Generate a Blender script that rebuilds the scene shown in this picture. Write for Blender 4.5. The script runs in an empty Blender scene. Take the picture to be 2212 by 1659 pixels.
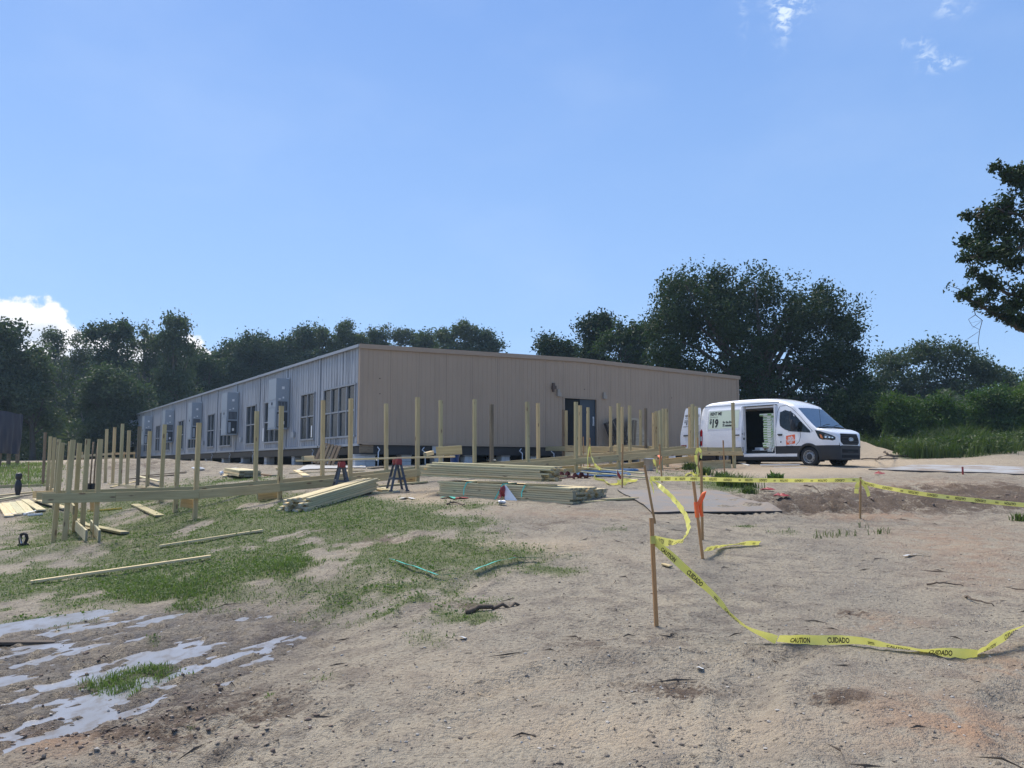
import bpy, bmesh, math, random
import numpy as np
from mathutils import Vector, Matrix, Quaternion

# ------------------------------------------------------------------ camera, world, sun, exposure
SC = bpy.context.scene
COL = SC.collection
EYE = 1.6
FPX = 1772.0                       # focal length of the photograph in pixels of a 2212 px wide frame
PITCH = math.atan(174.5 / FPX)
cam_d = bpy.data.cameras.new('camera')
cam_d.sensor_width = 36.0
cam_d.lens = 36.0 * FPX / 2212.0
cam_d.clip_end = 3000.0
cam = bpy.data.objects.new('camera', cam_d)
cam.location = (0, 0, EYE)
cam.rotation_euler = (math.pi / 2 + PITCH, 0, 0)
COL.objects.link(cam)
SC.camera = cam

SUN_EL, SUN_ROT = math.radians(60), math.radians(-38)
W = bpy.data.worlds.new('World')
SC.world = W
W.use_nodes = True
wt = W.node_tree
wt.nodes.clear()


class NX:
    """tiny helper to write node maths as expressions"""
    def __init__(s, tree): s.t = tree
    def n(s, typ, **kw):
        nd = s.t.nodes.new(typ)
        for k, v in kw.items():
            setattr(nd, k, v)
        return nd
    def put(s, sock, v):
        if hasattr(v, 'is_linked') or hasattr(v, 'links'):
            s.t.links.new(v, sock)
        else:
            sock.default_value = v
    def m(s, op, a, b=None, c=None, clamp=False):
        nd = s.n('ShaderNodeMath', operation=op)
        nd.use_clamp = clamp
        s.put(nd.inputs[0], a)
        if b is not None: s.put(nd.inputs[1], b)
        if c is not None: s.put(nd.inputs[2], c)
        return nd.outputs[0]
    def vm(s, op, a, b=None):
        nd = s.n('ShaderNodeVectorMath', operation=op)
        s.put(nd.inputs[0], a)
        if b is not None: s.put(nd.inputs[1], b)
        return nd.outputs[0]
    def step(s, v, lo, hi, a=0.0, b=1.0):
        nd = s.n('ShaderNodeMapRange', interpolation_type='SMOOTHSTEP')
        s.put(nd.inputs[0], v)
        nd.inputs[1].default_value = lo; nd.inputs[2].default_value = hi
        nd.inputs[3].default_value = a; nd.inputs[4].default_value = b
        return nd.outputs[0]
    def noise(s, vec, scale, detail=3.0, rough=0.55, dist=0.0, dim='3D'):
        nd = s.n('ShaderNodeTexNoise', noise_dimensions=dim)
        if vec is not None: s.t.links.new(vec, nd.inputs['Vector'])
        nd.inputs['Scale'].default_value = scale
        nd.inputs['Detail'].default_value = detail
        nd.inputs['Roughness'].default_value = rough
        nd.inputs['Distortion'].default_value = dist
        return nd.outputs['Fac']
    def mix(s, f, a, b, blend='MIX'):
        nd = s.n('ShaderNodeMix', data_type='RGBA', blend_type=blend)
        s.put(nd.inputs[0], f)
        s.put(nd.inputs[6], a if not isinstance(a, tuple) else (*a, 1)[:4])
        s.put(nd.inputs[7], b if not isinstance(b, tuple) else (*b, 1)[:4])
        return nd.outputs[2]
    def xyz(s, x, y, z):
        nd = s.n('ShaderNodeCombineXYZ')
        for i, v in enumerate((x, y, z)): s.put(nd.inputs[i], v)
        return nd.outputs[0]
    def scale(s, vec, sx, sy, sz):
        return s.vm('MULTIPLY', vec, (sx, sy, sz))


nx = NX(wt)
sky = nx.n('ShaderNodeTexSky', sky_type='NISHITA')
sky.sun_disc = False
sky.sun_elevation = SUN_EL
sky.sun_rotation = SUN_ROT
sky.altitude = 0
sky.air_density = 1.0
sky.dust_density = 0.6
sky.ozone_density = 1.6
tc = nx.n('ShaderNodeTexCoord')
sep = nx.n('ShaderNodeSeparateXYZ')
wt.links.new(tc.outputs['Generated'], sep.inputs[0])
dx, dy, dz = sep.outputs
az = nx.m('ARCTAN2', dx, dy)                     # 0 straight ahead, positive to the east side
el = nx.m('ARCSINE', dz)
sph = nx.xyz(az, el, 0.0)
# heap cloud low above the wood
edge = nx.n('ShaderNodeFloatCurve')
wt.links.new(nx.m('MULTIPLY_ADD', az, 1 / 1.4, 1.4 / 1.4, clamp=True), edge.inputs['Value'])   # az -1.4..0 -> 0..1
cm = edge.mapping
pts = [(-1.4, .10), (-1.15, .17), (-.9, .22), (-.7, .215), (-.556, .208), (-.52, .205), (-.488, .182), (-.462, .160), (-.44, .150), (-.415, .158),
       (-.385, .165), (-.36, .146), (-.344, .125), (-.33, .06), (0, 0)]
while len(cm.curves[0].points) < len(pts):
    cm.curves[0].points.new(0.5, 0.5)
for p, (a, e) in zip(cm.curves[0].points, pts):
    p.location = ((a + 1.4) / 1.4, max(0, e - (.030 if a < -.48 else .012)))
    p.handle_type = 'AUTO_CLAMPED'
cm.update()
bil = nx.noise(sph, 42, 5, .58)
bil2 = nx.noise(sph, 14, 3, .5)
d = nx.m('SUBTRACT', edge.outputs[0], el)
d = nx.m('ADD', d, nx.m('MULTIPLY', nx.m('SUBTRACT', bil, .5), .055))
d = nx.m('ADD', d, nx.m('MULTIPLY', nx.m('SUBTRACT', bil2, .5), .05))
cmask = nx.step(d, 0.0, .010)
shade = nx.noise(nx.vm('ADD', sph, (0.0, .012, 0.0)), 30, 4, .55)
shade = nx.m('MULTIPLY', nx.step(shade, .40, .62), nx.step(d, .01, .05))
ccol = nx.mix(shade, (1.0, 1.0, 1.0), (.62, .72, .86))
# thin wisps high up
wisps = [(.342, .506, .018, .012, 1.1), (.333, .490, .008, .016, .8), (.365, .512, .012, .006, .5), (.288, .509, .005, .024, .3), (.505, .475, .008, .007, .5), (.518, .467, .012, .005, .45),
         (.467, .449, .004, .003, .6), (.464, .443, .007, .003, .35), (.482, .439, .006, .009, .55), (.489, .430, .008, .007, .5), (.502, .419, .016, .005, .9),
         (.9, .45, .05, .02, .5), (-.8, .5, .06, .02, .4)]
wn = nx.noise(nx.scale(sph, 1.0, 1.6, 1.0), 70, 6, .62, .6)
wsum = None
for (a, e, ra, re, k) in wisps:
    qa = nx.m('DIVIDE', nx.m('SUBTRACT', az, a), ra)
    qe = nx.m('DIVIDE', nx.m('SUBTRACT', el, e), re)
    q = nx.m('ADD', nx.m('MULTIPLY', qa, qa), nx.m('MULTIPLY', qe, qe))
    g = nx.m('MULTIPLY', nx.m('POWER', 2.718, nx.m('MULTIPLY', q, -.7)), k)
    wsum = g if wsum is None else nx.m('ADD', wsum, g)
wmask = nx.m('MULTIPLY', wsum, nx.step(wn, .42, .68), clamp=True)
veil = nx.m('MULTIPLY', nx.step(nx.noise(nx.scale(sph, 1.0, 2.0, 1.0), 3.2, 4, .5), .42, .75), .10)
grad = nx.mix(nx.step(el, -.02, .16), (2.75, 4.10, 5.95), (1.95, 3.28, 5.50))
grad = nx.mix(nx.step(el, .10, .75), grad, (.92, 2.02, 4.70))
grad = nx.mix(nx.step(el, .6, 1.5), grad, (.55, 1.35, 3.7))
skyc = nx.mix(.28, grad, nx.mix(1.0, sky.outputs[0], (.85, .90, 1.05), 'MULTIPLY'))
skyc = nx.mix(veil, skyc, (4.6, 5.4, 6.6))
CL = 6.4
ccs = nx.mix(1.0, ccol, (CL, CL, CL * 1.03), 'MULTIPLY')
skyc = nx.mix(cmask, skyc, ccs)
skyc = nx.mix(nx.m('MULTIPLY', wmask, .8), skyc, (5.2, 5.9, 6.6))
bg = nx.n('ShaderNodeBackground')
bg.inputs['Strength'].default_value = 0.071
wt.links.new(skyc, bg.inputs['Color'])
wo = nx.n('ShaderNodeOutputWorld')
wt.links.new(bg.outputs[0], wo.inputs['Surface'])

sun_d = bpy.data.lights.new('sun', 'SUN')
sun_d.energy = 2.3
sun_d.angle = math.radians(34)
sun_d.color = (1.0, .93, .80)
sun = bpy.data.objects.new('sun', sun_d)
sdir = Vector((math.sin(SUN_ROT) * math.cos(SUN_EL), math.cos(SUN_ROT) * math.cos(SUN_EL), math.sin(SUN_EL)))
sun.rotation_euler = (-sdir).to_track_quat('-Z', 'Y').to_euler()
sun.location = (0, 0, 60)
COL.objects.link(sun)
SC.view_settings.view_transform = 'Standard'
SC.view_settings.look = 'None'
SC.view_settings.exposure = 1.3
SC.view_settings.gamma = 1.0
SC.view_settings.use_curve_mapping = False
SC.cycles.max_bounces = 6
SC.cycles.transparent_max_bounces = 6
SC.cycles.volume_bounces = 0
SC.cycles.volume_step_rate = 4.0

rnd = random.Random(7)
rng = np.random.default_rng(7)

# ------------------------------------------------------------------ measuring helpers
def ray(u, v):
    a = (u - 1106.0) / FPX
    b = (829.5 - v) / FPX
    Y = math.cos(PITCH) - b * math.sin(PITCH)
    Z = math.sin(PITCH) + b * math.cos(PITCH)
    return a / Y, Z / Y


def at(u, v, Y):
    """the place seen at photograph position (u, v) that lies Y metres ahead"""
    a, z = ray(u, v)
    return Vector((a * Y, Y, EYE + z * Y))


def uv_of(X, Y, Z):
    """photograph position of places (arrays)"""
    cp, sp = math.cos(PITCH), math.sin(PITCH)
    dz = Z - EYE
    depth = Y * cp + dz * sp
    up = -Y * sp + dz * cp
    return 1106 + FPX * X / depth, 829.5 - FPX * up / depth


def vnoise(x, y, seed=0):
    """value noise with smooth interpolation, arrays, -1..1"""
    x = np.asarray(x, float); y = np.asarray(y, float)
    xi = np.floor(x).astype(np.int64); yi = np.floor(y).astype(np.int64)
    fx = x - xi; fy = y - yi
    fx = fx * fx * fx * (fx * (fx * 6 - 15) + 10); fy = fy * fy * fy * (fy * (fy * 6 - 15) + 10)
    def h(i, j):
        n = (i * 374761393 + j * 668265263 + seed * 1442695041) & 0xFFFFFFFF
        n = ((n ^ (n >> 13)) * 1274126177) & 0xFFFFFFFF
        n = n ^ (n >> 16)
        return (n & 0xFFFF) / 32767.5 - 1.0
    a = h(xi, yi); b = h(xi + 1, yi); c = h(xi, yi + 1); e = h(xi + 1, yi + 1)
    return (a * (1 - fx) + b * fx) * (1 - fy) + (c * (1 - fx) + e * fx) * fy


def fbm(x, y, oct=4, seed=0, gain=.5):
    s = 0; k = 1; f = 1
    for i in range(oct):
        ca, sa = math.cos(1.1 * i), math.sin(1.1 * i)
        s = s + k * vnoise((x * ca - y * sa) * f + 17.3 * i, (x * sa + y * ca) * f - 9.1 * i, seed + i)
        k *= gain; f *= 2.03
    return s


# ------------------------------------------------------------------ lie of the land (heights relative to the eye)
DEP = [0, 4, 6.5, 9, 12, 14, 16, 18, 20, 22, 24, 27, 30, 35, 42, 60, 80, 150]
HT = {
    -500: [-1.6, -1.62, -1.70, -1.75, -1.72, -1.68, -1.62, -1.5, -1.35, -1.2, -1.05, -.82, -.65, -.4, -.1, .2, .3, .4],
    100: [-1.6, -1.62, -1.70, -1.74, -1.68, -1.64, -1.57, -1.45, -1.3, -1.15, -1.0, -.8, -.62, -.35, -.05, .3, .35, .4],
    300: [-1.6, -1.62, -1.68, -1.70, -1.62, -1.58, -1.5, -1.3, -1.1, -.85, -.66, -.52, -.40, -.02, .12, .3, .4, .4],
    500: [-1.6, -1.60, -1.62, -1.57, -1.45, -1.3, -1.12, -.9, -.62, -.44, -.37, -.28, -.16, -.06, .03, .22, .4, .4],
    700: [-1.6, -1.58, -1.55, -1.48, -1.28, -1.08, -.88, -.68, -.45, -.3, -.2, -.12, -.05, -.02, .02, .22, .4, .4],
    1000: [-1.6, -1.57, -1.5, -1.36, -1.06, -.85, -.67, -.56, -.42, -.3, -.2, -.1, -.02, .06, .15, .3, .4, .4],
    1300: [-1.6, -1.56, -1.47, -1.32, -1.05, -.86, -.70, -.63, -.47, -.33, -.2, -.1, -.02, .1, .2, .3, .4, .4],
    1600: [-1.6, -1.56, -1.47, -1.35, -1.15, -1.0, -.84, -.67, -.51, -.37, -.25, -.12, -.03, .08, .18, .3, .4, .4],
    1900: [-1.6, -1.56, -1.48, -1.37, -1.2, -1.1, -.98, -.82, -.66, -.5, -.36, -.2, -.03, .15, .35, .5, .6, .6],
    2212: [-1.6, -1.56, -1.48, -1.38, -1.22, -1.12, -1.0, -.84, -.68, -.52, -.38, -.18, .05, .55, .95, 1.2, 1.2, 1.0],
    2800: [-1.6, -1.56, -1.48, -1.38, -1.22, -1.12, -1.0, -.84, -.68, -.52, -.38, -.18, .05, .55, .95, 1.2, 1.2, 1.0],
}
_cu = np.array(sorted(HT)); _ca = (_cu - 1106.0) / FPX
_dg = np.arange(0, 150.01, .25)
_ag = np.linspace(_ca[0], _ca[-1], 240)
_tab = np.array([np.interp(_dg, DEP, HT[c]) for c in _cu])
_kk = np.hanning(15); _kk /= _kk.sum()
_tab = np.array([np.convolve(np.pad(r, 7, mode='edge'), _kk, 'valid') for r in _tab])
TAB = np.array([np.interp(_ag, _ca, _tab[:, j]) for j in range(len(_dg))]).T      # [azimuth, depth]
_k2 = np.hanning(25); _k2 /= _k2.sum()
TAB = np.array([np.convolve(np.pad(c, 12, mode='edge'), _k2, 'valid') for c in TAB.T]).T

POOL = (-3.72, 7.1)                     # middle of the wet ruts
POOL_Z = EYE - 1.685
_rd = np.array([.30, .954])


def ground_np(X, Y):
    X = np.asarray(X, float); Y = np.asarray(Y, float)
    Yc = np.clip(Y, .4, 149.9)
    a = np.clip(X / np.maximum(Yc, 1.0), _ca[0], _ca[-1] - 1e-6)
    # near the camera the columns run together
    ia = (a - _ag[0]) / (_ag[1] - _ag[0]); i0 = np.clip(np.floor(ia).astype(int), 0, 238); fa = ia - i0
    jd = Yc / .25; j0 = np.clip(np.floor(jd).astype(int), 0, len(_dg) - 2); fd = jd - j0
    h = (TAB[i0, j0] * (1 - fa) + TAB[i0 + 1, j0] * fa) * (1 - fd) + (TAB[i0, j0 + 1] * (1 - fa) + TAB[i0 + 1, j0 + 1] * fa) * fd
    z = EYE + h
    # sand heap behind the van
    r = np.hypot((X - 13.6) / 4.4, (Y - 37.5) / 4.0)
    z = z + 2.0 * np.clip(1 - r, 0, 1) ** 1.15 * (1 + .15 * fbm(X * .9, Y * .9, 3, 61))
    # bank of dug earth along the grey wall
    r = np.abs((X + 10.6) * .836 + (Y - 30.2) * .548) / 1.9
    along = -(X + 9.5) * .548 + (Y - 31) * .836
    z = z + .13 * np.exp(-r * r) * np.clip((along + 2) / 4, 0, 1) * np.clip((40 - along) / 8, 0, 1) * (1 + .6 * fbm(X * 1.3, Y * 1.3, 3, 71))
    # little heap by the corner posts
    r = np.hypot((X + 7.6) / 1.5, (Y - 14.9) / .8)
    z = z + .22 * np.exp(-r * r * 1.6)
    # swells and lumps
    near = np.clip((30 - Y) / 25, .25, 1)
    z = z + .030 * fbm(X * .55, Y * .55, 3, 5) * np.clip(Y / 6, 0, 1)
    rough = rough_np(X, Y)
    z = z + tracks_np(X, Y)
    z = z + rough * (.023 * fbm(X * 2.6, Y * 2.6, 3, 11) + .016 * np.abs(fbm(X * 6.3, Y * 6.3, 3, 23)))
    # churned wet ruts: flattened level with streaks that run with the wheel tracks
    w = pool_w(X, Y)
    s = (X - POOL[0]) * _rd[0] + (Y - POOL[1]) * _rd[1]
    t = (X - POOL[0]) * _rd[1] - (Y - POOL[1]) * _rd[0]
    streak = .034 * fbm(t * 2.2 + 3, s * .5, 3, 31) + .028 * fbm(t * 5.5, s * 1.8, 3, 37) + .024 * fbm(t * 13, s * 7, 3, 39) + .012 * fbm(t * 24, s * 15, 2, 41)
    z = z * (1 - w) + w * (POOL_Z + .010 + streak + .06 * np.clip(s / 2.6 - .95, 0, 1) + .06 * np.clip(t - 1.7, 0, 2))
    return z


TRACKS = [([(-1.6, 3.9), (-1.05, 4.6), (-.62, 5.3), (-.02, 5.8), (.87, 6.3), (2.2, 6.6), (4.0, 6.7)], .16, .030),
          ([(1.2, 3.9), (1.26, 4.35), (1.31, 4.9), (1.6, 5.7), (2.2, 6.5), (3.4, 7.3), (5.2, 7.8)], .15, .032),
          ([(-2.2, 3.9), (-2.1, 4.35), (-1.97, 5.1), (-1.63, 5.95), (-1.33, 6.8), (-.95, 8.2), (-.3, 9.8), (.9, 11.2)], .17, .034),
          ([(2.6, 3.9), (2.75, 4.6), (3.2, 5.4), (4.1, 6.1), (5.5, 6.6)], .15, .026),
          ([(3.5, 15.2), (6.0, 15.9), (9.0, 16.1), (13.0, 16.0)], .35, .045), ([(3.8, 17.4), (6.5, 17.9), (9.5, 18.0), (14.0, 17.6)], .35, .04), ([(5.0, 16.7), (9.0, 17.0), (13.0, 16.8)], .28, .035)]
_dent = np.random.default_rng(17)
DENTS = [(float(_dent.uniform(-3.2, 3.6)), float(4.0 + 5.0 * _dent.random() ** 1.3), float(_dent.uniform(0, 3.14)), float(_dent.uniform(.7, 1.3))) for _ in range(70)]
DENTS += [(float(_dent.uniform(-5, 6)), float(_dent.uniform(9, 14)), float(_dent.uniform(0, 3.14)), float(_dent.uniform(.8, 1.4))) for _ in range(50)]


def tracks_np(X, Y):
    z = np.zeros(np.shape(X))
    sel = (Y > 3.4) & (Y < 20) & (np.abs(X) < 15)
    if not np.any(sel): return z
    x, y = X[sel], Y[sel]
    out = np.zeros(len(x))
    for pts, w, dep in TRACKS:
        lo = np.min(pts, 0) - 1.0; hi = np.max(pts, 0) + 1.0
        m = (x > lo[0]) & (x < hi[0]) & (y > lo[1]) & (y < hi[1])
        if not np.any(m): continue
        xx, yy = x[m], y[m]
        best = np.full(len(xx), 9.0); arc = np.zeros(len(xx)); acc = 0.0
        for (ax, ay), (bx, by) in zip(pts, pts[1:]):
            L = math.hypot(bx - ax, by - ay)
            t = np.clip(((xx - ax) * (bx - ax) + (yy - ay) * (by - ay)) / (L * L), 0, 1)
            d = np.hypot(xx - ax - t * (bx - ax), yy - ay - t * (by - ay))
            k = d < best
            best = np.where(k, d, best); arc = np.where(k, acc + t * L, arc); acc += L
        best = best + .04 * fbm(xx * 1.3, yy * 1.3, 2, 91)
        brk = np.clip(.7 + 1.2 * fbm(xx * .7, yy * .7, 2, 92), 0, 1)
        q = best / w
        out[m] += brk * dep * (-np.exp(-q ** 4) + .75 * np.exp(-((q - 1.5) / .45) ** 2) + .35 * np.exp(-q ** 4) * np.sin(arc * 2 * math.pi / .17 + q * 2.5))
    for (cx, cy, th, k) in DENTS:
        m = (np.abs(x - cx) < .4) & (np.abs(y - cy) < .4)
        if not np.any(m): continue
        a = (x[m] - cx) * math.cos(th) + (y[m] - cy) * math.sin(th); b = -(x[m] - cx) * math.sin(th) + (y[m] - cy) * math.cos(th)
        q = np.hypot(a / (.15 * k), b / (.06 * k))
        out[m] += .022 * k * (-np.exp(-q ** 3) + .6 * np.exp(-((q - 1.35) / .4) ** 2))
    z[sel] = out
    return z


def pool_w(X, Y):
    s = (X - POOL[0]) * _rd[0] + (Y - POOL[1]) * _rd[1]
    t = (X - POOL[0]) * _rd[1] - (Y - POOL[1]) * _rd[0]
    r = np.hypot(s / 3.6, (t - .05) / 2.25)
    return np.clip((1.15 - r) / .45, 0, 1) ** 1.5


BLOBS_ROUGH = [(1950, 1080, 330, 36, 2.2), (2150, 1060, 200, 34, 1.8), (1780, 1095, 120, 22, 2.0), (300, 1195, 120, 30, 2.0), (150, 1610, 260, 60, 2.8), (420, 1570, 250, 60, 2.0), (560, 1480, 200, 50, 1.3),
               (1450, 1500, 90, 25, 1.2), (1880, 1330, 60, 12, 1.6), (2150, 1480, 120, 50, 1.3), (500, 1130, 100, 20, 1.2), (350, 1010, 160, 14, 2.0)]
GRASS = [(560, 1150, 360, 62, .62), (280, 1230, 280, 60, .55), (900, 1260, 260, 90, .28), (60, 1300, 160, 60, .45), (520, 1130, 170, 45, 1.1), (640, 1150, 240, 45, 1.1), (840, 1128, 150, 30, .9), (470, 1215, 190, 36, 1.05), (630, 1228, 80, 16, 1.5), (330, 1285, 100, 26, 1.2), (390, 1262, 120, 30, 1.2),
         (60, 1180, 90, 30, .75), (40, 1320, 100, 34, .9), (240, 1262, 150, 30, .8), (700, 1270, 150, 36, .55), (950, 1292, 130, 28, .55), (1010, 1340, 90, 14, .6), (930, 1395, 70, 20, .45),
         (1000, 1205, 200, 22, .62), (1200, 1237, 60, 9, .75), (880, 1180, 80, 18, .7), (1015, 1128, 50, 10, 1.0), (45, 1026, 75, 20, 1.6), (240, 1482, 75, 16, 1.3), (330, 1450, 70, 14, .8), (560, 1045, 90, 12, .9),
         (1560, 1042, 62, 11, 1.0), (1475, 1022, 44, 7, 1.0), (1585, 1055, 50, 8, .8), (1610, 1068, 28, 6, .7), (580, 1508, 14, 9, 1.2), (412, 1590, 14, 9, 1.0), (450, 1075, 120, 30, .7), (760, 1215, 60, 12, .9),
         (1050, 1095, 80, 12, .55), (100, 1115, 60, 22, .6), (160, 1130, 90, 40, .6), (260, 1090, 70, 24, .65), (700, 1470, 60, 20, .3), (330, 1390, 20, 6, .5), (1610, 1138, 22, 4, .7), (1750, 1150, 120, 10, .32),
         (680, 1095, 90, 20, .8), (860, 1320, 80, 20, .5), (1330, 1150, 40, 6, .4)]
DARK = [(1950, 1082, 300, 26, 1.0), (2160, 1075, 160, 26, .8), (1780, 1092, 110, 14, .9), (1470, 1500, 70, 18, .95), (1810, 1520, 70, 17, .85), (1850, 1330, 40, 8, .6), (300, 1600, 170, 45, .55), (460, 1530, 190, 50, .6),
        (700, 1440, 200, 60, .20), (1380, 1330, 500, 110, .16), (1330, 1500, 120, 40, .18), (330, 1178, 90, 22, .5), (760, 1140, 60, 10, .5), (800, 1165, 160, 22, .4), (1010, 1310, 70, 12, .5), (1550, 1420, 240, 60, .10),
        (600, 1340, 220, 40, .25), (1190, 1130, 100, 12, .3), (300, 1010, 160, 12, .4), (30, 1110, 60, 16, .4), (1260, 1400, 90, 30, .2)]
PALE = [(940, 1190, 160, 22, 1.0), (900, 1075, 80, 18, .9), (1000, 1100, 120, 16, .5), (240, 1185, 70, 12, 1.0), (60, 1130, 60, 10, .6), (1050, 1470, 300, 60, .35), (1250, 1590, 350, 60, .5), (1700, 1585, 300, 50, .45), (2000, 1000, 300, 22, .6),
        (1850, 975, 90, 40, 1.0), (120, 992, 140, 12, .9), (1650, 1020, 160, 12, .8), (1400, 1210, 90, 20, .3), (1180, 1180, 120, 20, .7), (700, 1012, 60, 6, .4)]
RED = [(2100, 1590, 160, 50, .9), (2170, 1440, 70, 40, .7), (1950, 1530, 160, 70, .4), (150, 1610, 140, 36, .9), (1900, 1118, 120, 10, .8), (2050, 1165, 160, 30, .5), (2120, 1230, 120, 50, .45), (1450, 1010, 160, 8, .8), (1900, 1350, 100, 20, .6),
       (1250, 1110, 160, 12, .4), (330, 1180, 60, 10, .5), (2000, 1050, 250, 14, .5)]


def blobs(u, v, lst):
    s = np.zeros(np.shape(u))
    for (cu, cv, ru, rv, k) in lst:
        s = s + k * np.exp(-((u - cu) / ru) ** 2 - ((v - cv) / rv) ** 2)
    return s


def flat_uv(X, Y):
    Yc = np.clip(Y, 1.0, 149)
    h = -1.55 * np.clip(1 - (Yc - 8) / 22, 0, 1)
    a = np.clip(X / Yc, _ca[0], _ca[-1] - 1e-6)
    ia = (a - _ag[0]) / (_ag[1] - _ag[0]); i0 = np.clip(np.floor(ia).astype(int), 0, 238)
    j0 = np.clip(np.floor(Yc / .25).astype(int), 0, len(_dg) - 2)
    return uv_of(X, Yc, EYE + TAB[i0, j0])


def rough_np(X, Y):
    u, v = flat_uv(X, Y)
    return .55 + blobs(u, v, BLOBS_ROUGH)


def G(x, y):
    return float(ground_np(np.array([x]), np.array([y]))[0])


def hit(u, v, y0=3.0, y1=130.0):
    """where the sight line through (u, v) meets the ground"""
    a, k = ray(u, v)
    ys = y0 * (y1 / y0) ** np.linspace(0, 1, 500)
    f = EYE + k * ys - ground_np(a * ys, ys)
    idx = np.nonzero(f < 0)[0]
    if len(idx) == 0 or idx[0] == 0:
        y = ys[-1] if len(idx) == 0 else ys[0]
    else:
        i = idx[0]
        t = f[i - 1] / (f[i - 1] - f[i])
        y = ys[i - 1] + t * (ys[i] - ys[i - 1])
    return Vector((a * y, y, G(a * y, y)))


# ------------------------------------------------------------------ materials
def new_mat(name):
    m = bpy.data.materials.new(name)
    m.use_nodes = True
    t = m.node_tree
    t.nodes.clear()
    n = NX(t)
    out = n.n('ShaderNodeOutputMaterial')
    b = n.n('ShaderNodeBsdfPrincipled')
    t.links.new(b.outputs[0], out.inputs[0])
    return m, n, b, out


def bump(n, b, h, strength=.3, dist=.02):
    bp = n.n('ShaderNodeBump')
    bp.inputs['Strength'].default_value = strength
    bp.inputs['Distance'].default_value = dist
    n.t.links.new(h, bp.inputs['Height'])
    n.t.links.new(bp.outputs[0], b.inputs['Normal'])


MATS = {}


def plain(name, col, rough=.6, metal=0.0, var=.12, scale=6.0, coat=0.0, bumpk=0.0, spec=None):
    """a surface of one colour with slight uneven wear"""
    m, n, b, out = new_mat(name)
    tcx = n.n('ShaderNodeTexCoord')
    f = n.noise(tcx.outputs['Object'], scale, 4, .6)
    oi = n.n('ShaderNodeObjectInfo')
    k = n.m('ADD', n.m('MULTIPLY', n.m('SUBTRACT', f, .5), var * 2), n.m('MULTIPLY', n.m('SUBTRACT', oi.outputs['Random'], .5), var * .6))
    k = n.m('ADD', k, 1.0)
    c = n.vm('SCALE', (col[0], col[1], col[2]))
    c.node.inputs['Scale'].default_value = 1
    n.t.links.new(k, c.node.inputs['Scale'])
    n.t.links.new(c, b.inputs['Base Color'])
    n.put(b.inputs['Roughness'], n.m('ADD', n.m('MULTIPLY', f, .2), rough - .1, clamp=True))
    b.inputs['Metallic'].default_value = metal
    if coat: b.inputs['Coat Weight'].default_value = coat
    if spec is not None: b.inputs['Specular IOR Level'].default_value = spec
    if bumpk: bump(n, b, n.noise(tcx.outputs['Object'], scale * 6, 4, .6), bumpk, .01)
    MATS[name] = m
    return m


def wood(name, c1, c2, knot=(.16, .10, .06), end=None, stain=.35):
    """sawn timber, grain along the local X axis"""
    m, n, b, out = new_mat(name)
    tcx = n.n('ShaderNodeTexCoord')
    oi = n.n('ShaderNodeObjectInfo')
    off = n.m('MULTIPLY', oi.outputs['Random'], 37.0)
    p = n.vm('ADD', tcx.outputs['Object'], n.xyz(off, n.m('MULTIPLY', off, 1.7), off))
    g = n.noise(n.scale(p, 1.6, 26, 26), 1.0, 4, .6, .4)
    broad = n.noise(n.scale(p, .8, 4, 4), 1.0, 3, .5)
    c = n.mix(n.step(g, .3, .7), c1, c2)
    tint = n.mix(oi.outputs['Random'], (.86, .87, .74), (1.22, 1.03, .80))
    c = n.mix(1.0, c, tint, 'MULTIPLY')
    c = n.mix(n.m('MULTIPLY', n.step(broad, .5, .72), stain), c, (c2[0] * .72, c2[1] * .66, c2[2] * .6))
    vo = n.n('ShaderNodeTexVoronoi')
    n.t.links.new(n.scale(p, 2.2, 7, 7), vo.inputs['Vector'])
    vo.inputs['Scale'].default_value = 1.0
    kn = n.step(vo.outputs['Distance'], .10, .17, 1.0, 0.0)
    c = n.mix(n.m('MULTIPLY', kn, .8), c, knot)
    n.t.links.new(c, b.inputs['Base Color'])
    b.inputs['Roughness'].default_value = .75
    b.inputs['Specular IOR Level'].default_value = .25
    bump(n, b, g, .25, .004)
    MATS[name] = m
    return m


wood('timber', (.50, .445, .30), (.39, .335, .215))
wood('timber_dark', (.085, .075, .072), (.05, .045, .045), stain=.5)
wood('timber_pale', (.62, .57, .42), (.51, .46, .33), stain=.2)
wood('timber_old', (.24, .20, .16), (.15, .125, .10), stain=.5)
wood('stake_wood', (.46, .30, .17), (.36, .22, .12), stain=.3)
plain('end_grain', (.26, .25, .18), .9, var=.3, scale=22, bumpk=.3)
plain('end_pale', (.46, .44, .36), .9, var=.3, scale=22, bumpk=.3)
plain('block', (.50, .50, .49), .9, var=.14, scale=9, bumpk=.4)
plain('black_steel', (.018, .019, .022), .45, var=.4, scale=3)
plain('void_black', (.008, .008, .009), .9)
plain('tan_trim', (.345, .255, .178), .55, var=.08)
plain('grey_trim', (.30, .325, .355), .5, var=.14, scale=5)
plain('galv', (.42, .45, .48), .4, metal=.3, var=.18)
plain('white_paint', (.78, .79, .80), .5, var=.05)
plain('window_frame', (.25, .27, .295), .5, var=.1)
plain('unit_grey', (.30, .345, .39), .5, var=.05, scale=2)
plain('unit_dark', (.035, .042, .052), .5, var=.3)
plain('label_white', (.75, .76, .76), .6, var=.05)
plain('van_white', (.80, .81, .83), .28, var=.02, scale=2, coat=.5)
plain('van_black', (.020, .022, .026), .55, var=.15, scale=8)
plain('rubber', (.014, .014, .015), .8, var=.3, scale=20)
plain('rim', (.34, .35, .36), .4, metal=.5, var=.12)
plain('chrome', (.75, .77, .80), .15, metal=.9, var=.03)
plain('lamp_red', (.28, .012, .016), .25, var=.1)
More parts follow.
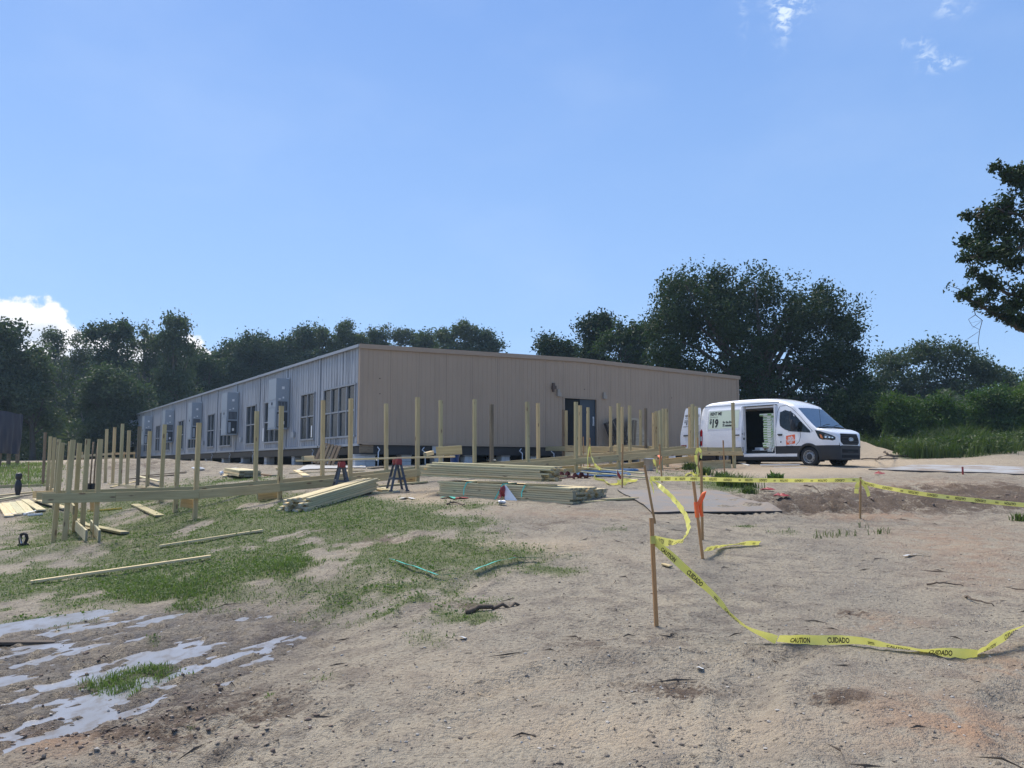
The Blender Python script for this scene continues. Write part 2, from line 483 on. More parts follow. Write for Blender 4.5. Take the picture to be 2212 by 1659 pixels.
plain('amber', (.62, .20, .06), .3, var=.1)
plain('orange_sign', (.78, .125, .03), .45, var=.04)
plain('poster', (.62, .70, .55), .5, var=.04)
plain('ink', (.012, .012, .014), .6, var=.0)
plain('carton_white', (.74, .77, .70), .6, var=.05)
plain('carton_green', (.16, .34, .07), .6, var=.08)
plain('orange_ribbon', (.95, .16, .035), .5, var=.1)
plain('red_plastic', (.24, .022, .026), .5, var=.15)
plain('dark_red_iron', (.10, .018, .018), .6, var=.3)
plain('blue_plastic', (.02, .09, .42), .4, var=.15)
plain('blue_hose', (.02, .10, .23), .45, var=.15)
plain('green_strap', (.08, .52, .42), .45, var=.12)
plain('saw_grey', (.055, .065, .085), .55, var=.15)
plain('bark', (.085, .070, .055), .9, var=.4, scale=8, bumpk=.6)
plain('bark_pale', (.16, .15, .135), .9, var=.4, scale=8, bumpk=.6)
plain('yellow_tool', (.60, .42, .06), .5, var=.1)
plain('brown_paint', (.10, .065, .045), .6, var=.1)
plain('pvc', (.72, .73, .74), .4, var=.05)
plain('twig', (.10, .075, .055), .9, var=.4, scale=20)
plain('light_box', (.36, .31, .25), .6, var=.06)
plain('door_blue', (.020, .036, .055), .45, var=.12)


def m_siding(name, col, streak):
    m, n, b, out = new_mat(name)
    tcx = n.n('ShaderNodeTexCoord')
    g = n.n('ShaderNodeNewGeometry')
    p = g.outputs['Position']
    lo = n.noise(n.scale(p, .5, .5, .5), 1.0, 4, .55)
    st = n.noise(n.scale(p, 5.0, 5.0, .35), 1.0, 5, .65)
    st2 = n.noise(n.scale(p, 16.0, 16.0, .6), 1.0, 3, .6)
    k = n.m('ADD', n.m('MULTIPLY', n.m('SUBTRACT', lo, .5), .22), 1.0)
    c = n.mix(1.0, tuple(col), n.xyz(k, k, k), 'MULTIPLY')
    s = n.m('MULTIPLY', n.step(st, .46, .74), streak)
    s = n.m('ADD', s, n.m('MULTIPLY', n.step(st2, .5, .8), streak * .6), clamp=True)
    c = n.mix(s, c, (col[0] * .22, col[1] * .23, col[2] * .25))
    n.t.links.new(c, b.inputs['Base Color'])
    b.inputs['Roughness'].default_value = .55
    b.inputs['Specular IOR Level'].default_value = .35
    bump(n, b, n.noise(p, 1.4, 3, .5), .12, .05)
    MATS[name] = m
    return m


m_siding('tan_siding', (.385, .288, .202), .12)
m_siding('grey_siding', (.36, .38, .41), .75)
m_siding('roof_metal', (.40, .42, .45), .5)
m_siding('dark_canvas', (.040, .043, .060), .35)
m_siding('fabric_grey', (.42, .42, .42), .25)


def m_glass_dark(name, base, rough=.06, rim=.5):
    m, n, b, out = new_mat(name)
    tcx = n.n('ShaderNodeTexCoord')
    f = n.noise(tcx.outputs['Object'], 1.7, 4, .6)
    c = n.mix(n.step(f, .35, .75), tuple(x * .55 for x in base), tuple(x * 1.6 for x in base))
    n.t.links.new(c, b.inputs['Base Color'])
    n.put(b.inputs['Roughness'], n.m('ADD', n.m('MULTIPLY', f, .10), rough))
    b.inputs['Specular IOR Level'].default_value = rim
    MATS[name] = m


m_glass_dark('pane_dusty', (.020, .028, .036), .12, .25)
m_glass_dark('car_glass', (.012, .015, .016), .03)
m_glass_dark('screen_glass', (.030, .040, .044), .02, .9)
MATS['screen_glass'].node_tree.nodes['Principled BSDF'].inputs['IOR'].default_value = 2.5
m_glass_dark('lamp_glass', (.16, .17, .18), .10)


def m_clear(name, tint, alpha):
    """thin see-through plastic film"""
    m, n, b, out = new_mat(name)
    b.inputs['Base Color'].default_value = (*tint, 1)
    b.inputs['Roughness'].default_value = .25
    tr = n.n('ShaderNodeBsdfTransparent')
    mx = n.n('ShaderNodeMixShader')
    tcx = n.n('ShaderNodeTexCoord')
    f = n.noise(tcx.outputs['Object'], 7, 4, .6, 1.0)
    n.put(mx.inputs[0], n.step(f, .3, .7, alpha - .25, alpha + .2))
    n.t.links.new(tr.outputs[0], mx.inputs[1]); n.t.links.new(b.outputs[0], mx.inputs[2])
    n.t.links.new(mx.outputs[0], out.inputs[0])
    MATS[name] = m


m_clear('film', (.72, .78, .82), .62)


def m_leaf(name, c1, c2, trans=.35):
    m, n, b, out = new_mat(name)
    g = n.n('ShaderNodeNewGeometry')
    r = g.outputs['Random Per Island']
    big = n.noise(g.outputs['Position'], .55, 3, .5)
    c = n.mix(n.m('ADD', n.m('MULTIPLY', r, .6), n.m('MULTIPLY', big, .4)), c1, c2)
    oi = n.n('ShaderNodeObjectInfo')
    c = n.mix(1.0, c, n.mix(oi.outputs['Random'], (.72, .80, .80), (1.30, 1.22, 1.0)), 'MULTIPLY')
    n.t.links.new(c, b.inputs['Base Color'])
    b.inputs['Roughness'].default_value = .55
    b.inputs['Specular IOR Level'].default_value = .3
    tl = n.n('ShaderNodeBsdfTranslucent')
    n.t.links.new(n.mix(1.0, c, (1.0, 1.35, .5), 'MULTIPLY'), tl.inputs[0])
    mx = n.n('ShaderNodeMixShader')
    mx.inputs[0].default_value = trans
    n.t.links.new(b.outputs[0], mx.inputs[1]); n.t.links.new(tl.outputs[0], mx.inputs[2])
    n.t.links.new(mx.outputs[0], out.inputs[0])
    MATS[name] = m


m_leaf('leaf_dark', (.028, .048, .020), (.060, .090, .034), .28)
m_leaf('leaf_oak', (.015, .030, .012), (.042, .068, .024), .2)
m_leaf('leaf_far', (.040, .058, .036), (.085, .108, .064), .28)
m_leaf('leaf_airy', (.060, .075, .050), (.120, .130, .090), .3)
m_leaf('leaf_bush', (.050, .090, .020), (.120, .170, .045), .35)
m_leaf('leaf_weed', (.036, .066, .018), (.120, .145, .055), .32)
m_leaf('grass_blade', (.075, .125, .040), (.230, .245, .110), .38)
m_leaf('leaf_creep', (.065, .108, .036), (.140, .180, .066), .33)


def m_tape():
    m, n, b, out = new_mat('tape_yellow')
    tcx = n.n('ShaderNodeTexCoord')
    f = n.noise(tcx.outputs['Object'], 5, 3, .5)
    c = n.mix(f, (.70, .66, .10), (.80, .78, .28))
    n.t.links.new(c, b.inputs['Base Color'])
    b.inputs['Roughness'].default_value = .35
    tl = n.n('ShaderNodeBsdfTranslucent')
    n.t.links.new(c, tl.inputs[0])
    mx = n.n('ShaderNodeMixShader')
    mx.inputs[0].default_value = .35
    n.t.links.new(b.outputs[0], mx.inputs[1]); n.t.links.new(tl.outputs[0], mx.inputs[2])
    n.t.links.new(mx.outputs[0], out.inputs[0])
    MATS['tape_yellow'] = m


m_tape()


def m_ground():
    m, n, b, out = new_mat('ground')
    g = n.n('ShaderNodeNewGeometry')
    p = g.outputs['Position']
    at1 = n.n('ShaderNodeAttribute'); at1.attribute_name = 'cover'
    s1 = n.n('ShaderNodeSeparateColor'); n.t.links.new(at1.outputs['Color'], s1.inputs[0])
    at2 = n.n('ShaderNodeAttribute'); at2.attribute_name = 'soil'
    s2 = n.n('ShaderNodeSeparateColor'); n.t.links.new(at2.outputs['Color'], s2.inputs[0])
    grass, wet, dark = s1.outputs
    pale, red, _ = s2.outputs
    big = n.noise(p, .45, 5, .6)
    mid = n.noise(p, 3.2, 5, .62, .3)
    fine = n.noise(p, 26, 4, .65)
    grit = n.noise(p, 95, 3, .6)
    c = n.mix(n.step(big, .35, .68), (.366, .316, .240), (.290, .256, .203))
    c = n.mix(n.step(mid, .42, .72), c, (.215, .184, .150))
    c = n.mix(n.m('MULTIPLY', n.step(fine, .50, .66), .75), c, (.130, .108, .085))
    c = n.mix(n.m('MULTIPLY', n.step(grit, .56, .68), .7), c, (.46, .39, .30))
    # paler loose sand, rust coloured sand, dark loam
    c = n.mix(n.m('MULTIPLY', pale, n.step(n.m('ADD', mid, n.m('MULTIPLY', pale, .25)), .35, .62), clamp=True), c, (.46, .37, .265))
    c = n.mix(n.m('MULTIPLY', red, n.step(mid, .30, .60), clamp=True), c, (.37, .235, .150))
    dk = n.m('MULTIPLY', n.step(dark, .02, .5), n.step(n.m('ADD', n.m('ADD', n.m('MULTIPLY', mid, .55), n.m('MULTIPLY', fine, .45)), n.m('MULTIPLY', dark, .15)), .46, .62), clamp=True)
    c = n.mix(n.m('MULTIPLY', dk, .88), c, (.098, .068, .049))
    # dark bits of bark and root
    vo = n.n('ShaderNodeTexVoronoi'); vo.inputs['Scale'].default_value = 9
    n.t.links.new(n.vm('ADD', p, n.xyz(n.m('MULTIPLY', fine, .25), n.m('MULTIPLY', mid, .2), 0.0)), vo.inputs['Vector'])
    chip = n.m('MULTIPLY', n.step(vo.outputs['Distance'], .08, .20, 1.0, 0.0), n.step(mid, .40, .55))
    c = n.mix(n.m('MULTIPLY', chip, .65), c, (.085, .070, .058))
    gr = n.m('MULTIPLY', n.step(grass, .05, .75), n.step(n.m('ADD', n.m('ADD', n.m('MULTIPLY', fine, .55), n.m('MULTIPLY', mid, .45)), n.m('MULTIPLY', grass, .24)), .44, .60), clamp=True)
    c = n.mix(n.m('MULTIPLY', gr, .92), c, n.mix(n.step(grit, .35, .65), (.090, .112, .046), (.185, .195, .098)))
    c = n.mix(n.m('MULTIPLY', wet, .85), c, n.mix(1.0, c, (.44, .39, .34), 'MULTIPLY'))
    n.t.links.new(c, b.inputs['Base Color'])
    n.put(b.inputs['Roughness'], n.m('SUBTRACT', .95, n.m('MULTIPLY', wet, .66)))
    b.inputs['Specular IOR Level'].default_value = .25
    h = n.m('ADD', n.m('MULTIPLY', fine, 1.0), n.m('MULTIPLY', mid, 1.6))
    h = n.m('ADD', h, n.m('MULTIPLY', grit, .35))
    h = n.m('ADD', h, n.m('MULTIPLY', chip, .5))
    bump(n, b, h, 1.0, .05)
    MATS['ground'] = m


m_ground()


def m_puddle():
    m, n, b, out = new_mat('puddle')
    g = n.n('ShaderNodeNewGeometry')
    f = n.noise(n.scale(g.outputs['Position'], 3.0, 1.2, 1.0), 1.0, 4, .6)
    f2 = n.noise(n.scale(g.outputs['Position'], 9.0, 4.0, 1.0), 1.0, 4, .65)
    c = n.mix(n.step(f, .3, .7), (.255, .268, .305), (.20, .20, .21))
    c = n.mix(n.m('MULTIPLY', n.step(f2, .48, .66), .75), c, (.15, .125, .10))
    n.t.links.new(c, b.inputs['Base Color'])
    b.inputs['Roughness'].default_value = .32
    b.inputs['IOR'].default_value = 1.33
    b.inputs['Specular IOR Level'].default_value = .6
    bump(n, b, n.noise(g.outputs['Position'], 22, 2, .5), .12, .006)
    MATS['puddle'] = m


m_puddle()


def m_plate(name, base, rust):
    m, n, b, out = new_mat(name)
    g = n.n('ShaderNodeNewGeometry')
    p = g.outputs['Position']
    f = n.noise(p, 1.1, 5, .62, .5); f2 = n.noise(p, 6, 4, .6); f3 = n.noise(p, 40, 3, .6)
    c = n.mix(n.step(f, .40, .62), base, (.225, .175, .13))
    c = n.mix(n.m('MULTIPLY', n.step(f2, .50, .72), .6), c, rust)
    c = n.mix(n.m('MULTIPLY', n.step(f3, .55, .75), .4), c, (.30, .245, .19))
    n.t.links.new(c, b.inputs['Base Color'])
    b.inputs['Roughness'].default_value = .7
    bump(n, b, f3, .3, .006)
    MATS[name] = m


m_plate('plate', (.175, .165, .155), (.23, .17, .118))
m_plate('plate_grey', (.34, .345, .35), (.30, .28, .26))


# ------------------------------------------------------------------ mesh helpers
class MB:
    """collects shapes into one mesh"""
    def __init__(s): s.v = []; s.f = []; s.m = []; s.sm = []
    def add(s, verts, faces, mi=0, smooth=False):
        o = len(s.v)
        s.v += [tuple(x) for x in verts]
        for k, f in enumerate(faces):
            s.f.append(tuple(i + o for i in f))
            s.m.append(mi if isinstance(mi, int) else mi[k]); s.sm.append(smooth)
    def box(s, lo, hi, mi=0):
        x0, y0, z0 = lo; x1, y1, z1 = hi
        s.add([(x0, y0, z0), (x1, y0, z0), (x1, y1, z0), (x0, y1, z0), (x0, y0, z1), (x1, y0, z1), (x1, y1, z1), (x0, y1, z1)],
              [(0, 3, 2, 1), (4, 5, 6, 7), (0, 1, 5, 4), (1, 2, 6, 5), (2, 3, 7, 6), (3, 0, 4, 7)], mi)
    def obox(s, p0, p1, w, h, mi=0, up=(0, 0, 1)):
        p0 = Vector(p0); p1 = Vector(p1); d = (p1 - p0).normalized()
        side = d.cross(Vector(up))
        if side.length < 1e-4: side = d.cross(Vector((1, 0, 0)))
        side.normalize(); n = side.cross(d)
        vs = []
        for p in (p0, p1):
            for a, b in ((-1, -1), (1, -1), (1, 1), (-1, 1)):
                vs.append(p + side * (a * w / 2) + n * (b * h / 2))
        s.add(vs, [(0, 1, 2, 3), (7, 6, 5, 4), (0, 4, 5, 1), (1, 5, 6, 2), (2, 6, 7, 3), (3, 7, 4, 0)], mi)
    def tube(s, pts, rad, n=6, mi=0, caps=True):
        pts = [Vector(p) for p in pts]
        if not hasattr(rad, '__len__'): rad = [rad] * len(pts)
        rings = []; o = len(s.v); ref = None
        for i, p in enumerate(pts):
            d = (pts[min(i + 1, len(pts) - 1)] - pts[max(i - 1, 0)]).normalized()
            if ref is None:
                ref = d.cross(Vector((0, 0, 1)))
                if ref.length < .05: ref = d.cross(Vector((1, 0, 0)))
            a = (ref - d * ref.dot(d)).normalized(); b = d.cross(a); ref = a
            for k in range(n):
                t = 2 * math.pi * k / n
                s.v.append(tuple(p + (a * math.cos(t) + b * math.sin(t)) * rad[i]))
        for i in range(len(pts) - 1):
            for k in range(n):
                s.f.append((o + i * n + k, o + i * n + (k + 1) % n, o + (i + 1) * n + (k + 1) % n, o + (i + 1) * n + k)); s.m.append(mi); s.sm.append(True)
        if caps:
            s.f.append(tuple(o + k for k in reversed(range(n)))); s.m.append(mi); s.sm.append(False)
            s.f.append(tuple(o + (len(pts) - 1) * n + k for k in range(n))); s.m.append(mi); s.sm.append(False)
    def lathe(s, prof, n=20, axis='Z', mi=0, origin=(0, 0, 0), smooth=True):
        """prof: (radius, height) pairs"""
        o = len(s.v)
        for (r, h) in prof:
            for k in range(n):
                t = 2 * math.pi * k / n; a, b = r * math.cos(t), r * math.sin(t)
                q = {'Z': (a, b, h), 'Y': (a, h, b), 'X': (h, a, b)}[axis]
                s.v.append((q[0] + origin[0], q[1] + origin[1], q[2] + origin[2]))
        for i in range(len(prof) - 1):
            for k in range(n):
                f = (o + i * n + k, o + i * n + (k + 1) % n, o + (i + 1) * n + (k + 1) % n, o + (i + 1) * n + k)
                s.f.append(f); s.m.append(mi); s.sm.append(smooth)
    def grid(s, P, mi=0, smooth=True, wrap=False):
        """P: 2D list of points"""
        o = len(s.v); r, c = len(P), len(P[0])
        for row in P: s.v += [tuple(q) for q in row]
        for i in range(r - 1):
            for j in range(c - 1):
                s.f.append((o + i * c + j, o + i * c + j + 1, o + (i + 1) * c + j + 1, o + (i + 1) * c + j)); s.m.append(mi); s.sm.append(smooth)
    def mesh(s, name, mats):
        me = bpy.data.meshes.new(name)
        me.from_pydata(s.v, [], s.f)
        for x in (mats if isinstance(mats, (list, tuple)) else [mats]): me.materials.append(MATS[x])
        me.polygons.foreach_set('material_index', s.m)
        me.polygons.foreach_set('use_smooth', s.sm)
        me.update()
        return me


def put(name, me, parent=None, M=None):
    o = bpy.data.objects.new(name, me)
    COL.objects.link(o)
    if parent is not None: o.parent = parent
    if M is not None:
        if not isinstance(M, Matrix): M = Matrix.Translation(M)
        o.matrix_local = M
    return o


def tag(o, label, cat, group=None, kind=None):
    if label: o['label'] = label
    if cat: o['category'] = cat
    if group: o['group'] = group
    if kind: o['kind'] = kind
    return o


def thing(name, label, cat, M=None, group=None):
    o = bpy.data.objects.new(name, None)
    o.empty_display_size = .2
    COL.objects.link(o)
    if M is not None:
        if not isinstance(M, Matrix): M = Matrix.Translation(M)
        o.matrix_local = M
    return tag(o, label, cat, group)


def copy_tree(o, parent=None):
    c = o.copy(); COL.objects.link(c)
    if parent is not None:
        ml = o.matrix_local.copy(); c.parent = parent; c.matrix_local = ml
    for ch in o.children:
        copy_tree(ch, c)
    return c


def np_mesh(name, V, F, mats, smooth=False, mi=None):
    """V (n,3), F (m,k) arrays"""
    me = bpy.data.meshes.new(name)
    n, m, k = len(V), len(F), F.shape[1]
    me.vertices.add(n); me.vertices.foreach_set('co', np.asarray(V, np.float32).ravel())
    me.loops.add(m * k); me.loops.foreach_set('vertex_index', np.asarray(F, np.int32).ravel())
    me.polygons.add(m); me.polygons.foreach_set('loop_start', np.arange(0, m * k, k, dtype=np.int32))
    for x in (mats if isinstance(mats, (list, tuple)) else [mats]): me.materials.append(MATS[x])
    if mi is not None: me.polygons.foreach_set('material_index', np.asarray(mi, np.int32))
    me.polygons.foreach_set('use_smooth', np.full(m, smooth))
    me.update(calc_edges=True)
    return me


def frame(p0, p1, up=(0, 0, 1)):
    """matrix with X from p0 towards p1, Z near up"""
    p0 = Vector(p0); p1 = Vector(p1)
    x = (p1 - p0).normalized(); up = Vector(up)
    y = up.cross(x)
    if y.length < 1e-4: y = Vector((0, 1, 0)).cross(x)
    y.normalize(); z = x.cross(y)
    M = Matrix((x, y, z)).transposed().to_4x4()
    M.translation = p0
    return M


_bc = {}


def board_mesh(L, w, t, mats=('timber', 'end_grain'), wane=.004):
    """sawn board, length along X from 0, middle of the section on the axis; slightly eased edges"""
    key = (round(L, 2), round(w, 3), round(t, 3), mats)
    if key in _bc: return _bc[key]
    L = key[0]
    b = MB()
    c = min(wane, t / 5)
    sec = [(-w / 2 + c, -t / 2), (w / 2 - c, -t / 2), (w / 2, -t / 2 + c), (w / 2, t / 2 - c), (w / 2 - c, t / 2), (-w / 2 + c, t / 2), (-w / 2, t / 2 - c), (-w / 2, -t / 2 + c)]
    vs = [(x, y, z) for x in (0, L) for (y, z) in sec]
    fs = [tuple(reversed(range(8))), tuple(range(8, 16))] + [(i, (i + 1) % 8, 8 + (i + 1) % 8, 8 + i) for i in range(8)]
    b.add(vs, fs, [1, 1] + [0] * 8)
    _bc[key] = b.mesh('board', mats)
    return _bc[key]


def board(name, p0, p1, w, t, parent=None, mats=('timber', 'end_grain'), up=(0, 0, 1)):
    """board from p0 to p1, w across, t thick along up"""
    L = (Vector(p1) - Vector(p0)).length
    M = frame(p0, p1, up)
    if parent is not None:
        M = parent.matrix_basis.inverted() @ M
    return put(name, board_mesh(L, w, t, mats), parent, M)


def text_mesh(s, size=1.0, bold=.0, xs=1.0, shear=0.0):
    """flat lettering: vertices, faces; width returned; letters rise from y=0"""
    cu = bpy.data.curves.new('lettering', 'FONT')
    cu.body = s; cu.size = size; cu.offset = bold; cu.fill_mode = 'FRONT'; cu.resolution_u = 2; cu.shear = shear
    ob = bpy.data.objects.new('lettering', cu)
    COL.objects.link(ob)
    dg = bpy.context.evaluated_depsgraph_get()
    me = bpy.data.meshes.new_from_object(ob.evaluated_get(dg))
    V = np.array([v.co[:] for v in me.vertices], float).reshape(-1, 3)
    F = [tuple(p.vertices) for p in me.polygons]
    bpy.data.objects.remove(ob); bpy.data.meshes.remove(me); bpy.data.curves.remove(cu)
    V[:, 0] -= V[:, 0].min(); V[:, 0] *= xs
    return V, F, float(V[:, 0].max())


# ------------------------------------------------------------------ ground
def spaced(lo, hi, step, far_lo, far_hi, grow):
    c = list(np.arange(lo, hi, step))
    x, s = c[-1], step
    while x < far_hi:
        s *= grow; x += s; c.append(x)
    x, s = c[0], step; l = []
    while x > far_lo:
        s *= grow; x -= s; l.append(x)
    return np.array(l[::-1] + c)


gx = spaced(-6.0, 6.5, .042, -250, 250, 1.022)
ys = [3.4]
while ys[-1] < 250:
    y = ys[-1]
    ys.append(y + max(.034, .0105 * y) * (1 if y < 45 else 2.0))
yb = [3.4]; st = .04
while yb[-1] > -120:
    st *= 1.22; yb.append(yb[-1] - st)
gy = np.array(yb[:0:-1] + ys)
GX, GY = np.meshgrid(gx, gy)
GZ = ground_np(GX.ravel(), GY.ravel()).reshape(GX.shape)
far = np.clip((np.hypot(GX, GY) - 110) / 90, 0, 1)
GZ = GZ * (1 - far) + (EYE + .3) * far
nr, nc = GX.shape
idx = np.arange(nr * nc).reshape(nr, nc)
F = np.stack([idx[:-1, :-1], idx[:-1, 1:], idx[1:, 1:], idx[1:, :-1]], -1).reshape(-1, 4)
V = np.stack([GX, GY, GZ], -1).reshape(-1, 3)
gm = np_mesh('ground', V, F, 'ground', True)
u_, v_ = flat_uv(V[:, 0], V[:, 1])
wild = np.clip((np.hypot(V[:, 0], V[:, 1]) - 60) / 40, 0, 1)
infr = (V[:, 1] > 2.5)


def grass_density(X, Y):
    u, v = flat_uv(X, Y)
    g = blobs(u, v, GRASS) * (Y > 2.5)
    g = g * np.clip(1.0 + .8 * fbm(X * .8, Y * .8, 3, 81) + .6 * fbm(X * 3.1, Y * 3.1, 2, 87), 0, 2)
    # the strip of lawn beside the sand road and the bank of weeds beyond the plate
    bank = np.clip((X - 11.5 - .25 * np.abs(Y - 40)) / 2, 0, 1) * np.clip((Y - 34.5 - 1.2 * fbm(X * .4, Y * .4, 2, 95)) / 1.5, 0, 1)
    bank = bank * (np.hypot((X - 13.6) / 4.4, (Y - 37.5) / 4.0) > .86)
    return g, bank


_g, _bk = grass_density(V[:, 0], V[:, 1])
_w = pool_w(V[:, 0], V[:, 1]) * np.clip((POOL_Z + .07 - V[:, 2]) / .05, 0, 1)
_w = np.maximum(_w, .7 * pool_w(V[:, 0], V[:, 1]))
_r = blobs(u_, v_, RED) * infr; _p = blobs(u_, v_, PALE) * infr; _d = blobs(u_, v_, DARK) * infr
a1 = gm.color_attributes.new('cover', 'FLOAT_COLOR', 'POINT')
a1.data.foreach_set('color', np.stack([np.clip(np.maximum(_g * .8, np.maximum(_bk, wild)), 0, 1), np.clip(_w, 0, 1), np.clip(_d, 0, 1), np.ones(len(V))], -1).astype(np.float32).ravel())
a2 = gm.color_attributes.new('soil', 'FLOAT_COLOR', 'POINT')
a2.data.foreach_set('color', np.stack([np.clip(_p, 0, 1), np.clip(_r, 0, 1), np.zeros(len(V)), np.ones(len(V))], -1).astype(np.float32).ravel())
gobj = put('ground', gm); gobj['kind'] = 'structure'

# standing water in the ruts
pb = MB()
ring = []
for k in range(40):
    t = 2 * math.pi * k / 40
    s_, t_ = 3.9 * math.cos(t), 2.35 * math.sin(t) + .05
    ring.append((POOL[0] + _rd[0] * s_ + _rd[1] * t_, POOL[1] + _rd[1] * s_ - _rd[0] * t_, POOL_Z))
pb.add(ring + [(POOL[0], POOL[1], POOL_Z)], [(k, (k + 1) % 40, 40) for k in range(40)])
po = put('puddle', pb.mesh('puddle', 'puddle')); po['kind'] = 'structure'

# ------------------------------------------------------------------ long modular building
BC = at(777, 957.5, 30.0)                    # lower corner of the siding where the two walls meet
BTOP = at(779, 747, 30.0).z - BC.z           # wall height, about 3.6 m
BANG = math.radians(33.1)
BX, BY = 20.2, 51.2
BM = Matrix.Translation(BC) @ Matrix.Rotation(BANG, 4, 'Z')
bld = thing('modular_building', 'long low modular building on block piers, tan end wall, ribbed grey side wall', 'building', BM)
RID = .20


def bworld(x, y, z): return BM @ Vector((x, y, z))


def roof_h(x): return RID * (1 - abs(x - BX / 2) / (BX / 2))


# core boxes keep the light out of the rooms
mb = MB()
mb.box((.16, .16, -.02), (BX - .02, BY - .02, .0))
mb.box((BX - .10, .16, 0), (BX - .02, BY - .02, BTOP))
mb.box((.16, BY - .10, 0), (BX - .10, BY - .02, BTOP))
put('rear_wall', mb.mesh('rear_wall', 'grey_siding'), bld)
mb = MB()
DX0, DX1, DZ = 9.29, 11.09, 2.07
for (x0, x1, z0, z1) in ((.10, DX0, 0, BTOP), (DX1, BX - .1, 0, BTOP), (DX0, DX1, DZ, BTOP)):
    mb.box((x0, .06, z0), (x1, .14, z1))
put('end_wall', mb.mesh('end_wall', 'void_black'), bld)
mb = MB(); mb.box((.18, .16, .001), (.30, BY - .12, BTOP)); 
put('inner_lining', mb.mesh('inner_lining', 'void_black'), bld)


def ribbed(mb, p0, ux, w, z0, z1, nrm, pitch, gw, gd, top=None, raised=False, phase=0.0):
    """sheet in the plane p0 + ux*s, with vertical grooves (or raised ribs)"""
    prof = []
    s = phase - pitch
    while s < w + pitch:
        for (a, d) in ((0, 0), (gw * .18, 1), (gw * .82, 1), (gw, 0)):
            q = s + a
            if 0 < q < w: prof.append((q, d * gd * (1 if raised else -1)))
        s += pitch
    prof = [(0.0, 0.0)] + prof + [(w, 0.0)]
    P = []
    for (q, d) in prof:
        base = Vector(p0) + Vector(ux) * q + Vector(nrm) * d
        zt = z1 if top is None else z1 + top(base.x)
        P.append([(base.x, base.y, z0), (base.x, base.y, zt)])
    mb.grid(P, 0, False)


# tan end wall: sheets about 1.2 m wide
nw = 17; pw = BX / nw
for i in range(nw):
    x0, x1 = i * pw, (i + 1) * pw
    mb = MB()
    segs = []
    if x1 <= DX0 or x0 >= DX1: segs.append((x0, x1, 0, BTOP))
    else:
        if x0 < DX0: segs.append((x0, DX0, 0, BTOP))
        if x1 > DX1: segs.append((DX1, x1, 0, BTOP))
        segs.append((max(x0, DX0), min(x1, DX1), DZ, BTOP))
    for (a, b_, z0, z1) in segs:
        ribbed(mb, (a + .003, 0.0 - .002 * (i % 2), 0), (1, 0, 0), b_ - a - .006, z0, z1, (0, -1, 0), .2, .022, .006, top=roof_h, phase=(.2 - (a - x0) % .2) % .2 + .06)
    put('siding_panel', mb.mesh('siding_panel', 'tan_siding'), bld)
mb = MB()
mb.box((-.055, -.025, -.02), (.10, .0, BTOP)); mb.box((-.055, .0, -.02), (-.025, .12, BTOP))
mb.box((BX - .09, -.025, -.02), (BX + .03, .05, BTOP))
mb.box((.10, -.022, -.05), (DX0 - .06, .02, .04)); mb.box((DX1 + .06, -.022, -.05), (BX - .09, .02, .04))
put('corner_trim', mb.mesh('corner_trim', 'tan_trim'), bld)

# roof with a very low ridge, and its edge trim
mb = MB()
ov = .09
for (xa, xb) in ((-ov, BX / 2), (BX / 2, BX + ov)):
    za, zb = BTOP + roof_h(max(0, min(BX, xa))), BTOP + roof_h(max(0, min(BX, xb)))
    mb.add([(xa, -.04, za + .005), (xb, -.04, zb + .005), (xb, BY + .04, zb + .005), (xa, BY + .04, za + .005),
            (xa, -.04, za + .05), (xb, -.04, zb + .05), (xb, BY + .04, zb + .05), (xa, BY + .04, za + .05)],
           [(0, 3, 2, 1), (4, 5, 6, 7), (0, 1, 5, 4), (1, 2, 6, 5), (2, 3, 7, 6), (3, 0, 4, 7)])
roof = put('roof', mb.mesh('roof', 'roof_metal'), bld)
mb = MB()
for (xa, xb) in ((-.10, BX / 2), (BX / 2, BX + .10)):
    za, zb = BTOP + roof_h(max(0, min(BX, xa))), BTOP + roof_h(max(0, min(BX, xb)))
    mb.obox((xa, -.058, za - .02), (xb, -.058, zb - .02), .03, .17)
put('end_fascia', mb.mesh('end_fascia', 'tan_trim'), roof)
y = 0.0; k = 0
while y < BY - .1:
    L = min(4.267, BY - y)
    mb = MB(); mb.obox((-.108, y + .004, BTOP + .006 + .004 * (k % 3)), (-.108, y + L - .004, BTOP + .006 + .004 * ((k + 1) % 3)), .028, .11)
    put('side_fascia', mb.mesh('side_fascia', 'grey_trim'), roof)
    y += L; k += 1
for k in range(1, 12, 1):
    mb = MB(); mb.box((-.13, k * 4.267 - .10, BTOP - .03), (.25, k * 4.267 + .10, BTOP + .075))
    put('seam_cap', mb.mesh('seam_cap', 'grey_trim'), roof)

# double door
dr = MB()
for (a, b_) in ((DX0 - .05, DX0 + .03), (DX1 - .03, DX1 + .05)):
    dr.box((a, -.03, 0), (b_, .13, DZ))
dr.box((DX0 - .07, -.045, DZ), (DX1 + .07, .13, DZ + .05))
dr.box((DX0 - .05, -.06, -.02), (DX1 + .05, .12, .03), 1)
dframe = put('door_frame', dr.mesh('door_frame', ['tan_trim', 'galv']), bld)
mb = MB(); mb.box((DX0 + .03, .09, .03), ((DX0 + DX1) / 2 - .01, .125, DZ))  # flat black panel paints the darkness inside the open doorway half
d1 = put('door', mb.mesh('door', ['void_black', 'galv']), bld); d1['label'] = 'black panel painted as the shade in the open doorway half'
mb = MB(); mb.box(((DX0 + DX1) / 2 + .01, .06, .03), (DX1 - .04, .10, DZ))
d2 = put('door', mb.mesh('door', 'door_blue'), bld); d2['label'] = 'dark blue door leaf'
mb = MB(); mb.box((DX1 - .19, .02, 1.0), (DX1 - .15, .06, 1.25)); mb.box((DX1 - .2, .045, .92), (DX1 - .12, .06, 1.32))
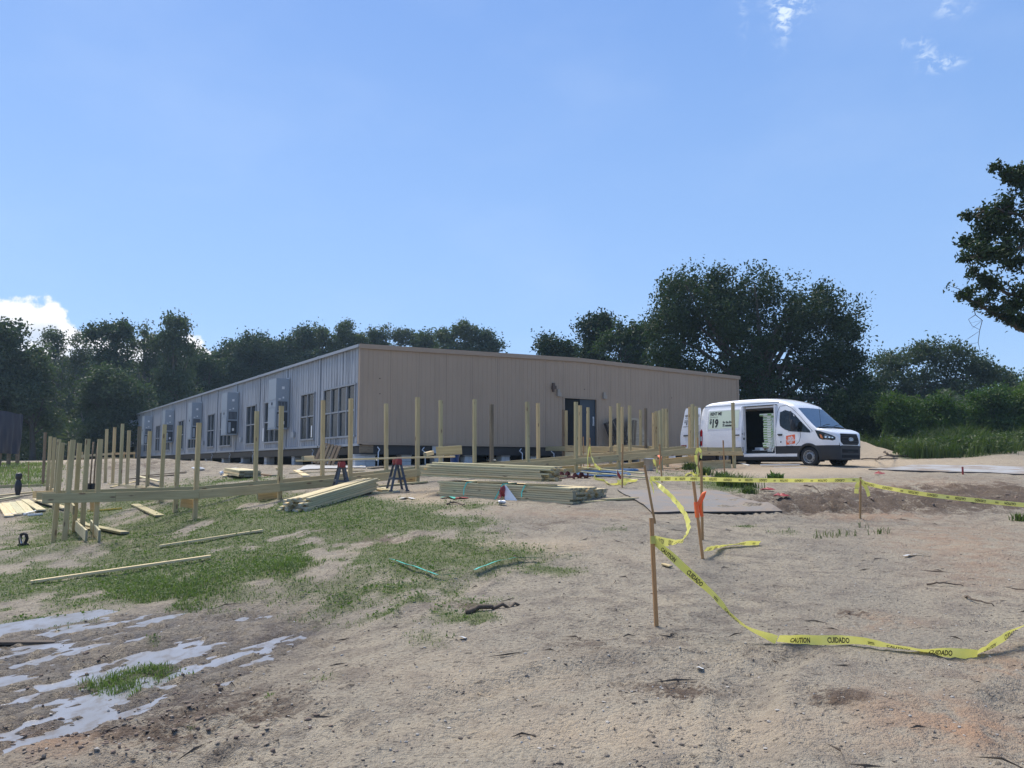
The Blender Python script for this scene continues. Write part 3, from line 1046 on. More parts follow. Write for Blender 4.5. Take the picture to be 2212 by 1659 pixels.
put('door_handle', mb.mesh('door_handle', 'galv'), d2)
# lamps and little boxes over the door
for (xx, zz, w_, h_, mt, nm) in ((8.72, 2.42, .20, .26, 'brown_paint', 'wall_lamp'), (8.98, 2.12, .20, .30, 'light_box', 'junction_box'), (11.5, 2.13, .20, .28, 'light_box', 'junction_box')):
    mb = MB()
    mb.box((xx - w_ / 2, -.12, zz), (xx + w_ / 2, -.016, zz + h_ * .55))
    mb.box((xx - w_ / 2 + .03, -.09, zz + h_ * .55), (xx + w_ / 2 - .05, -.016, zz + h_))
    if nm == 'wall_lamp': mb.box((xx - w_ * .3, -.10, zz - .12), (xx + w_ * .05, -.016, zz))
    put(nm, mb.mesh(nm, mt), bld)
for (xx, zz) in ((.75, 2.42), (.76, 1.85), (10.4, 2.5), (15.6, 2.35)):
    mb = MB(); mb.lathe([(0, -.022), (.02, -.02), (.02, -.012)], 8, 'Y', 0, (xx, 0, zz)); put('bolt_hole', mb.mesh('bolt_hole', 'void_black'), bld)

# grey side wall, twelve modules of 4.27 m
MODL = BY / 12
WZ0, WZ1 = .30, 2.20
PANE = MB(); PANE.box((0, -.335, -.43), (.012, .335, .43)); PANE_ME = PANE.mesh('pane', 'pane_dusty')


def windows_of(k):
    """window openings (y0, columns) inside module k; unit sits on every second seam"""
    if k == 0: return [(.42, 4)]
    if k % 2 == 1: return [(.55, 2)]
    return [(.80, 3)] if k % 4 == 2 else [(.95, 3)]


for k in range(12):
    y0 = k * MODL
    wins = [(a, a + n_ * .82 + .06, n_) for (a, n_) in windows_of(k)]
    mb = MB()
    def strip(a, b_, z0, z1):
        if b_ - a > .02:
            ribbed(mb, (0, y0 + b_, 0), (0, -1, 0), b_ - a, z0, z1, (-1, 0, 0), .30, .065, .045, phase=((b_) % .30))
    strip(.02, MODL - .02, 0, WZ0); strip(.02, MODL - .02, WZ1, BTOP)
    q = .02
    for (a, b_, n_) in wins:
        strip(q, a, WZ0, WZ1); q = b_
    strip(q, MODL - .02, WZ0, WZ1)
    put('siding_panel', mb.mesh('siding_panel', 'grey_siding'), bld)
    mb = MB()
    mb.box((-.045, y0 - .07, -.02), (-.002, y0 + .07, BTOP - .01))
    if k: put('seam_trim', mb.mesh('seam_trim', 'grey_trim'), bld)
    mb = MB(); mb.box((-.05, y0 + .07, -.09), (.02, y0 + MODL - .07, .0)); put('sill_rail', mb.mesh('sill_rail', 'grey_trim'), bld)
    for (a, b_, n_) in wins:
        mb = MB()
        ya, yb_ = y0 + a, y0 + b_
        mb.box((-.06, ya - .05, WZ1 - .01), (.06, yb_ + .05, WZ1 + .05)); mb.box((-.075, ya - .05, WZ0 - .06), (.06, yb_ + .05, WZ0 + .01))
        for c in range(n_ + 1):
            yy = ya + c * (yb_ - ya - .06) / n_
            mb.box((-.05, yy, WZ0 + .01), (.06, yy + .06, WZ1 - .01))
        zz = (WZ0 + WZ1) / 2
        for c in range(n_):
            yy = ya + c * (yb_ - ya - .06) / n_
            mb.box((-.035, yy + .06, zz - .03), (.05, yy + (yb_ - ya - .06) / n_, zz + .03))
        wf = put('window', mb.mesh('window', 'window_frame'), bld)
        for c in range(n_):
            for r_ in range(2):
                yy = ya + (c + .5) * (yb_ - ya - .06) / n_ + .03
                zc = WZ0 + .01 + .45 + r_ * .955 if r_ == 0 else zz + .03 + .445
                p = put('pane', PANE_ME, wf, Matrix.Translation((.005 + .02 * ((c + r_ + k) % 2), yy, zc)) @ Matrix.Diagonal((1, 1.09, 1.02, 1)))
# lighter boards and papers standing behind some panes
mb = MB(); mb.box((-.012, 12.0, .36), (.0, 12.15, 1.0)); put('paper_strip', mb.mesh('paper_strip', 'label_white'), bld)
mb = MB(); mb.box((-.012, 5.1, .36), (.0, 5.22, .85)); put('paper_strip', mb.mesh('paper_strip', 'label_white'), bld)
for yy in (5.0 + MODL * .55, 7.25, 15.8, 24.4):
    mb = MB(); mb.box((-.11, yy, .42), (-.03, yy + .20, .66)); put('meter_box', mb.mesh('meter_box', 'galv'), bld)

# steel floor frame below
mb = MB()
mb.box((.10, .10, -.40), (BX - .1, .16, -.055)); mb.box((.10, .07, -.40), (BX - .1, .10, -.37)); mb.box((.10, .06, -.09), (BX - .1, .10, -.055))
put('floor_beam', mb.mesh('floor_beam', 'black_steel'), bld)
mb = MB()
mb.box((.10, .17, -.40), (.16, BY - .1, -.10)); mb.box((.07, .17, -.40), (.10, BY - .1, -.37))
put('floor_beam', mb.mesh('floor_beam', 'black_steel'), bld)
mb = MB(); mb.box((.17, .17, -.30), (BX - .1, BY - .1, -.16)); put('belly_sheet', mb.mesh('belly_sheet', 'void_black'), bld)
mb = MB(); mb.box((7.0, 1.6, -2.2), (BX - .3, 1.7, -.31)); mb.box((2.0, 2.6, -2.2), (7.0, 2.7, -.31)); mb.box((1.6, 2.4, -2.2), (1.7, BY - .5, -.31))  # black upright sheets stand in for the shade under the floor
put('crawl_shade', mb.mesh('crawl_shade', 'void_black'), bld)
for (a, b_) in ((.02, .55), (3.0, 3.35)):
    mb = MB(); mb.box((a, .03, -.34), (b_, .07, -.06)); put('end_plate', mb.mesh('end_plate', 'timber_old' if a < 1 else 'block'), bld)
# block piers
BLK = MB(); BLK.box((-.197, -.097, 0), (.197, .097, .19)); BLK_ME = BLK.mesh('concrete_block', 'block')


def pier(x, y, wide=1, ax=0):
    gw = bworld(x, y, 0); gz = G(gw.x, gw.y) - BC.z
    top = -.40
    n_ = max(1, int(round((top - .05 - gz) / .2)))
    h0 = top - .05 - n_ * .2
    pad = MB(); pad.box((-.26 * wide, -.26, min(gz - .1, h0 - .12)), (.26 * wide, .26, h0 - .002)); pad.box((-.22 * wide, -.2, top - .045), (.22 * wide, .2, top - .004))
    p = put('pier', pad.mesh('pier', 'block'), bld, Matrix.Translation((x, y, 0)) @ Matrix.Rotation(ax, 4, 'Z'))
    for r_ in range(n_):
        for c in range(2):
            if wide > 1:
                for e in (-1, 1): put('concrete_block', BLK_ME, p, Matrix.Translation((e * .2, -.1 + .2 * c, h0 + r_ * .2 + .003)) @ Matrix.Diagonal((.98, .97, 1, 1)))
            else:
                M = Matrix.Translation((0, -.1 + .2 * c, h0 + r_ * .2 + .003)) if r_ % 2 else Matrix.Translation((-.1 + .2 * c, 0, h0 + r_ * .2 + .003)) @ Matrix.Rotation(math.pi / 2, 4, 'Z')
                put('concrete_block', BLK_ME, p, M @ Matrix.Diagonal((.98, .98, 1, 1)))


def s_at_u(u):      # distance along the tan wall seen at u
    a = (u - 1106) / FPX; ca, sa = math.cos(BANG), math.sin(BANG)
    return (a * BC.y - BC.x) / (ca - a * sa)


def t_at_u(u):      # distance along the grey wall seen at u
    a = (u - 1106) / FPX; ca, sa = math.cos(BANG), math.sin(BANG)
    return (a * BC.y - BC.x) / (-sa - a * ca)


pier(.30, .36, 2)
for u in (883, 953, 1018, 1097, 1160, 1215, 1275, 1335, 1390, 1440): pier(s_at_u(u), .36)
for u in (701, 627, 568, 518, 477, 441, 412, 388, 368, 350, 334): pier(.36, t_at_u(u), 1, math.pi / 2)
# strap stubs of the ground anchors
for (x, y, l, b_) in ([(s_at_u(u), .02, 1.0, .10) for u in (815, 916, 1125, 1193)] + [(-.05, t_at_u(u), .62, .05) for u in (676, 606, 548, 498, 460)]):
    gw = bworld(x, y - .15, 0); gz = G(gw.x, gw.y) - BC.z
    mb = MB()
    mb.tube([(x, y - .15, gz - .05), (x + .01, y - .12, gz + .25), (x + .02, y - .10, -.32), (x + .09 * (-1 if x > 1 else 1), y - .06, -.22), (x + .02, y - .02, -.12)], .022, 5)
    put('anchor_strap', mb.mesh('anchor_strap', 'pvc' if x > .5 else 'galv'), bld)

# wall hung air conditioners, one at every second seam
def unit_meshes():
    P = {}
    w, d, h = 1.12, .62, 2.26
    b = MB(); b.box((-d, -w / 2, 0), (-.05, w / 2, h)); b.box((-d - .012, -w / 2 + .02, 1.32), (-d, w / 2 - .02, 1.335)); b.box((-d - .012, -w / 2 + .02, .97), (-d, w / 2 - .02, .985))
    b.box((-d + .02, -w / 2 - .012, 1.26), (-.07, -w / 2, 1.275)); b.box((-d - .02, -w / 2 - .015, -.02), (-.05, w / 2 + .015, .0))
    P['cabinet'] = b.mesh('cabinet', 'unit_grey')
    b = MB(); b.box((-d + .09, -w / 2 - .010, .82), (-.10, -w / 2 - .001, 1.22))
    for q in range(6):
        b.box((-d + .11 + q * .068, -w / 2 - .022, .84), (-d + .125 + q * .068, -w / 2 - .010, 1.20), 1)
    P['grille'] = b.mesh('grille', ['unit_dark', 'unit_grey'])
    b = MB(); b.box((-d + .06, -w / 2 - .010, .05), (-.08, -w / 2 - .001, .76))
    b.box((-d + .09, -w / 2 - .018, .10), (-d + .22, -w / 2 - .010, .66), 1); b.box((-d + .30, -w / 2 - .018, .2), (-d + .40, -w / 2 - .010, .34), 2); b.box((-d + .06, -w / 2 - .02, .74), (-.08, -w / 2 - .008, .80), 1)
    P['coil_opening'] = b.mesh('coil_opening', ['unit_dark', 'unit_grey', 'label_white'])
    b = MB(); b.box((-d - .014, -w / 2 + .06, .06), (-d - .001, w / 2 - .06, .90))
    P['front_panel'] = b.mesh('front_panel', 'unit_grey')
    b = MB(); b.box((-d - .022, -.06, 1.08), (-d - .001, .05, 1.20)); P['badge'] = b.mesh('badge', 'unit_dark')
    b = MB(); b.box((-d + .26, -w / 2 - .006, 1.78), (-d + .38, -w / 2 - .001, 1.90)); b.box((-d + .30, -w / 2 - .006, 1.36), (-d + .37, -w / 2 - .001, 1.44)); b.box((-d + .12, -w / 2 - .006, 1.31), (-d + .22, -w / 2 - .001, 1.35)); P['sticker'] = b.mesh('sticker', 'label_white')
    b = MB(); b.box((-.05, -w / 2 - .06, .1), (-.03, w / 2 + .06, h + .05)); P['side_flange'] = b.mesh('side_flange', 'unit_grey')
    return P


UP = unit_meshes()
where = ['hung on the grey wall, the one next to the tan corner', 'hung on the grey wall, second from the tan corner', 'hung on the grey wall, third from the tan corner',
         'hung on the grey wall, fourth from the tan corner', 'hung on the grey wall, fifth from the tan corner', 'standing past the far end of the grey wall, sixth and last']
for k in range(6):
    M = BM @ Matrix.Translation((0, 8.533 * (k + 1) + .2 if k < 5 else BY - .9, .82)) 
    o = thing('air_conditioner', 'grey upright air conditioner ' + where[k], 'air conditioner', M, 'wall hung air conditioners')
    for nm, me in UP.items(): put(nm, me, o)
o = thing('air_conditioner', 'pale air conditioner jutting from the far side wall above the white van', 'air conditioner', BM @ Matrix.Translation((BX, 1.15, .95)) @ Matrix.Rotation(math.pi, 4, 'Z'), 'wall hung air conditioners')
for nm, me in UP.items(): put(nm, me, o)

# ------------------------------------------------------------------ black cloth fence at the edge of the wood
fa, fb = at(-140, 1003, 33.0), at(43, 1003, 44.0)
fl = thing('screen_fence', 'tall dark cloth screen fence standing on short timber posts beside the lawn', 'fence', fa)
dirf = (fb - fa); Lf = dirf.length; dirf.normalize()
nf = Vector((-dirf.y, dirf.x, 0))
P = []
for i in range(90):
    s = Lf * i / 89; row = []
    for j in range(14):
        z = .55 + 2.1 * j / 13
        wv = .05 * math.sin(s * 5.1 + .5 * math.sin(z * 3)) * (1.1 - j / 13) + .06 * float(fbm(np.array([s * 1.7]), np.array([z * .8]), 2, 3)[0])
        q = dirf * s + nf * wv
        row.append((q.x, q.y, z - .015 * math.sin(s * 2.0) * (j == 13)))
    P.append(row)
mb = MB(); mb.grid(P)
mb.grid([[(q[0] - nf.x * .01, q[1] - nf.y * .01, q[2]) for q in r] for r in P])
put('cloth_panel', mb.mesh('cloth_panel', 'dark_canvas'), fl)
for i in range(9):
    s = Lf - .05 - i * 1.5
    mb = MB(); q = dirf * s + nf * .12
    gz = G(fa.x + q.x, fa.y + q.y) - fa.z
    mb.box((q.x - .07, q.y - .07, gz - .1), (q.x + .07, q.y + .07, 2.7 if i == 0 else 2.5))
    put('post', mb.mesh('post', 'timber_old'), fl)

# ------------------------------------------------------------------ trees
def unit(v):
    return v / np.maximum(np.linalg.norm(v, axis=-1, keepdims=True), 1e-9)


def leaves_mesh(name, C, size, mat, r, aspect=.55, flat=.0):
    """diamond shaped leaf sprays at places C (n,3)"""
    n = len(C)
    a = unit(r.normal(size=(n, 3)) * np.array([1, 1, 1 - flat]))
    b = unit(np.cross(a, r.normal(size=(n, 3)) + np.array([0, 0, flat * 2])))
    s = size * (.6 + .8 * r.random((n, 1)))
    nrm = np.cross(a, b)
    bend = nrm * s * .18
    V = np.stack([C - a * s * .5, C + b * s * aspect * .5 + bend, C + a * s * .5, C - b * s * aspect * .5 + bend], 1).reshape(-1, 3)
    F = np.arange(n * 4).reshape(n, 4)
    return np_mesh(name, V, F, mat)


def clump_points(r, lobes, per_m2, clump_r, leaves_per, inner=.35, droop=.0, gap=.0, sub=9):
    """leaf places: clumps on and inside ellipsoid lobes (x, y, z, rx, ry, rz)"""
    out = []; cl = []
    full = []
    for (x, y, z, rx, ry, rz) in lobes:
        full.append((x, y, z, rx * .74, ry * .74, rz * .74))
        for _ in range(sub):
            d = unit(r.normal(size=3) + np.array([0, 0, .25])); k = .20 + .24 * r.random()
            e = 1.0 + .8 * r.random() * (d[2] > .2); full.append((x + d[0] * rx * .80, y + d[1] * ry * .80, z + d[2] * rz * .80, rx * k / e ** .5, ry * k / e ** .5, rz * k * e))
    for (x, y, z, rx, ry, rz) in full:
        area = 4 * math.pi * ((rx * ry) ** 1.6 + (rx * rz) ** 1.6 + (ry * rz) ** 1.6) ** (1 / 1.6) / 3 ** (1 / 1.6)
        n = max(4, int(area * per_m2))
        d = unit(r.normal(size=(n, 3)))
        rad = 1 - inner * r.random((n, 1)) ** 1.6 + .05 * r.normal(size=(n, 1))
        c = d * rad * np.array([rx, ry, rz]) + np.array([x, y, z])
        if gap: c = c[r.random(n) > gap]
        cl.append(c)
    c = np.concatenate(cl)
    k = len(c)
    cr = clump_r * (.55 + .9 * r.random((k, 1)))
    m = np.maximum(3, (leaves_per * (cr[:, 0] / clump_r) ** 2)).astype(int)
    ii = np.repeat(np.arange(k), m)
    off = r.normal(size=(len(ii), 3)) * np.array([.55, .55, .42])
    P = c[ii] + off * cr[ii]
    return P, c


def limb_tubes(mb, r, base, top, rad, targets, n=6):
    """trunk from base to top, then curved limbs to each target"""
    base = Vector(base); top = Vector(top)
    k = 6; pts = []
    for i in range(k + 1):
        t = i / k
        p = base.lerp(top, t) + Vector((math.sin(t * 5 + base.x) * .10, math.cos(t * 4 + base.y) * .10, 0)) * (top.z - base.z) * .18 * t
        pts.append(p)
    mb.tube(pts, [rad * (1.25 if i == 0 else 1.0) * (1 - .45 * i / k) for i in range(k + 1)], 8)
    for tg in targets:
        tg = Vector(tg)
        t0 = .45 + .55 * float(r.random()); i = min(k - 1, int(t0 * k)); s = pts[i].lerp(pts[i + 1], t0 * k - i)
        mid = s.lerp(tg, .5) + Vector((0, 0, .18 * (tg - s).length)) + Vector(r.normal(size=3) * .08 * (tg - s).length)
        q = [s]
        for j in range(1, 6):
            tt = j / 5
            q.append(s * (1 - tt) ** 2 + mid * 2 * tt * (1 - tt) + tg * tt * tt + Vector(r.normal(size=3) * .04))
        r0 = rad * .42
        mb.tube(q, [r0 * (1 - .85 * j / 5) for j in range(6)], 5)


def tree(name, label, cat, X, Y, lobes, leaf, mat, seed, per=.9, clump=.75, lper=26, rad=.25, inner=.4, group=None, bark='bark', zb=None, gap=0.0, nl=14, aspect=.55):
    """lobes in metres relative to the foot of the tree"""
    r = np.random.default_rng(seed)
    zb = G(X, Y) - .1 if zb is None else zb
    t = thing(name, label, cat, (X, Y, zb), group)
    P, c = clump_points(r, lobes, per, clump, lper, inner, gap=gap)
    P = P[P[:, 2] > .15]
    put('crown', leaves_mesh('crown', P, leaf, mat, r, aspect), t)
    zc = np.average([l[2] for l in lobes]); xc = np.average([l[0] for l in lobes]); yc = np.average([l[1] for l in lobes])
    mb = MB()
    tg = c[r.choice(len(c), min(nl, len(c)), False)]
    tg = np.array([xc, yc, zc]) + (tg - np.array([xc, yc, zc])) * .9
    limb_tubes(mb, r, (0, 0, 0), (xc * .6, yc * .6, max(1.0, zc * .9)), rad, tg)
    put('trunk', mb.mesh('trunk', bark), t)
    return t


def px_lobes(foot, lst):
    """lobes given as photograph positions (u, v, half width, half height, depth)"""
    out = []
    for (u, v, ru, rv, Y) in lst:
        p = at(u, v, Y) - foot
        k = Y / FPX
        out.append((p.x, p.y, p.z, ru * k, (ru + rv) * .5 * k, rv * k))
    return out


def px_tree(name, label, cat, u, Y, lst, leaf, mat, seed, **kw):
    a, _ = ray(u, 1004)
    X = a * Y
    zb = G(X, Y) - .1
    return tree(name, label, cat, X, Y, px_lobes(Vector((X, Y, zb)), [q if len(q) == 5 else (*q, Y) for q in lst]), leaf, mat, seed, zb=zb, **kw)


# the great oak behind the van
px_tree('oak_tree', 'huge dark round-crowned oak rising behind the white van', 'tree', 1640, 50,
        [(1480, 640, 72, 50), (1450, 720, 60, 70), (1530, 690, 80, 70), (1570, 625, 60, 40), (1650, 640, 80, 62), (1720, 700, 70, 70), (1640, 740, 110, 80), (1790, 680, 58, 66), (1815, 740, 36, 60), (1760, 780, 80, 60),
         (1690, 830, 130, 60), (1550, 810, 110, 60), (1440, 790, 40, 34), (1830, 820, 50, 50), (1720, 910, 110, 60, 49), (1850, 880, 46, 70, 49), (1835, 850, 50, 40), (1600, 890, 80, 50)],
        .19, 'leaf_oak', 101, per=.85, clump=.58, lper=70, rad=.5, inner=.75, nl=26)
# smaller trees between oak and roof
px_tree('roadside_tree', 'slim dark tree with a flat-topped crown over the tan roof', 'tree', 1290, 62, [(1278, 715, 28, 28), (1290, 760, 34, 32), (1275, 800, 26, 26), (1300, 700, 16, 14)], .24, 'leaf_oak', 102, per=.85, clump=.56, lper=52, inner=.7, rad=.22)
px_tree('roadside_tree', 'middle-sized leafy tree filling the gap beside the great oak', 'tree', 1345, 60, [(1335, 740, 36, 38), (1375, 750, 36, 46), (1350, 800, 60, 40), (1395, 720, 14, 20)], .24, 'leaf_dark', 103, per=.85, clump=.56, lper=52, inner=.7, rad=.24)
px_tree('roadside_tree', 'small round tree top peeping over the middle of the tan roof', 'tree', 1192, 66, [(1185, 752, 28, 22), (1215, 762, 28, 18), (1195, 785, 44, 24)], .25, 'leaf_oak', 104, per=.85, clump=.56, lper=52, inner=.7, rad=.2)
# beyond the plate on the east side
px_tree('airy_oak', 'broad grey-green oak with open branches beyond the bushes', 'tree', 1990, 66,
        [(1920, 800, 50, 34), (1975, 775, 56, 28), (2030, 765, 50, 24), (2085, 790, 50, 34), (2000, 830, 90, 40), (2125, 825, 44, 30), (1890, 850, 30, 40), (2060, 870, 90, 40), (1950, 870, 70, 40)], .24, 'leaf_far', 105, per=.9, clump=.62, lper=44, rad=.3, inner=.6, gap=.12, nl=14)
px_tree('airy_oak', 'small thin oak at the end of the open-branched row', 'tree', 2165, 70, [(2150, 820, 26, 20), (2180, 830, 20, 20), (2165, 860, 30, 24)], .26, 'leaf_far', 106, per=.7, clump=.6, lper=24, rad=.2, gap=.2)
px_tree('airy_oak', 'thin grey tree standing alone under the overhanging limbs', 'tree', 2225, 66, [(2210, 850, 14, 16), (2235, 830, 26, 30), (2230, 880, 30, 40)], .26, 'leaf_far', 107, per=.7, clump=.6, lper=22, rad=.2, gap=.2)
# bushes on the bank
BU = [(1838, 905, [(1830, 905, 44, 44), (1860, 930, 40, 34), (1812, 935, 30, 26)], 'dark green bush next to the sand heap', .17, 'leaf_dark'),
      (1945, 905, [(1930, 885, 36, 26), (1960, 900, 34, 30), (1940, 930, 50, 30)], 'yellow-green bush with two humps on the bank', .16, 'leaf_bush'),
      (2035, 905, [(2025, 880, 26, 20), (2050, 895, 32, 28), (2030, 925, 44, 30)], 'rounded yellow-green bush in the middle of the bank', .16, 'leaf_bush'),
      (2145, 905, [(2130, 880, 40, 34), (2165, 870, 38, 34), (2110, 915, 40, 34), (2160, 920, 50, 34)], 'largest yellow-green bush on the bank', .16, 'leaf_bush'),
      (2215, 905, [(2205, 885, 28, 30), (2230, 870, 34, 40), (2215, 925, 40, 34)], 'tall green bush where the bank leaves the picture', .16, 'leaf_bush'),
      (1890, 900, [(1890, 905, 30, 30), (1880, 880, 20, 24)], 'small dark bush wedged between two paler ones', .16, 'leaf_dark'),
      (2085, 920, [(2085, 915, 30, 22)], 'low dark shrub in front of the open-branched oak', .15, 'leaf_dark')]
for i, (u, v, lb, lab, lf, mt) in enumerate(BU):
    px_tree('bush', lab, 'bush', u, 45 if mt == 'leaf_bush' else 47, lb, lf, mt, 120 + i, per=1.5, clump=.40, lper=44, rad=.07, inner=.6, nl=8)

# wood along the west and north side: (u, depth, lobes, kind)
WL = [(-30, 64, [(-40, 740, 60, 50), (10, 730, 40, 40), (-10, 800, 80, 60), (40, 790, 40, 40), (-60, 880, 90, 60), (20, 860, 60, 50)], 'd', 'tall dark tree with a bare dead twig at the very edge of the wood'),
      (70, 66, [(70, 790, 40, 36), (60, 850, 56, 50), (90, 900, 50, 44), (30, 920, 40, 40)], 'd', 'bushy dark tree just behind the cloth fence'),
      (120, 84, [(112, 745, 22, 34), (125, 790, 34, 40), (110, 850, 44, 50), (120, 910, 40, 40)], 'a', 'thin airy tree against the white cloud'),
      (178, 84, [(175, 755, 20, 30), (182, 800, 34, 40), (175, 860, 40, 50)], 'a', 'second thin airy tree, in front of the cloud'),
      (240, 80, [(225, 725, 32, 26), (262, 718, 26, 18), (240, 770, 46, 40), (240, 830, 56, 50), (235, 900, 60, 50)], 'd', 'tall loose tree standing highest in front of the cloud'),
      (245, 72, [(225, 830, 36, 36), (265, 850, 44, 44), (215, 880, 48, 50), (270, 910, 56, 50), (240, 940, 70, 40)], 'd2', 'rounded lower tree standing out in front of the wood'),
      (310, 84, [(300, 735, 26, 30), (325, 760, 26, 36), (305, 800, 40, 44), (315, 860, 50, 50)], 'a', 'airy tree between the loose tree and the spire-shaped one'),
      (375, 80, [(378, 712, 22, 24), (360, 745, 26, 28), (392, 760, 28, 30), (372, 800, 40, 40), (375, 860, 52, 50), (370, 920, 56, 44)], 'd', 'spire-shaped tree with a tall narrow top'),
      (438, 88, [(430, 775, 26, 26), (448, 800, 30, 34), (435, 850, 44, 44), (440, 910, 46, 40)], 'd', 'low tree in the dip of the wood'),
      (505, 92, [(500, 765, 34, 30), (540, 750, 40, 30), (510, 810, 56, 44), (500, 870, 60, 50)], 'd2', 'dense round-headed tree behind the grey wall'),
      (575, 94, [(560, 755, 34, 26), (595, 775, 34, 34), (575, 830, 54, 50)], 'd2', 'dense tree joining the round-headed one'),
      (648, 96, [(640, 745, 30, 26), (665, 730, 22, 18), (655, 785, 44, 36), (640, 830, 50, 40)], 'd', 'leafy tree over the low end of the grey roof'),
      (705, 98, [(700, 735, 28, 22), (730, 755, 30, 26), (705, 785, 44, 34)], 'd', 'leafy tree over the middle of the grey roof'),
      (752, 98, [(748, 722, 18, 20), (770, 745, 22, 24), (755, 780, 36, 30)], 'd', 'narrow tree with a little tuft on top'),
      (800, 100, [(797, 735, 24, 22), (812, 765, 30, 26), (795, 790, 36, 26)], 'd', 'rounded tree just above the corner of the roof'),
      (856, 100, [(845, 722, 30, 16), (872, 728, 22, 14), (856, 760, 34, 26), (850, 790, 34, 24)], 'a', 'airy spreading tree over the tan wall near the corner'),
      (918, 100, [(905, 740, 26, 18), (930, 750, 24, 20), (918, 780, 40, 26)], 'd', 'low tree over the tan wall, second from the corner'),
      (985, 96, [(972, 728, 24, 18), (1010, 718, 26, 18), (995, 755, 50, 28), (985, 785, 50, 26)], 'd', 'twin-topped tree over the tan wall'),
      (1050, 96, [(1045, 735, 26, 20), (1062, 755, 20, 20), (1045, 780, 40, 26)], 'd', 'last tree of the wood, where open sky begins')]
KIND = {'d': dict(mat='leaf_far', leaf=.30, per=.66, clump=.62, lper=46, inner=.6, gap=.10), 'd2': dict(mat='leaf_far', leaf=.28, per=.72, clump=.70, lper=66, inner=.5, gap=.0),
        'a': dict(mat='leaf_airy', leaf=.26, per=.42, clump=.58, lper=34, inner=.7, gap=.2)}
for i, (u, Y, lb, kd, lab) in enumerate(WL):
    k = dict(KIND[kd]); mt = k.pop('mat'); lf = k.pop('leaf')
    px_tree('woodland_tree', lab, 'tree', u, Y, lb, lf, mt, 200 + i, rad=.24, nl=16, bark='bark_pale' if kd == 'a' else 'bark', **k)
# dead twig
mb = MB(); p0 = at(28, 720, 64); p1 = at(62, 683, 64)
mb.tube([p0, p0.lerp(p1, .4) + Vector((.1, 0, .05)), p1], [.07, .05, .015], 5); mb.tube([p0.lerp(p1, .55), at(50, 680, 64)], [.035, .012], 4)
# behind them the far wood as one mass
r = np.random.default_rng(55)
n = 95000
uu = r.uniform(-420, 1110, n)
Yb = np.where(uu < 560, 96, 108) + r.uniform(-4, 10, n)
aa = (uu - 1106) / FPX
topv = 778 + 20 * fbm(uu / 42., uu * 0 + .3, 4, 9) - np.clip((-uu) / 300, 0, 1) * 50 - np.clip((uu - 480) / 120, 0, 1) * 26 + np.clip((uu - 1060) / 40, 0, 1) * 60
vv = 1004 - (1004 - topv) * r.random(n) ** .8
H = (1004 - vv) / FPX * Yb
C = np.stack([aa * Yb, Yb, EYE + H], -1)
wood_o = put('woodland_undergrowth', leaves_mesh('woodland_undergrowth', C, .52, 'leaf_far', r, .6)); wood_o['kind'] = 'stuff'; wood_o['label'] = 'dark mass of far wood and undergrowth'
# undergrowth at the foot of the wood, both sides of the building
n = 42000
uu = np.concatenate([r.uniform(-420, 470, 20000), r.uniform(1300, 2900, 22000)])
west = uu < 600
Yb = np.where(west, 78 + r.uniform(-5, 5, n) + np.clip((uu - 100) / 100, 0, 3), 58 + r.uniform(-3, 6, n))
aa = (uu - 1106) / FPX
vt = np.where(west, 905 + 22 * fbm(uu / 40., uu * 0 + .7, 3, 19), 850 + 22 * fbm(uu / 40., uu * 0 + .9, 3, 29))
vv = 1000 - (1000 - vt) * r.random(n)
C = np.stack([aa * Yb, Yb, EYE + (1004 - vv) / FPX * Yb], -1)
ug = put('undergrowth', leaves_mesh('undergrowth', C, .42, 'leaf_far', r, .6)); ug['kind'] = 'stuff'; ug['label'] = 'dense shrubs at the foot of the wood'
# palmetto fans at the foot of the wood
for i, (u, v, k) in enumerate(((165, 955, 1.0), (215, 945, 1.1), (140, 985, .8))):
    p = at(u, v, 72); z0 = G(p.x, p.y)
    V = []; Fq = []
    rr = np.random.default_rng(400 + i)
    for fan in range(14):
        d = unit(rr.normal(size=3) * np.array([1, 1, .4]) + np.array([0, 0, .5])); tip = np.array([0, 0, (p.z - z0)]) + d * 1.0 * k
        side = unit(np.cross(d, [0, 0, 1]))
        for q in range(9):
            t = (q - 4) / 4 * 1.1
            e = d * math.cos(t) + side * math.sin(t); e = unit(e + np.array([0, 0, -.25 * abs(t)]))
            w = unit(np.cross(e, d + .01)) * .05
            b = len(V); V += [tip - w, tip + w, tip + e * .8 * k]; Fq.append((b, b + 1, b + 2))
    t = thing('palmetto', ['fan-leaved palmetto at the foot of the wood, the middle one', 'fan-leaved palmetto at the foot of the wood, the tallest one', 'fan-leaved palmetto at the foot of the wood, lowest and beside the sand road'][i], 'palm', (p.x, p.y, z0), 'palmettos under the wood')
    put('crown', np_mesh('crown', np.array(V), np.array(Fq), 'leaf_airy'), t)
    mb = MB(); mb.tube([(0, 0, -.1), (.05, 0, (p.z - z0) * .6), (0, 0, (p.z - z0))], [.14, .11, .07], 6); put('trunk', mb.mesh('trunk', 'bark'), t)

# the overhanging oak at the east edge, its limbs reaching over the bank
OY = 24.0
ft = Vector((19.2, OY, 0)); ft.z = G(ft.x, ft.y) - .1
oak = thing('overhanging_oak', 'near oak at the edge of the frame whose limbs hang out over the bank', 'tree', ft)
r = np.random.default_rng(77)
mb = MB()


def P3(u, v, dy=0.0): return at(u, v, OY + dy) - ft


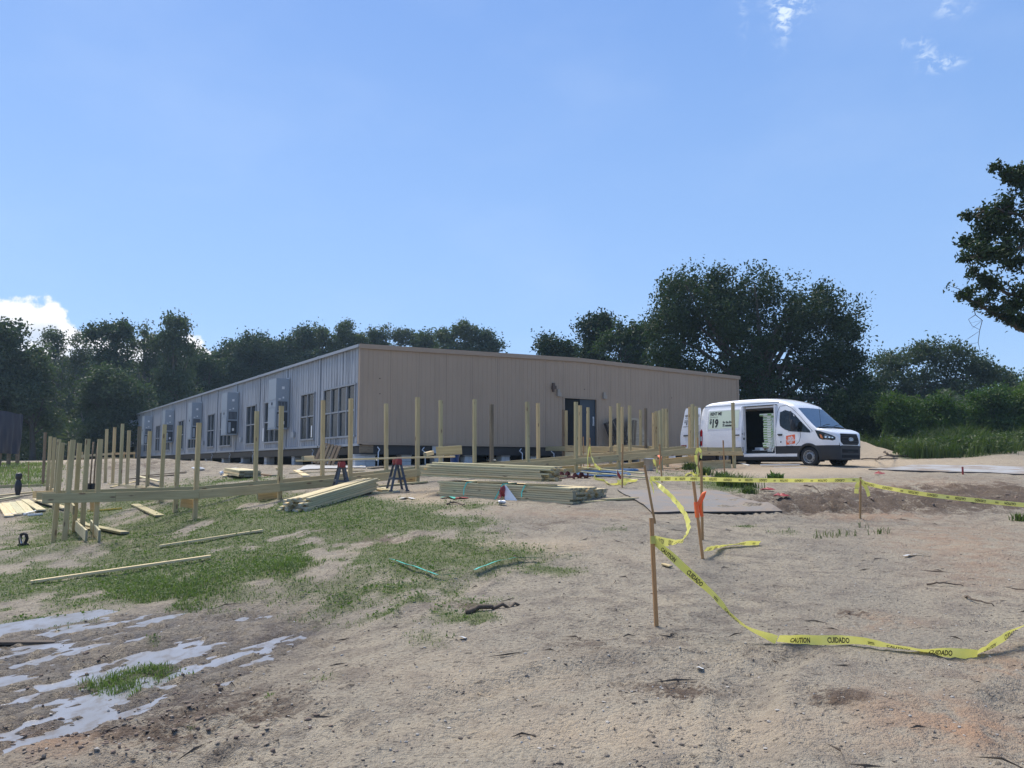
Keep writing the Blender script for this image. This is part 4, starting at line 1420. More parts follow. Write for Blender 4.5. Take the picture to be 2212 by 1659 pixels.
crown = at(2420, 560, OY) - ft
mb.tube([(0, 0, 0), (.15, 0, 1.5), (-.1, .1, 3.2), crown, P3(2400, 400), P3(2370, 300)], [.5, .40, .36, .26, .16, .04], 9)
LIMBS = [
    ([crown, P3(2300, 735), P3(2212, 708), P3(2170, 690), P3(2130, 668), P3(2108, 650), P3(2072, 637)], .10),
    ([crown, P3(2290, 640, .8), P3(2215, 645, .8), P3(2160, 625, .8), P3(2125, 612, .8), P3(2108, 590, .8), P3(2100, 560, .8)], .08),
    ([crown, P3(2300, 520, -.6), P3(2212, 532, -.6), P3(2160, 540, -.6), P3(2130, 555, -.6), P3(2102, 558, -.6)], .09),
    ([P3(2420, 480), P3(2280, 500, .4), P3(2212, 503, .4), P3(2170, 498, .4), P3(2128, 505, .4), P3(2106, 516, .4)], .09),
    ([P3(2400, 380), P3(2280, 460, -.3), P3(2212, 480, -.3), P3(2190, 462, -.3), P3(2146, 450, -.3), P3(2110, 466, -.3)], .08),
    ([P3(2380, 400), P3(2300, 430), P3(2235, 412), P3(2190, 392), P3(2166, 382)], .07),
    ([crown, P3(2480, 600), P3(2560, 520), P3(2600, 470)], .12),
    ([P3(2400, 400), P3(2480, 420), P3(2540, 430)], .09),
    ([P3(2360, 385, 1), P3(2280, 392, 1), P3(2228, 388, 1), P3(2200, 380, 1)], .06),
]
twigs = []
for pts, rad in LIMBS:
    q = [Vector(p) for p in pts]
    fine = []
    for i in range(len(q) - 1):
        for k in range(3):
            fine.append(q[i].lerp(q[i + 1], k / 3) + Vector(r.normal(size=3) * .035))
    fine.append(q[-1])
    mb.tube(fine, [rad * (1 - .88 * i / (len(fine) - 1)) for i in range(len(fine))], 6)
    for i in range(4, len(fine)):
        for k in range(2):
            d = Vector(r.normal(size=3)); d.z = abs(d.z) * .6 + .1; d.normalize()
            L = .14 + .26 * r.random()
            e = fine[i] + d * L
            mb.tube([fine[i], fine[i].lerp(e, .5) + Vector(r.normal(size=3) * .06), e], [.022, .014, .005], 4)
            twigs.append(e)
# hanging dead vine and bare twigs
q = [P3(2102, 655), P3(2107, 680), P3(2122, 692), P3(2116, 715), P3(2113, 740), P3(2118, 762)]
mb.tube(q, [.014, .013, .012, .010, .009, .004], 4)
mb.tube([P3(2107, 680), P3(2092, 690), P3(2100, 704), P3(2116, 712)], [.010, .008, .007, .005], 4)
for k in range(8):
    a = Vector(q[2 + k % 3]); mb.tube([a, a + Vector((-.25 - .2 * r.random(), r.normal() * .1, -.05 - .25 * r.random()))], [.004, .002], 3)
put('trunk', mb.mesh('trunk', 'bark'), oak)
lob = [(2212, 452, 42, 38, OY - .3), (2172, 458, 32, 22, OY), (2134, 466, 16, 10, OY), (2240, 420, 40, 26, OY), (2204, 386, 16, 9, OY), (2182, 380, 10, 6, OY), (2172, 492, 46, 24, OY - .3), (2136, 508, 24, 17, OY), (2208, 512, 40, 17, OY + .4),
       (2290, 478, 50, 66, OY), (2266, 600, 30, 44, OY), (2360, 540, 76, 100, OY + .5), (2118, 542, 15, 11, OY - .6), (2158, 547, 28, 12, OY - .6), (2196, 572, 18, 10, OY), (2210, 645, 20, 22, OY + .8), (2180, 662, 14, 7, OY + .8)]
sp = [(2090, 560, 14, 9), (2104, 585, 13, 9), (2120, 600, 13, 8), (2135, 612, 12, 7), (2150, 618, 8, 6), (2098, 630, 24, 11), (2080, 638, 12, 8), (2112, 655, 10, 8), (2140, 640, 20, 9), (2150, 672, 14, 7), (2165, 682, 10, 6), (2180, 690, 14, 8),
      (2205, 700, 16, 9), (2198, 690, 10, 6), (2088, 530, 12, 8), (2085, 468, 12, 5), (2080, 516, 8, 4), (2125, 520, 18, 10), (2175, 530, 18, 10), (2150, 360, 8, 4), (2210, 365, 20, 12)]
lob += [(2420, 330, 70, 60, OY), (2480, 420, 80, 80, OY + .5), (2530, 540, 80, 70, OY), (2600, 470, 70, 80, OY + .6), (2470, 610, 60, 40, OY - .6), (2390, 430, 60, 70, OY - 2.5), (2400, 450, 70, 80, OY + 3)]
lobes = px_lobes(ft, lob)
A, c1 = clump_points(r, lobes, .85, .24, 28, .75, gap=.48, sub=6)
B_, c2 = clump_points(r, px_lobes(ft, [(*q, OY) for q in sp]), 5.0, .15, 26, .7, sub=0)
tw = np.array([e[:] for e in twigs]); ii = np.repeat(np.arange(len(tw)), 14)
Cc = tw[ii] + r.normal(size=(len(ii), 3)) * .10
put('crown', leaves_mesh('crown', np.concatenate([A, B_, Cc]), .135, 'leaf_oak', r, .5), oak)

# ------------------------------------------------------------------ weeds on the bank
def blades(name, X, Y, H, Wd, mat, r, lean=.45, seg=2):
    """grass blades: tapering strips that bend over"""
    n = len(X)
    Z = ground_np(X, Y) - .01
    t = r.random(n) * 2 * math.pi
    d = np.stack([np.cos(t), np.sin(t), np.zeros(n)], -1)
    s = np.stack([-np.sin(t), np.cos(t), np.zeros(n)], -1)
    t2 = r.random(n) * 2 * math.pi
    s = s * np.cos(t2)[:, None] + d * np.sin(t2)[:, None]
    b = np.stack([X, Y, Z], -1)
    ln = (lean * (.3 + r.random(n)))[:, None]
    up = np.array([0, 0, 1.0])
    H = H[:, None]; Wd = np.asarray(Wd)[:, None] if hasattr(Wd, '__len__') else Wd
    p1 = b + up * H * .55 + d * H * ln * .25
    p2 = b + up * H * (1 - .35 * ln) + d * H * ln
    V = np.stack([b - s * Wd, b + s * Wd, p1 + s * Wd * .75, p1 - s * Wd * .75, p2], 1).reshape(-1, 3)
    o = np.arange(n)[:, None] * 5
    T = np.concatenate([o + np.array([[0, 1, 2]]), o + np.array([[0, 2, 3]]), o + np.array([[3, 2, 4]])], 0)
    return np_mesh(name, V, T, mat)


r = np.random.default_rng(91)
n = 90000
X = r.uniform(12, 34, n); Y = r.uniform(33.5, 50, n)
_, bk = grass_density(X, Y)
keep = r.random(n) < bk * np.clip(.55 + 1.2 * fbm(X * .6, Y * .6, 3, 41) + (Y - 37) * .12, .04, 1)
X, Y = X[keep], Y[keep]
H = (.40 + .55 * r.random(len(X))) * (1 + .95 * fbm(X * .6, Y * .6, 3, 43))
w1 = put('tall_weeds', blades('tall_weeds', X, Y, np.clip(H, .15, 2.2), .020, 'leaf_weed', r, .6)); w1['kind'] = 'stuff'; w1['label'] = 'tall green weeds covering the bank'
n = 80000
X = r.uniform(12, 34, n); Y = r.uniform(34, 50, n)
_, bk = grass_density(X, Y)
keep = r.random(n) < bk * np.clip(.4 + 1.3 * fbm(X * .4, Y * .4, 3, 47), 0, 1)
X, Y = X[keep], Y[keep]
C = np.stack([X, Y, ground_np(X, Y) + .05 + .75 * r.random(len(X)) ** 1.2], -1)
w2 = put('leafy_weeds', leaves_mesh('leafy_weeds', C, .17, 'leaf_weed', r, .55)); w2['kind'] = 'stuff'; w2['label'] = 'broad-leaved weeds among the tall grass'

# ------------------------------------------------------------------ grass of the yard
def scatter(n, seed, ymax=26.0):
    r = np.random.default_rng(seed)
    Yn = 4.2 * (ymax / 4.2) ** r.random(n)
    a = r.uniform(-.66, .66, n)
    return r, a * Yn, Yn


r, X, Y = scatter(760000, 93, 30)
g, _ = grass_density(X, Y)
keep = r.random(len(X)) < np.clip(g - .20, 0, 1) ** .8 * .62
X, Y, g = X[keep], Y[keep], g[keep]
tallu = blobs(*flat_uv(X, Y), [(630, 1228, 90, 18, 1), (330, 1280, 110, 26, .7), (400, 1262, 100, 24, .6), (240, 1482, 80, 18, .9), (45, 1026, 80, 20, .5), (330, 1450, 70, 14, .5)])
H = (.018 + .036 * r.random(len(X)) ** 1.5) * (1 + 2.3 * tallu) * (.8 + .02 * Y)
yg = put('yard_grass', blades('yard_grass', X, Y, H, (.0016 + .00034 * Y), 'grass_blade', r, .8)); yg['kind'] = 'stuff'; yg['label'] = 'short patchy grass on the sandy yard'
rl = np.random.default_rng(96); n = 26000
X = rl.uniform(-34, -11, n); Y = rl.uniform(24, 47, n)
u_, v_ = flat_uv(X, Y)
keep = rl.random(n) < np.clip(blobs(u_, v_, [(20, 1022, 85, 22, 1.5), (-150, 1022, 150, 24, 1.5), (85, 1000, 18, 10, .8)]), 0, 1)
X, Y = X[keep], Y[keep]
lg = put('lawn_grass', blades('lawn_grass', X, Y, .10 + .14 * rl.random(len(X)), .012, 'grass_blade', rl, .7)); lg['kind'] = 'stuff'; lg['label'] = 'strip of green lawn beside the sand road'
# creeping broad leaves between the blades
r, X, Y = scatter(160000, 94, 24)
g, _ = grass_density(X, Y)
keep = r.random(len(X)) < np.clip(g - .35, 0, 1) * .30 * np.clip(1 + 2.5 * fbm(X * .6, Y * .6, 2, 53), 0, 2)
X, Y = X[keep], Y[keep]
C = np.stack([X, Y, ground_np(X, Y) + .015 + .05 * r.random(len(X))], -1)
cw = put('creeping_weeds', leaves_mesh('creeping_weeds', C, .036, 'leaf_creep', r, .7, .6)); cw['kind'] = 'stuff'; cw['label'] = 'creeping dark weeds among the grass'

# ------------------------------------------------------------------ ramp frames: posts, beams, joists
RP0 = Vector((-5.1, 18.4)); RD = Vector((.809, .588)); RN = Vector((-.588, .809))


def line_y(u, off=0.0):
    """depth at which the sight column u crosses the ramp line set back by off"""
    a, _ = ray(u, 1004)
    p = RP0 + RN * off
    t = (a * p.y - p.x) / (RD.x - a * RD.y)
    return p.y + t * RD.y


POST = .089
RANG = math.atan2(RD.y, RD.x)


def post(parent, u, vtop, Y, ub=None, ang=None, mats=('timber', 'end_grain')):
    top = at(u, vtop, Y)
    ub = u if ub is None else ub
    bx = at(ub, 1004, Y).x
    base = Vector((bx, Y, G(bx, Y) - .15))
    L = (top - base).length
    a = RANG if ang is None else ang
    up = Vector((math.cos(a + rnd.uniform(-.08, .08)), math.sin(a), 0))
    M = frame(base, top, up)
    return put('post', board_mesh(L, POST, POST, mats), parent, parent.matrix_basis.inverted() @ M)


def beam(parent, a, b, w=.184, t=.038, name='beam', mats=('timber', 'end_grain'), drop=None):
    """board on edge whose TOP edge runs from a to b"""
    a = Vector(a); b = Vector(b)
    dz = Vector((0, 0, w / 2))
    return put(name, board_mesh((b - a).length, t, w, mats), parent, parent.matrix_basis.inverted() @ frame(a - dz, b - dz))


p_ = RP0
front = thing('ramp_frame', 'long timber ramp frame of posts and edge boards running across the yard', 'ramp frame', (RP0.x, RP0.y, G(RP0.x, RP0.y)), 'timber ramp frames under construction')
NEAR = [(217, 948, 213), (430, 913, 425), (608, 877, 606), (758, 861, 757), (902, 858, 902), (1139, 868, 1140), (1244, 868, 1244), (1336, 871, 1336), (1426, 887, 1428), (1504, 878, 1506)]
FARR = [(190, 948, 184), (388, 919, 382), (555, 888, 553), (698, 865, 697), (834, 872, 835), (952, 865, 952), (1025, 863, 1025), (1062, 874, 1062), (1162, 871, 1163), (1253, 876, 1253), (1343, 879, 1343), (1418, 889, 1418), (1412, 892, 1413)]
for (u, v, ub) in NEAR: post(front, u, v, line_y(u), ub)
post(front, 158, 950, line_y(158) - .05, 146)
post(front, 134, 956, line_y(140) + .25, 124)
for (u, v, ub) in FARR:
    post(front, u, v, line_y(u, 1.5 if u > 300 else 1.1), ub, mats=('timber_old', 'end_grain') if u == 1062 else ('timber', 'end_grain'))
post(front, 172, 957, line_y(172, 1.9), 167); post(front, 153, 953, line_y(153, 1.7), 150)
# edge boards: (u, v of the top edge) stations along the near and the far line
ES = [(92, 1066), (250, 1063), (430, 1058), (604, 1044), (758, 1030), (900, 1013), (1139, 997), (1243, 990), (1335, 982), (1424, 975), (1506, 966)]
for i in range(len(ES) - 1):
    (u0, v0), (u1, v1) = ES[i], ES[i + 1]
    o = -.066
    beam(front, at(u0, v0, line_y(u0, o)), at(u1, v1, line_y(u1, o)), .184 if i % 2 else .190)
EF = [(120, 1060), (430, 1050.5), (604, 1035), (807, 1018), (900, 1007), (1080, 997), (1243, 984), (1335, 976.5), (1424, 968), (1480, 963)]
for i in range(len(EF) - 1):
    (u0, v0), (u1, v1) = EF[i], EF[i + 1]
    o = 1.5 - .066
    beam(front, at(u0, v0, line_y(u0, o)), at(u1, v1, line_y(u1, o)), .184 if i % 2 else .190)
# lower cross pieces under the edge boards
for (u0, v0, u1, v1) in ((390, 1076, 425, 1080), (557, 1064, 604, 1058), (860, 1032, 898, 1027), (1135, 1012, 1240, 1006), (1245, 1009, 1334, 1001), (1337, 1003, 1424, 993), (1428, 992, 1504, 984)):
    o = .2
    beam(front, at(u0, v0, line_y(u0, o)), at(u1, v1, line_y(u1, o)), .184, .038, 'joist')
for (u0, u1, dv) in ((1100, 1236, 20), (1245, 1332, 24), (1510, 1580, 34)):
    a, b = at(u0, 1004 + dv, line_y(u0, -.02)), at(u1, 1004 + dv, line_y(u1, -.02))
    a.z = G(a.x, a.y) + .13; b.z = G(b.x, b.y) + .13
    beam(front, a, b, .14, .038, 'joist')
# east landing of the front frame
land = thing('landing_frame', 'timber landing frame in front of the white van where the ramp turns', 'ramp frame', at(1500, 1004, 27.5), 'timber ramp frames under construction')
land.location.z = G(land.location.x, land.location.y)
bpy.context.view_layer.update()
for (u, v, Y, ub) in ((1490, 879, 28.4, 1490), (1496, 873, 27.2, 1496), (1583, 869, line_y(1583), 1586), (1440, 883, 28.6, 1441), (1433, 883, 29.6, 1433), (1360, 876, 27.6, 1361)):
    post(land, u, v, Y, ub, mats=('timber', 'end_grain') if u != 1504 else ('timber_old', 'end_grain'))
YL = line_y(1510, -.07)
beam(land, at(1508, 974.5, line_y(1508, -.07)), at(1604, 975, line_y(1604, -.07)), .140)
beam(land, at(1512, 966, line_y(1512, 1.0)), at(1602, 967, line_y(1602, 1.0)), .184)
beam(land, at(1506, 966, 27.0), at(1529, 966, 26.6), .184, .038, 'joist')
a, b = at(1516, 1004, line_y(1516, .05)), at(1578, 1004, line_y(1578, .05))
a.z = G(a.x, a.y) + .26; b.z = G(b.x, b.y) + .28
beam(land, a, b, .235, .038, 'joist')
# landing at the door and the run that leads away from it
door = thing('door_landing_frame', 'timber landing frame below the dark double door', 'ramp frame', at(1270, 1000, 32.0), 'timber ramp frames under construction')
door.location.z = G(door.location.x, door.location.y)
bpy.context.view_layer.update()
for (u, v, Y) in ((1217, 885, 33.2), (1223, 887, 33.0), (1270, 880, 31.0), (1319, 878, 31.0), (1384, 885, 33.6), (1395, 882, 33.0)):
    post(door, u, v, Y, None, BANG, mats=('timber_old', 'end_grain') if u in (1217, 1395) else ('timber', 'end_grain'))
beam(door, at(1222, 962, 32.8), at(1318, 965, 30.94), .235)
beam(door, at(1222, 976.5, 32.76), at(1316, 979, 30.9), .235, .038, 'beam', ('timber_pale', 'end_grain'))
beam(door, at(1322, 964, 31.0), at(1345, 959, 33.6), .235)
beam(door, at(1324, 963, 30.9), at(1424, 972, 28.6), .200)
beam(door, at(1326, 961, 33.8), at(1400, 963, 33.0), .184)
beam(door, at(1400, 963, 33.0), at(1490, 971, 29.3), .184)
beam(door, at(1426, 974, 28.55), at(1490, 972, 28.2), .184)
for q in range(5):
    t = q / 4
    a = at(1226, 964, 32.9).lerp(at(1316, 966, 31.0), t); b = a + Vector((-.545, .839, 0)) * 1.5; b.z = a.z + .02
    beam(door, a, b, .184, .038, 'joist')
# arm that leaves the west corner towards the wood
arm = thing('side_ramp_frame', 'timber ramp arm with two rows of posts leading back from the corner to the wood', 'ramp frame', at(180, 1060, 22), 'timber ramp frames under construction')
arm.location.z = G(arm.location.x, arm.location.y)
bpy.context.view_layer.update()
for (u, v, Y, ub) in ((98, 934, 28.0, 95), (109, 943, 25.2, 105), (118, 945, 23.2, 114), (128, 949, 21.2, 122), (231, 927, 27.6, 229), (248, 923, 26.4, 245), (265, 915, 25.2, 261), (279, 930, 24.6, 276), (302, 921, 23.6, 299), (324, 931, 22.2, 320), (356, 917, 20.4, 350)):
    post(arm, u, v, Y, ub, math.radians(123), mats=('timber_old', 'end_grain') if u in (98, 302) else ('timber', 'end_grain'))
RB = [(234, 1043, 26.9), (262, 1045.5, 25.0), (300, 1049, 23.4), (352, 1053.5, 20.3), (404, 1058, 18.6)]
for i in range(4):
    beam(arm, at(*RB[i]), at(*RB[i + 1]), .184, .038, 'beam', ('timber_pale', 'end_grain'))
beam(arm, at(-70, 1049, 27.0), at(101, 1046, 27.6), .235)
beam(arm, at(100, 1047, 27.6), at(122, 1059, 21.0), .184)
beam(arm, at(72, 1061, 22.6), at(118, 1060, 22.4), .184, .038, 'joist')
beam(arm, at(80, 1063.5, 20.2), at(124, 1062.5, 20.2), .184, .038, 'joist')
beam(arm, at(126, 1060, 20.8), at(140, 1066, 16.6), .184)
beam(arm, at(150, 1065, 19.0), at(345, 1057, 20.6), .14, .038, 'joist')
beam(arm, at(152, 1080, 16.6), at(160, 1092, 16.2), .184, .038, 'joist')
beam(arm, at(196, 1083, 16.4), at(214, 1082, 16.4), .184, .038, 'joist')
# a far low handrail and board beyond the posts
fr = thing('far_ramp_frame', 'distant low timber ramp with a thin rail at the end of the grey wall', 'ramp frame', at(240, 1000, 60))
fr.location.z = G(fr.location.x, fr.location.y)
bpy.context.view_layer.update()
beam(fr, at(176, 983, 56), at(245, 978, 58), .14, .05, 'rail', ('timber_pale', 'end_pale'))
beam(fr, at(245, 978, 58), at(292, 977, 60), .14, .05, 'rail', ('timber_pale', 'end_pale'))
beam(fr, at(208, 988, 57), at(292, 989, 58.5), .40, .06, 'beam')
beam(fr, at(150, 984, 55), at(186, 985, 56), .14, .05, 'rail', ('timber_pale', 'end_pale'))
for u, Y in ((178, 56.1), (212, 57.1), (243, 58.1), (268, 59.1), (290, 60.1)):
    post(fr, u, 976, Y)

# ------------------------------------------------------------------ stacks of boards
ORD = ['first', 'second', 'third', 'fourth', 'fifth', 'sixth', 'seventh', 'eighth', 'ninth']


def board_label(stack_name, rows, side):
    def f(r_, c):
        lay = 'top layer' if r_ == rows - 1 else ('bottom layer' if r_ == 0 else ORD[r_] + ' layer up')
        return 'pale board of the ' + stack_name + ', ' + lay + ', ' + ORD[c] + ' from the ' + side
    return f


def stack(p0, p1, cols, rows, w, t, label, group, mats, jit=.10, seed=1, lift=0.0, skip=(), name='lumber_board', slope=True, top=None, parent=None, only_outer=False):
    """rows x cols of loose boards; p0-p1: middle line of the underside"""
    rr = random.Random(seed)
    M = frame(p0, p1)
    L = (Vector(p1) - Vector(p0)).length
    for r_ in range(rows):
        for c in range(cols):
            if (r_, c) in skip: continue
            j = rr.uniform(-jit, jit)
            Mb = M @ Matrix.Translation((j, (c - (cols - 1) / 2) * (w + .004) + rr.uniform(-.010, .010), lift + t / 2 + r_ * (t + .005))) @ Matrix.Rotation(rr.uniform(-.004, .004), 4, 'Z')
            if parent is None:
                o = put(name, board_mesh(L, w, t, mats), None, Mb)
                tag(o, label if not callable(label) else label(r_, c), 'board', group)
            else:
                put('board', board_mesh(L, w, t, mats), parent, parent.matrix_basis.inverted() @ Mb)


def on_ground(u, v, dz=0.0):
    p = hit(u, v); p.z += dz; return p


# A: loose decking sloping up the yard
a0 = on_ground(637, 1104); a1 = Vector((-3.28, 18.45, 0)); a1.z = at(770, 1058, 18.45).z
stack(a0 + Vector((0, 0, .0)), a1, 8, 6, .089, .038, board_label('sloping stack', 6, 'van side'), 'boards in the sloping stack', ('timber_pale', 'end_pale'), .12, 3, .01, {(5, 6), (5, 7), (4, 7), (5, 5), (5, 1)})
# blocking under the far end
for k in range(3):
    q = at(776 + k * 14, 1069, 18.5 - .15 * k)
    b = put('wood_block', board_mesh(.62, .14, .038, ('timber_pale', 'end_pale')), None, frame(q + Vector((0, 0, .02 + .04 * k - .05)), q + Vector((.6, -.1, .04 * k - .04))))
    tag(b, ['lowest flat offcut at the raised end of the sloping stack', 'middle flat offcut at the raised end of the sloping stack', 'topmost flat offcut at the raised end of the sloping stack'][k], 'offcut', 'offcuts by the sloping stack')
# C: strapped bundle
cF0 = Vector((-1.52, 17.05, 0)); cF1 = Vector((1.12, 15.55, 0))
for q in (cF0, cF1): q.z = G(q.x, q.y)
cF0.z -= .03; cF1.z -= .03
cd = (cF1 - cF0).normalized(); cn = Vector((-cd.y, cd.x, 0)).normalized()
bun = thing('lumber_bundle', 'low wide bundle of long boards strapped with green bands, lying on the sand', 'lumber bundle', cF0)
bpy.context.view_layer.update()
stack(cF0 + cn * .80, cF1 + cn * .80, 11, 8, .140, .038, '', '', ('timber_pale', 'end_grain'), .06, 11, 0, {(7, 8), (7, 9), (7, 10)}, parent=bun)
topz = 8 * .043
for (t, drop, kind) in ((.72, .25, 0), (1.55, .30, 1), (2.05, .22, 0)):
    q = cF0 + cd * t
    mb = MB()
    pts = [q + cn * .55 + Vector((0, 0, topz + .012)), q + cn * .1 + Vector((0, 0, topz + .015)) + cd * .04, q - cn * .03 + Vector((0, 0, topz)), q - cn * .06 - cd * .05 + Vector((0, 0, topz - .12)), q - cn * .09 - cd * (.14 if kind else .04) + Vector((0, 0, topz - drop))]
    pts = [p - cF0 for p in pts]
    for i in range(len(pts) - 1): mb.obox(pts[i], pts[i + 1], .022, .003, 0, cn)
    put('strap', mb.mesh('strap', 'green_strap'), bun)
# B: loose boards laid over the bundle
bz = topz + .075
b0 = at(916, 1033, 17.35); b1 = at(1178, 1040, 16.0)
b0.z = (cF0 + cn * .5).z + bz + .02; b1.z = (cF1 + cn * .5).z + bz + .03
bdir = (b1 - b0).normalized(); bn = Vector((-bdir.y, bdir.x, 0))
stack(b0 + bn * .35, b1 + bn * .35, 5, 7, .140, .038, board_label('pile on the bundle', 7, 'front'), 'boards piled over the bundle', ('timber_pale', 'end_grain'), .13, 21, 0, {(6, 4), (6, 0)})
for k, t in enumerate((.95, 2.05)):
    q = cF0 + cd * t + cn * .02
    o = put('spacer_stick', board_mesh(.62, .06, .04, ('timber', 'end_grain')), None, frame(q + Vector((0, 0, topz + .024)) - cn * .02, q + cn * .2 + cd * .6 + Vector((0, 0, topz + .03))))
    tag(o, ['spacer stick poking out between the two board piles, near their middle', 'spacer stick poking out between the two board piles, near the sawn ends'][k], 'stick', 'spacer sticks')
for k in range(2):
    q = cF1 + cd * (.12 + .18 * k) + cn * (.25 + .55 * k)
    q.z = G(q.x, q.y) + .02
    o = put('lumber_board', board_mesh(.7 + .3 * k, .14, .038, ('timber', 'end_grain')), None, frame(q, q + (cn * .9 + cd * .3) * (.7 + .2 * k) + Vector((0, 0, .01))))
    tag(o, ['short board slipped from the sawn end of the strapped bundle', 'longer board on the sand past the sawn end of the strapped bundle'][k], 'board')
# D: small pale stack nearer the grey wall
d0 = on_ground(533, 1025); d1 = on_ground(500, 1010); d1 = d0 + (d1 - d0).normalized() * 2.4
d0 = at(540, 1026, 22.5); d0.z = G(d0.x, d0.y) + .02; d1 = at(505, 1015, 25.5); d1.z = G(d1.x, d1.y) + .04
stack(d0, d1, 4, 4, .14, .038, board_label('low greenish stack', 4, 'van side'), 'boards in the stack by the grey wall', ('timber_pale', 'end_grain'), .06, 31, .03)

# ------------------------------------------------------------------ loose planks
def plank(u0, v0, u1, v1, label, w=.14, t=.038, mats=('timber_pale', 'end_pale'), name='plank', group=None, dz=.02, dz2=None):
    a, b = on_ground(u0, v0, dz), on_ground(u1, v1, dz if dz2 is None else dz2)
    o = put(name, board_mesh((b - a).length, w, t, mats), None, frame(a, b))
    return tag(o, label, 'plank', group)


plank(66, 1262, 455, 1207, 'long thin board lying in the grass, the lower of two', .089, .038, dz=.035)
plank(345, 1184, 567, 1150, 'long thin board lying in the grass, the upper of two', .089, .038, dz=.035)
fan = [(4, 1092, 20, 1118), (12, 1090, 38, 1115), (27, 1088, 46, 1113), (42, 1086, 66, 1112), (54, 1083, 90, 1107), (78, 1083, 144, 1103)]
for i, q in enumerate(fan):
    plank(*q, ['first', 'second', 'third', 'fourth', 'fifth', 'sixth and most slanted'][i] + ' plank of the fan laid out by the west edge', .2, .038, group='planks fanned out on the grass', dz=.03 + .004 * i)
plank(-40, 1079, 76, 1067, 'pale plank lying above the fan of planks, upper one', .14, .05, dz=.06)
plank(-60, 1092, 40, 1076, 'pale plank lying above the fan of planks, lower one', .14, .05, dz=.05)
plank(292, 1092, 345, 1116, 'grey plank slanting down the slope inside the ramp corner', .2, .038, ('timber', 'end_grain'))
plank(170, 1124, 196, 1146, 'short plank under the corner posts', .14, .038, ('timber', 'end_grain'))
plank(182, 1138, 270, 1156, 'bent plank lying flat behind the corner posts', .18, .045, ('timber', 'end_grain'), dz=.05)
for i, (u0, v0, u1, v1) in enumerate(((162, 1146, 186, 1172), (196, 1146, 214, 1172))):
    a, b = on_ground(u0, v0, .12), on_ground(u1, v1, .12)
    o = put('plank', board_mesh((b - a).length, .038, .2, ('timber_pale', 'end_grain')), None, frame(a, b)); tag(o, ['plank standing on edge against the corner posts', 'second plank on edge, between two corner posts'][i], 'plank')
plank(240, 1054, 300, 1040, 'thin lath on the bare earth behind the side arm', .09, .03, ('timber', 'end_grain'))
plank(296, 1038, 346, 1052, 'pale plank leaning over the edge board of the side arm', .14, .038, dz=.15)
plank(296, 1030, 402, 1022, 'weathered lath lying on the earth bank, upper', .09, .03, ('timber_old', 'end_grain'))
plank(280, 1036, 380, 1027, 'weathered lath lying on the earth bank, lower', .09, .03, ('timber_old', 'end_grain'))
plank(486, 1031, 495, 1019, 'short upright offcut beside the low greenish stack', .14, .038)
plank(560, 1026, 592, 1029, 'grey offcut at the foot of a ramp post by the low stack', .14, .05, ('timber_old', 'end_grain'))
plank(625, 1024, 788, 1018, 'long thin board on the grey cloth near the building corner', .1, .04)
plank(640, 1018, 662, 1030, 'wide short board on the grey cloth near the building corner', .2, .04)
plank(745, 1022, 782, 1008, 'slim board crossing the grey cloth near the corner pier', .1, .04)
plank(797, 1013, 830, 1011, 'short brown board in front of the corner pier', .14, .04, ('timber_old', 'end_grain'))
plank(818, 1052, 922, 1043, 'board lying on the sand behind the second sawhorse', .1, .038, ('timber', 'end_grain'))
plank(813, 1058, 832, 1062, 'offcut near the sawhorse legs, darker one', .14, .038, ('timber', 'end_grain'))
plank(826, 1056, 858, 1064, 'offcut near the sawhorse legs, greenish one', .14, .038)
plank(825, 1066, 852, 1065, 'offcut near the sawhorse legs, flat pale one', .14, .038)
plank(1036, 997, 1100, 1000, 'board under the tan wall behind the piled boards', .14, .05, ('timber', 'end_grain'), dz=.15)
plank(1250, 1017, 1392, 1031, 'long pale board lying beside the blue hose, upper', .14, .04, dz=.10)
plank(1256, 1024, 1396, 1036, 'long pale board lying beside the blue hose, lower', .14, .04, dz=.05)
plank(1344, 1012, 1480, 1013, 'thin pale strip on the sand below the ramp', .05, .03)
plank(1592, 1000, 1618, 1006, 'white strip in front of the van rear wheel', .08, .02, ('white_paint', 'white_paint'))
plank(1643, 1007, 1728, 1007, 'long white strip lying below the van side', .16, .03, ('white_paint', 'white_paint'), dz=.05)
plank(1672, 1010, 1744, 1011, 'thin torn white strip curling in front of the van wheel', .12, .012, ('white_paint', 'white_paint'), dz=.02)
plank(1432, 1222, 1450, 1227, 'small wood chip lying between the two stakes', .06, .02, ('timber', 'end_grain'))
plank(-10, 1389, 119, 1386, 'dark rotten board lying in the wet ruts', .10, .03, ('twig', 'twig'), dz=.0)
for i, (u0, v0, u1, v1) in enumerate(((8, 1116, 40, 1112), (72, 1100, 84, 1104), (52, 1114, 84, 1105), (60, 1115, 92, 1113))):
    plank(u0, v0, u1, v1, ['white pipe piece beside the fan of planks, outermost', 'white pipe piece below the fan, shortest', 'white pipe piece below the fan, slanting one', 'white pipe piece below the fan, flat one'][i], .05, .05, ('pvc', 'pvc'), 'pipe_piece', dz=.03)
plank(190, 1106, 262, 1100, 'yellow rod on the ground inside the ramp corner', .05, .04, ('yellow_tool', 'yellow_tool'), 'yellow_rod')

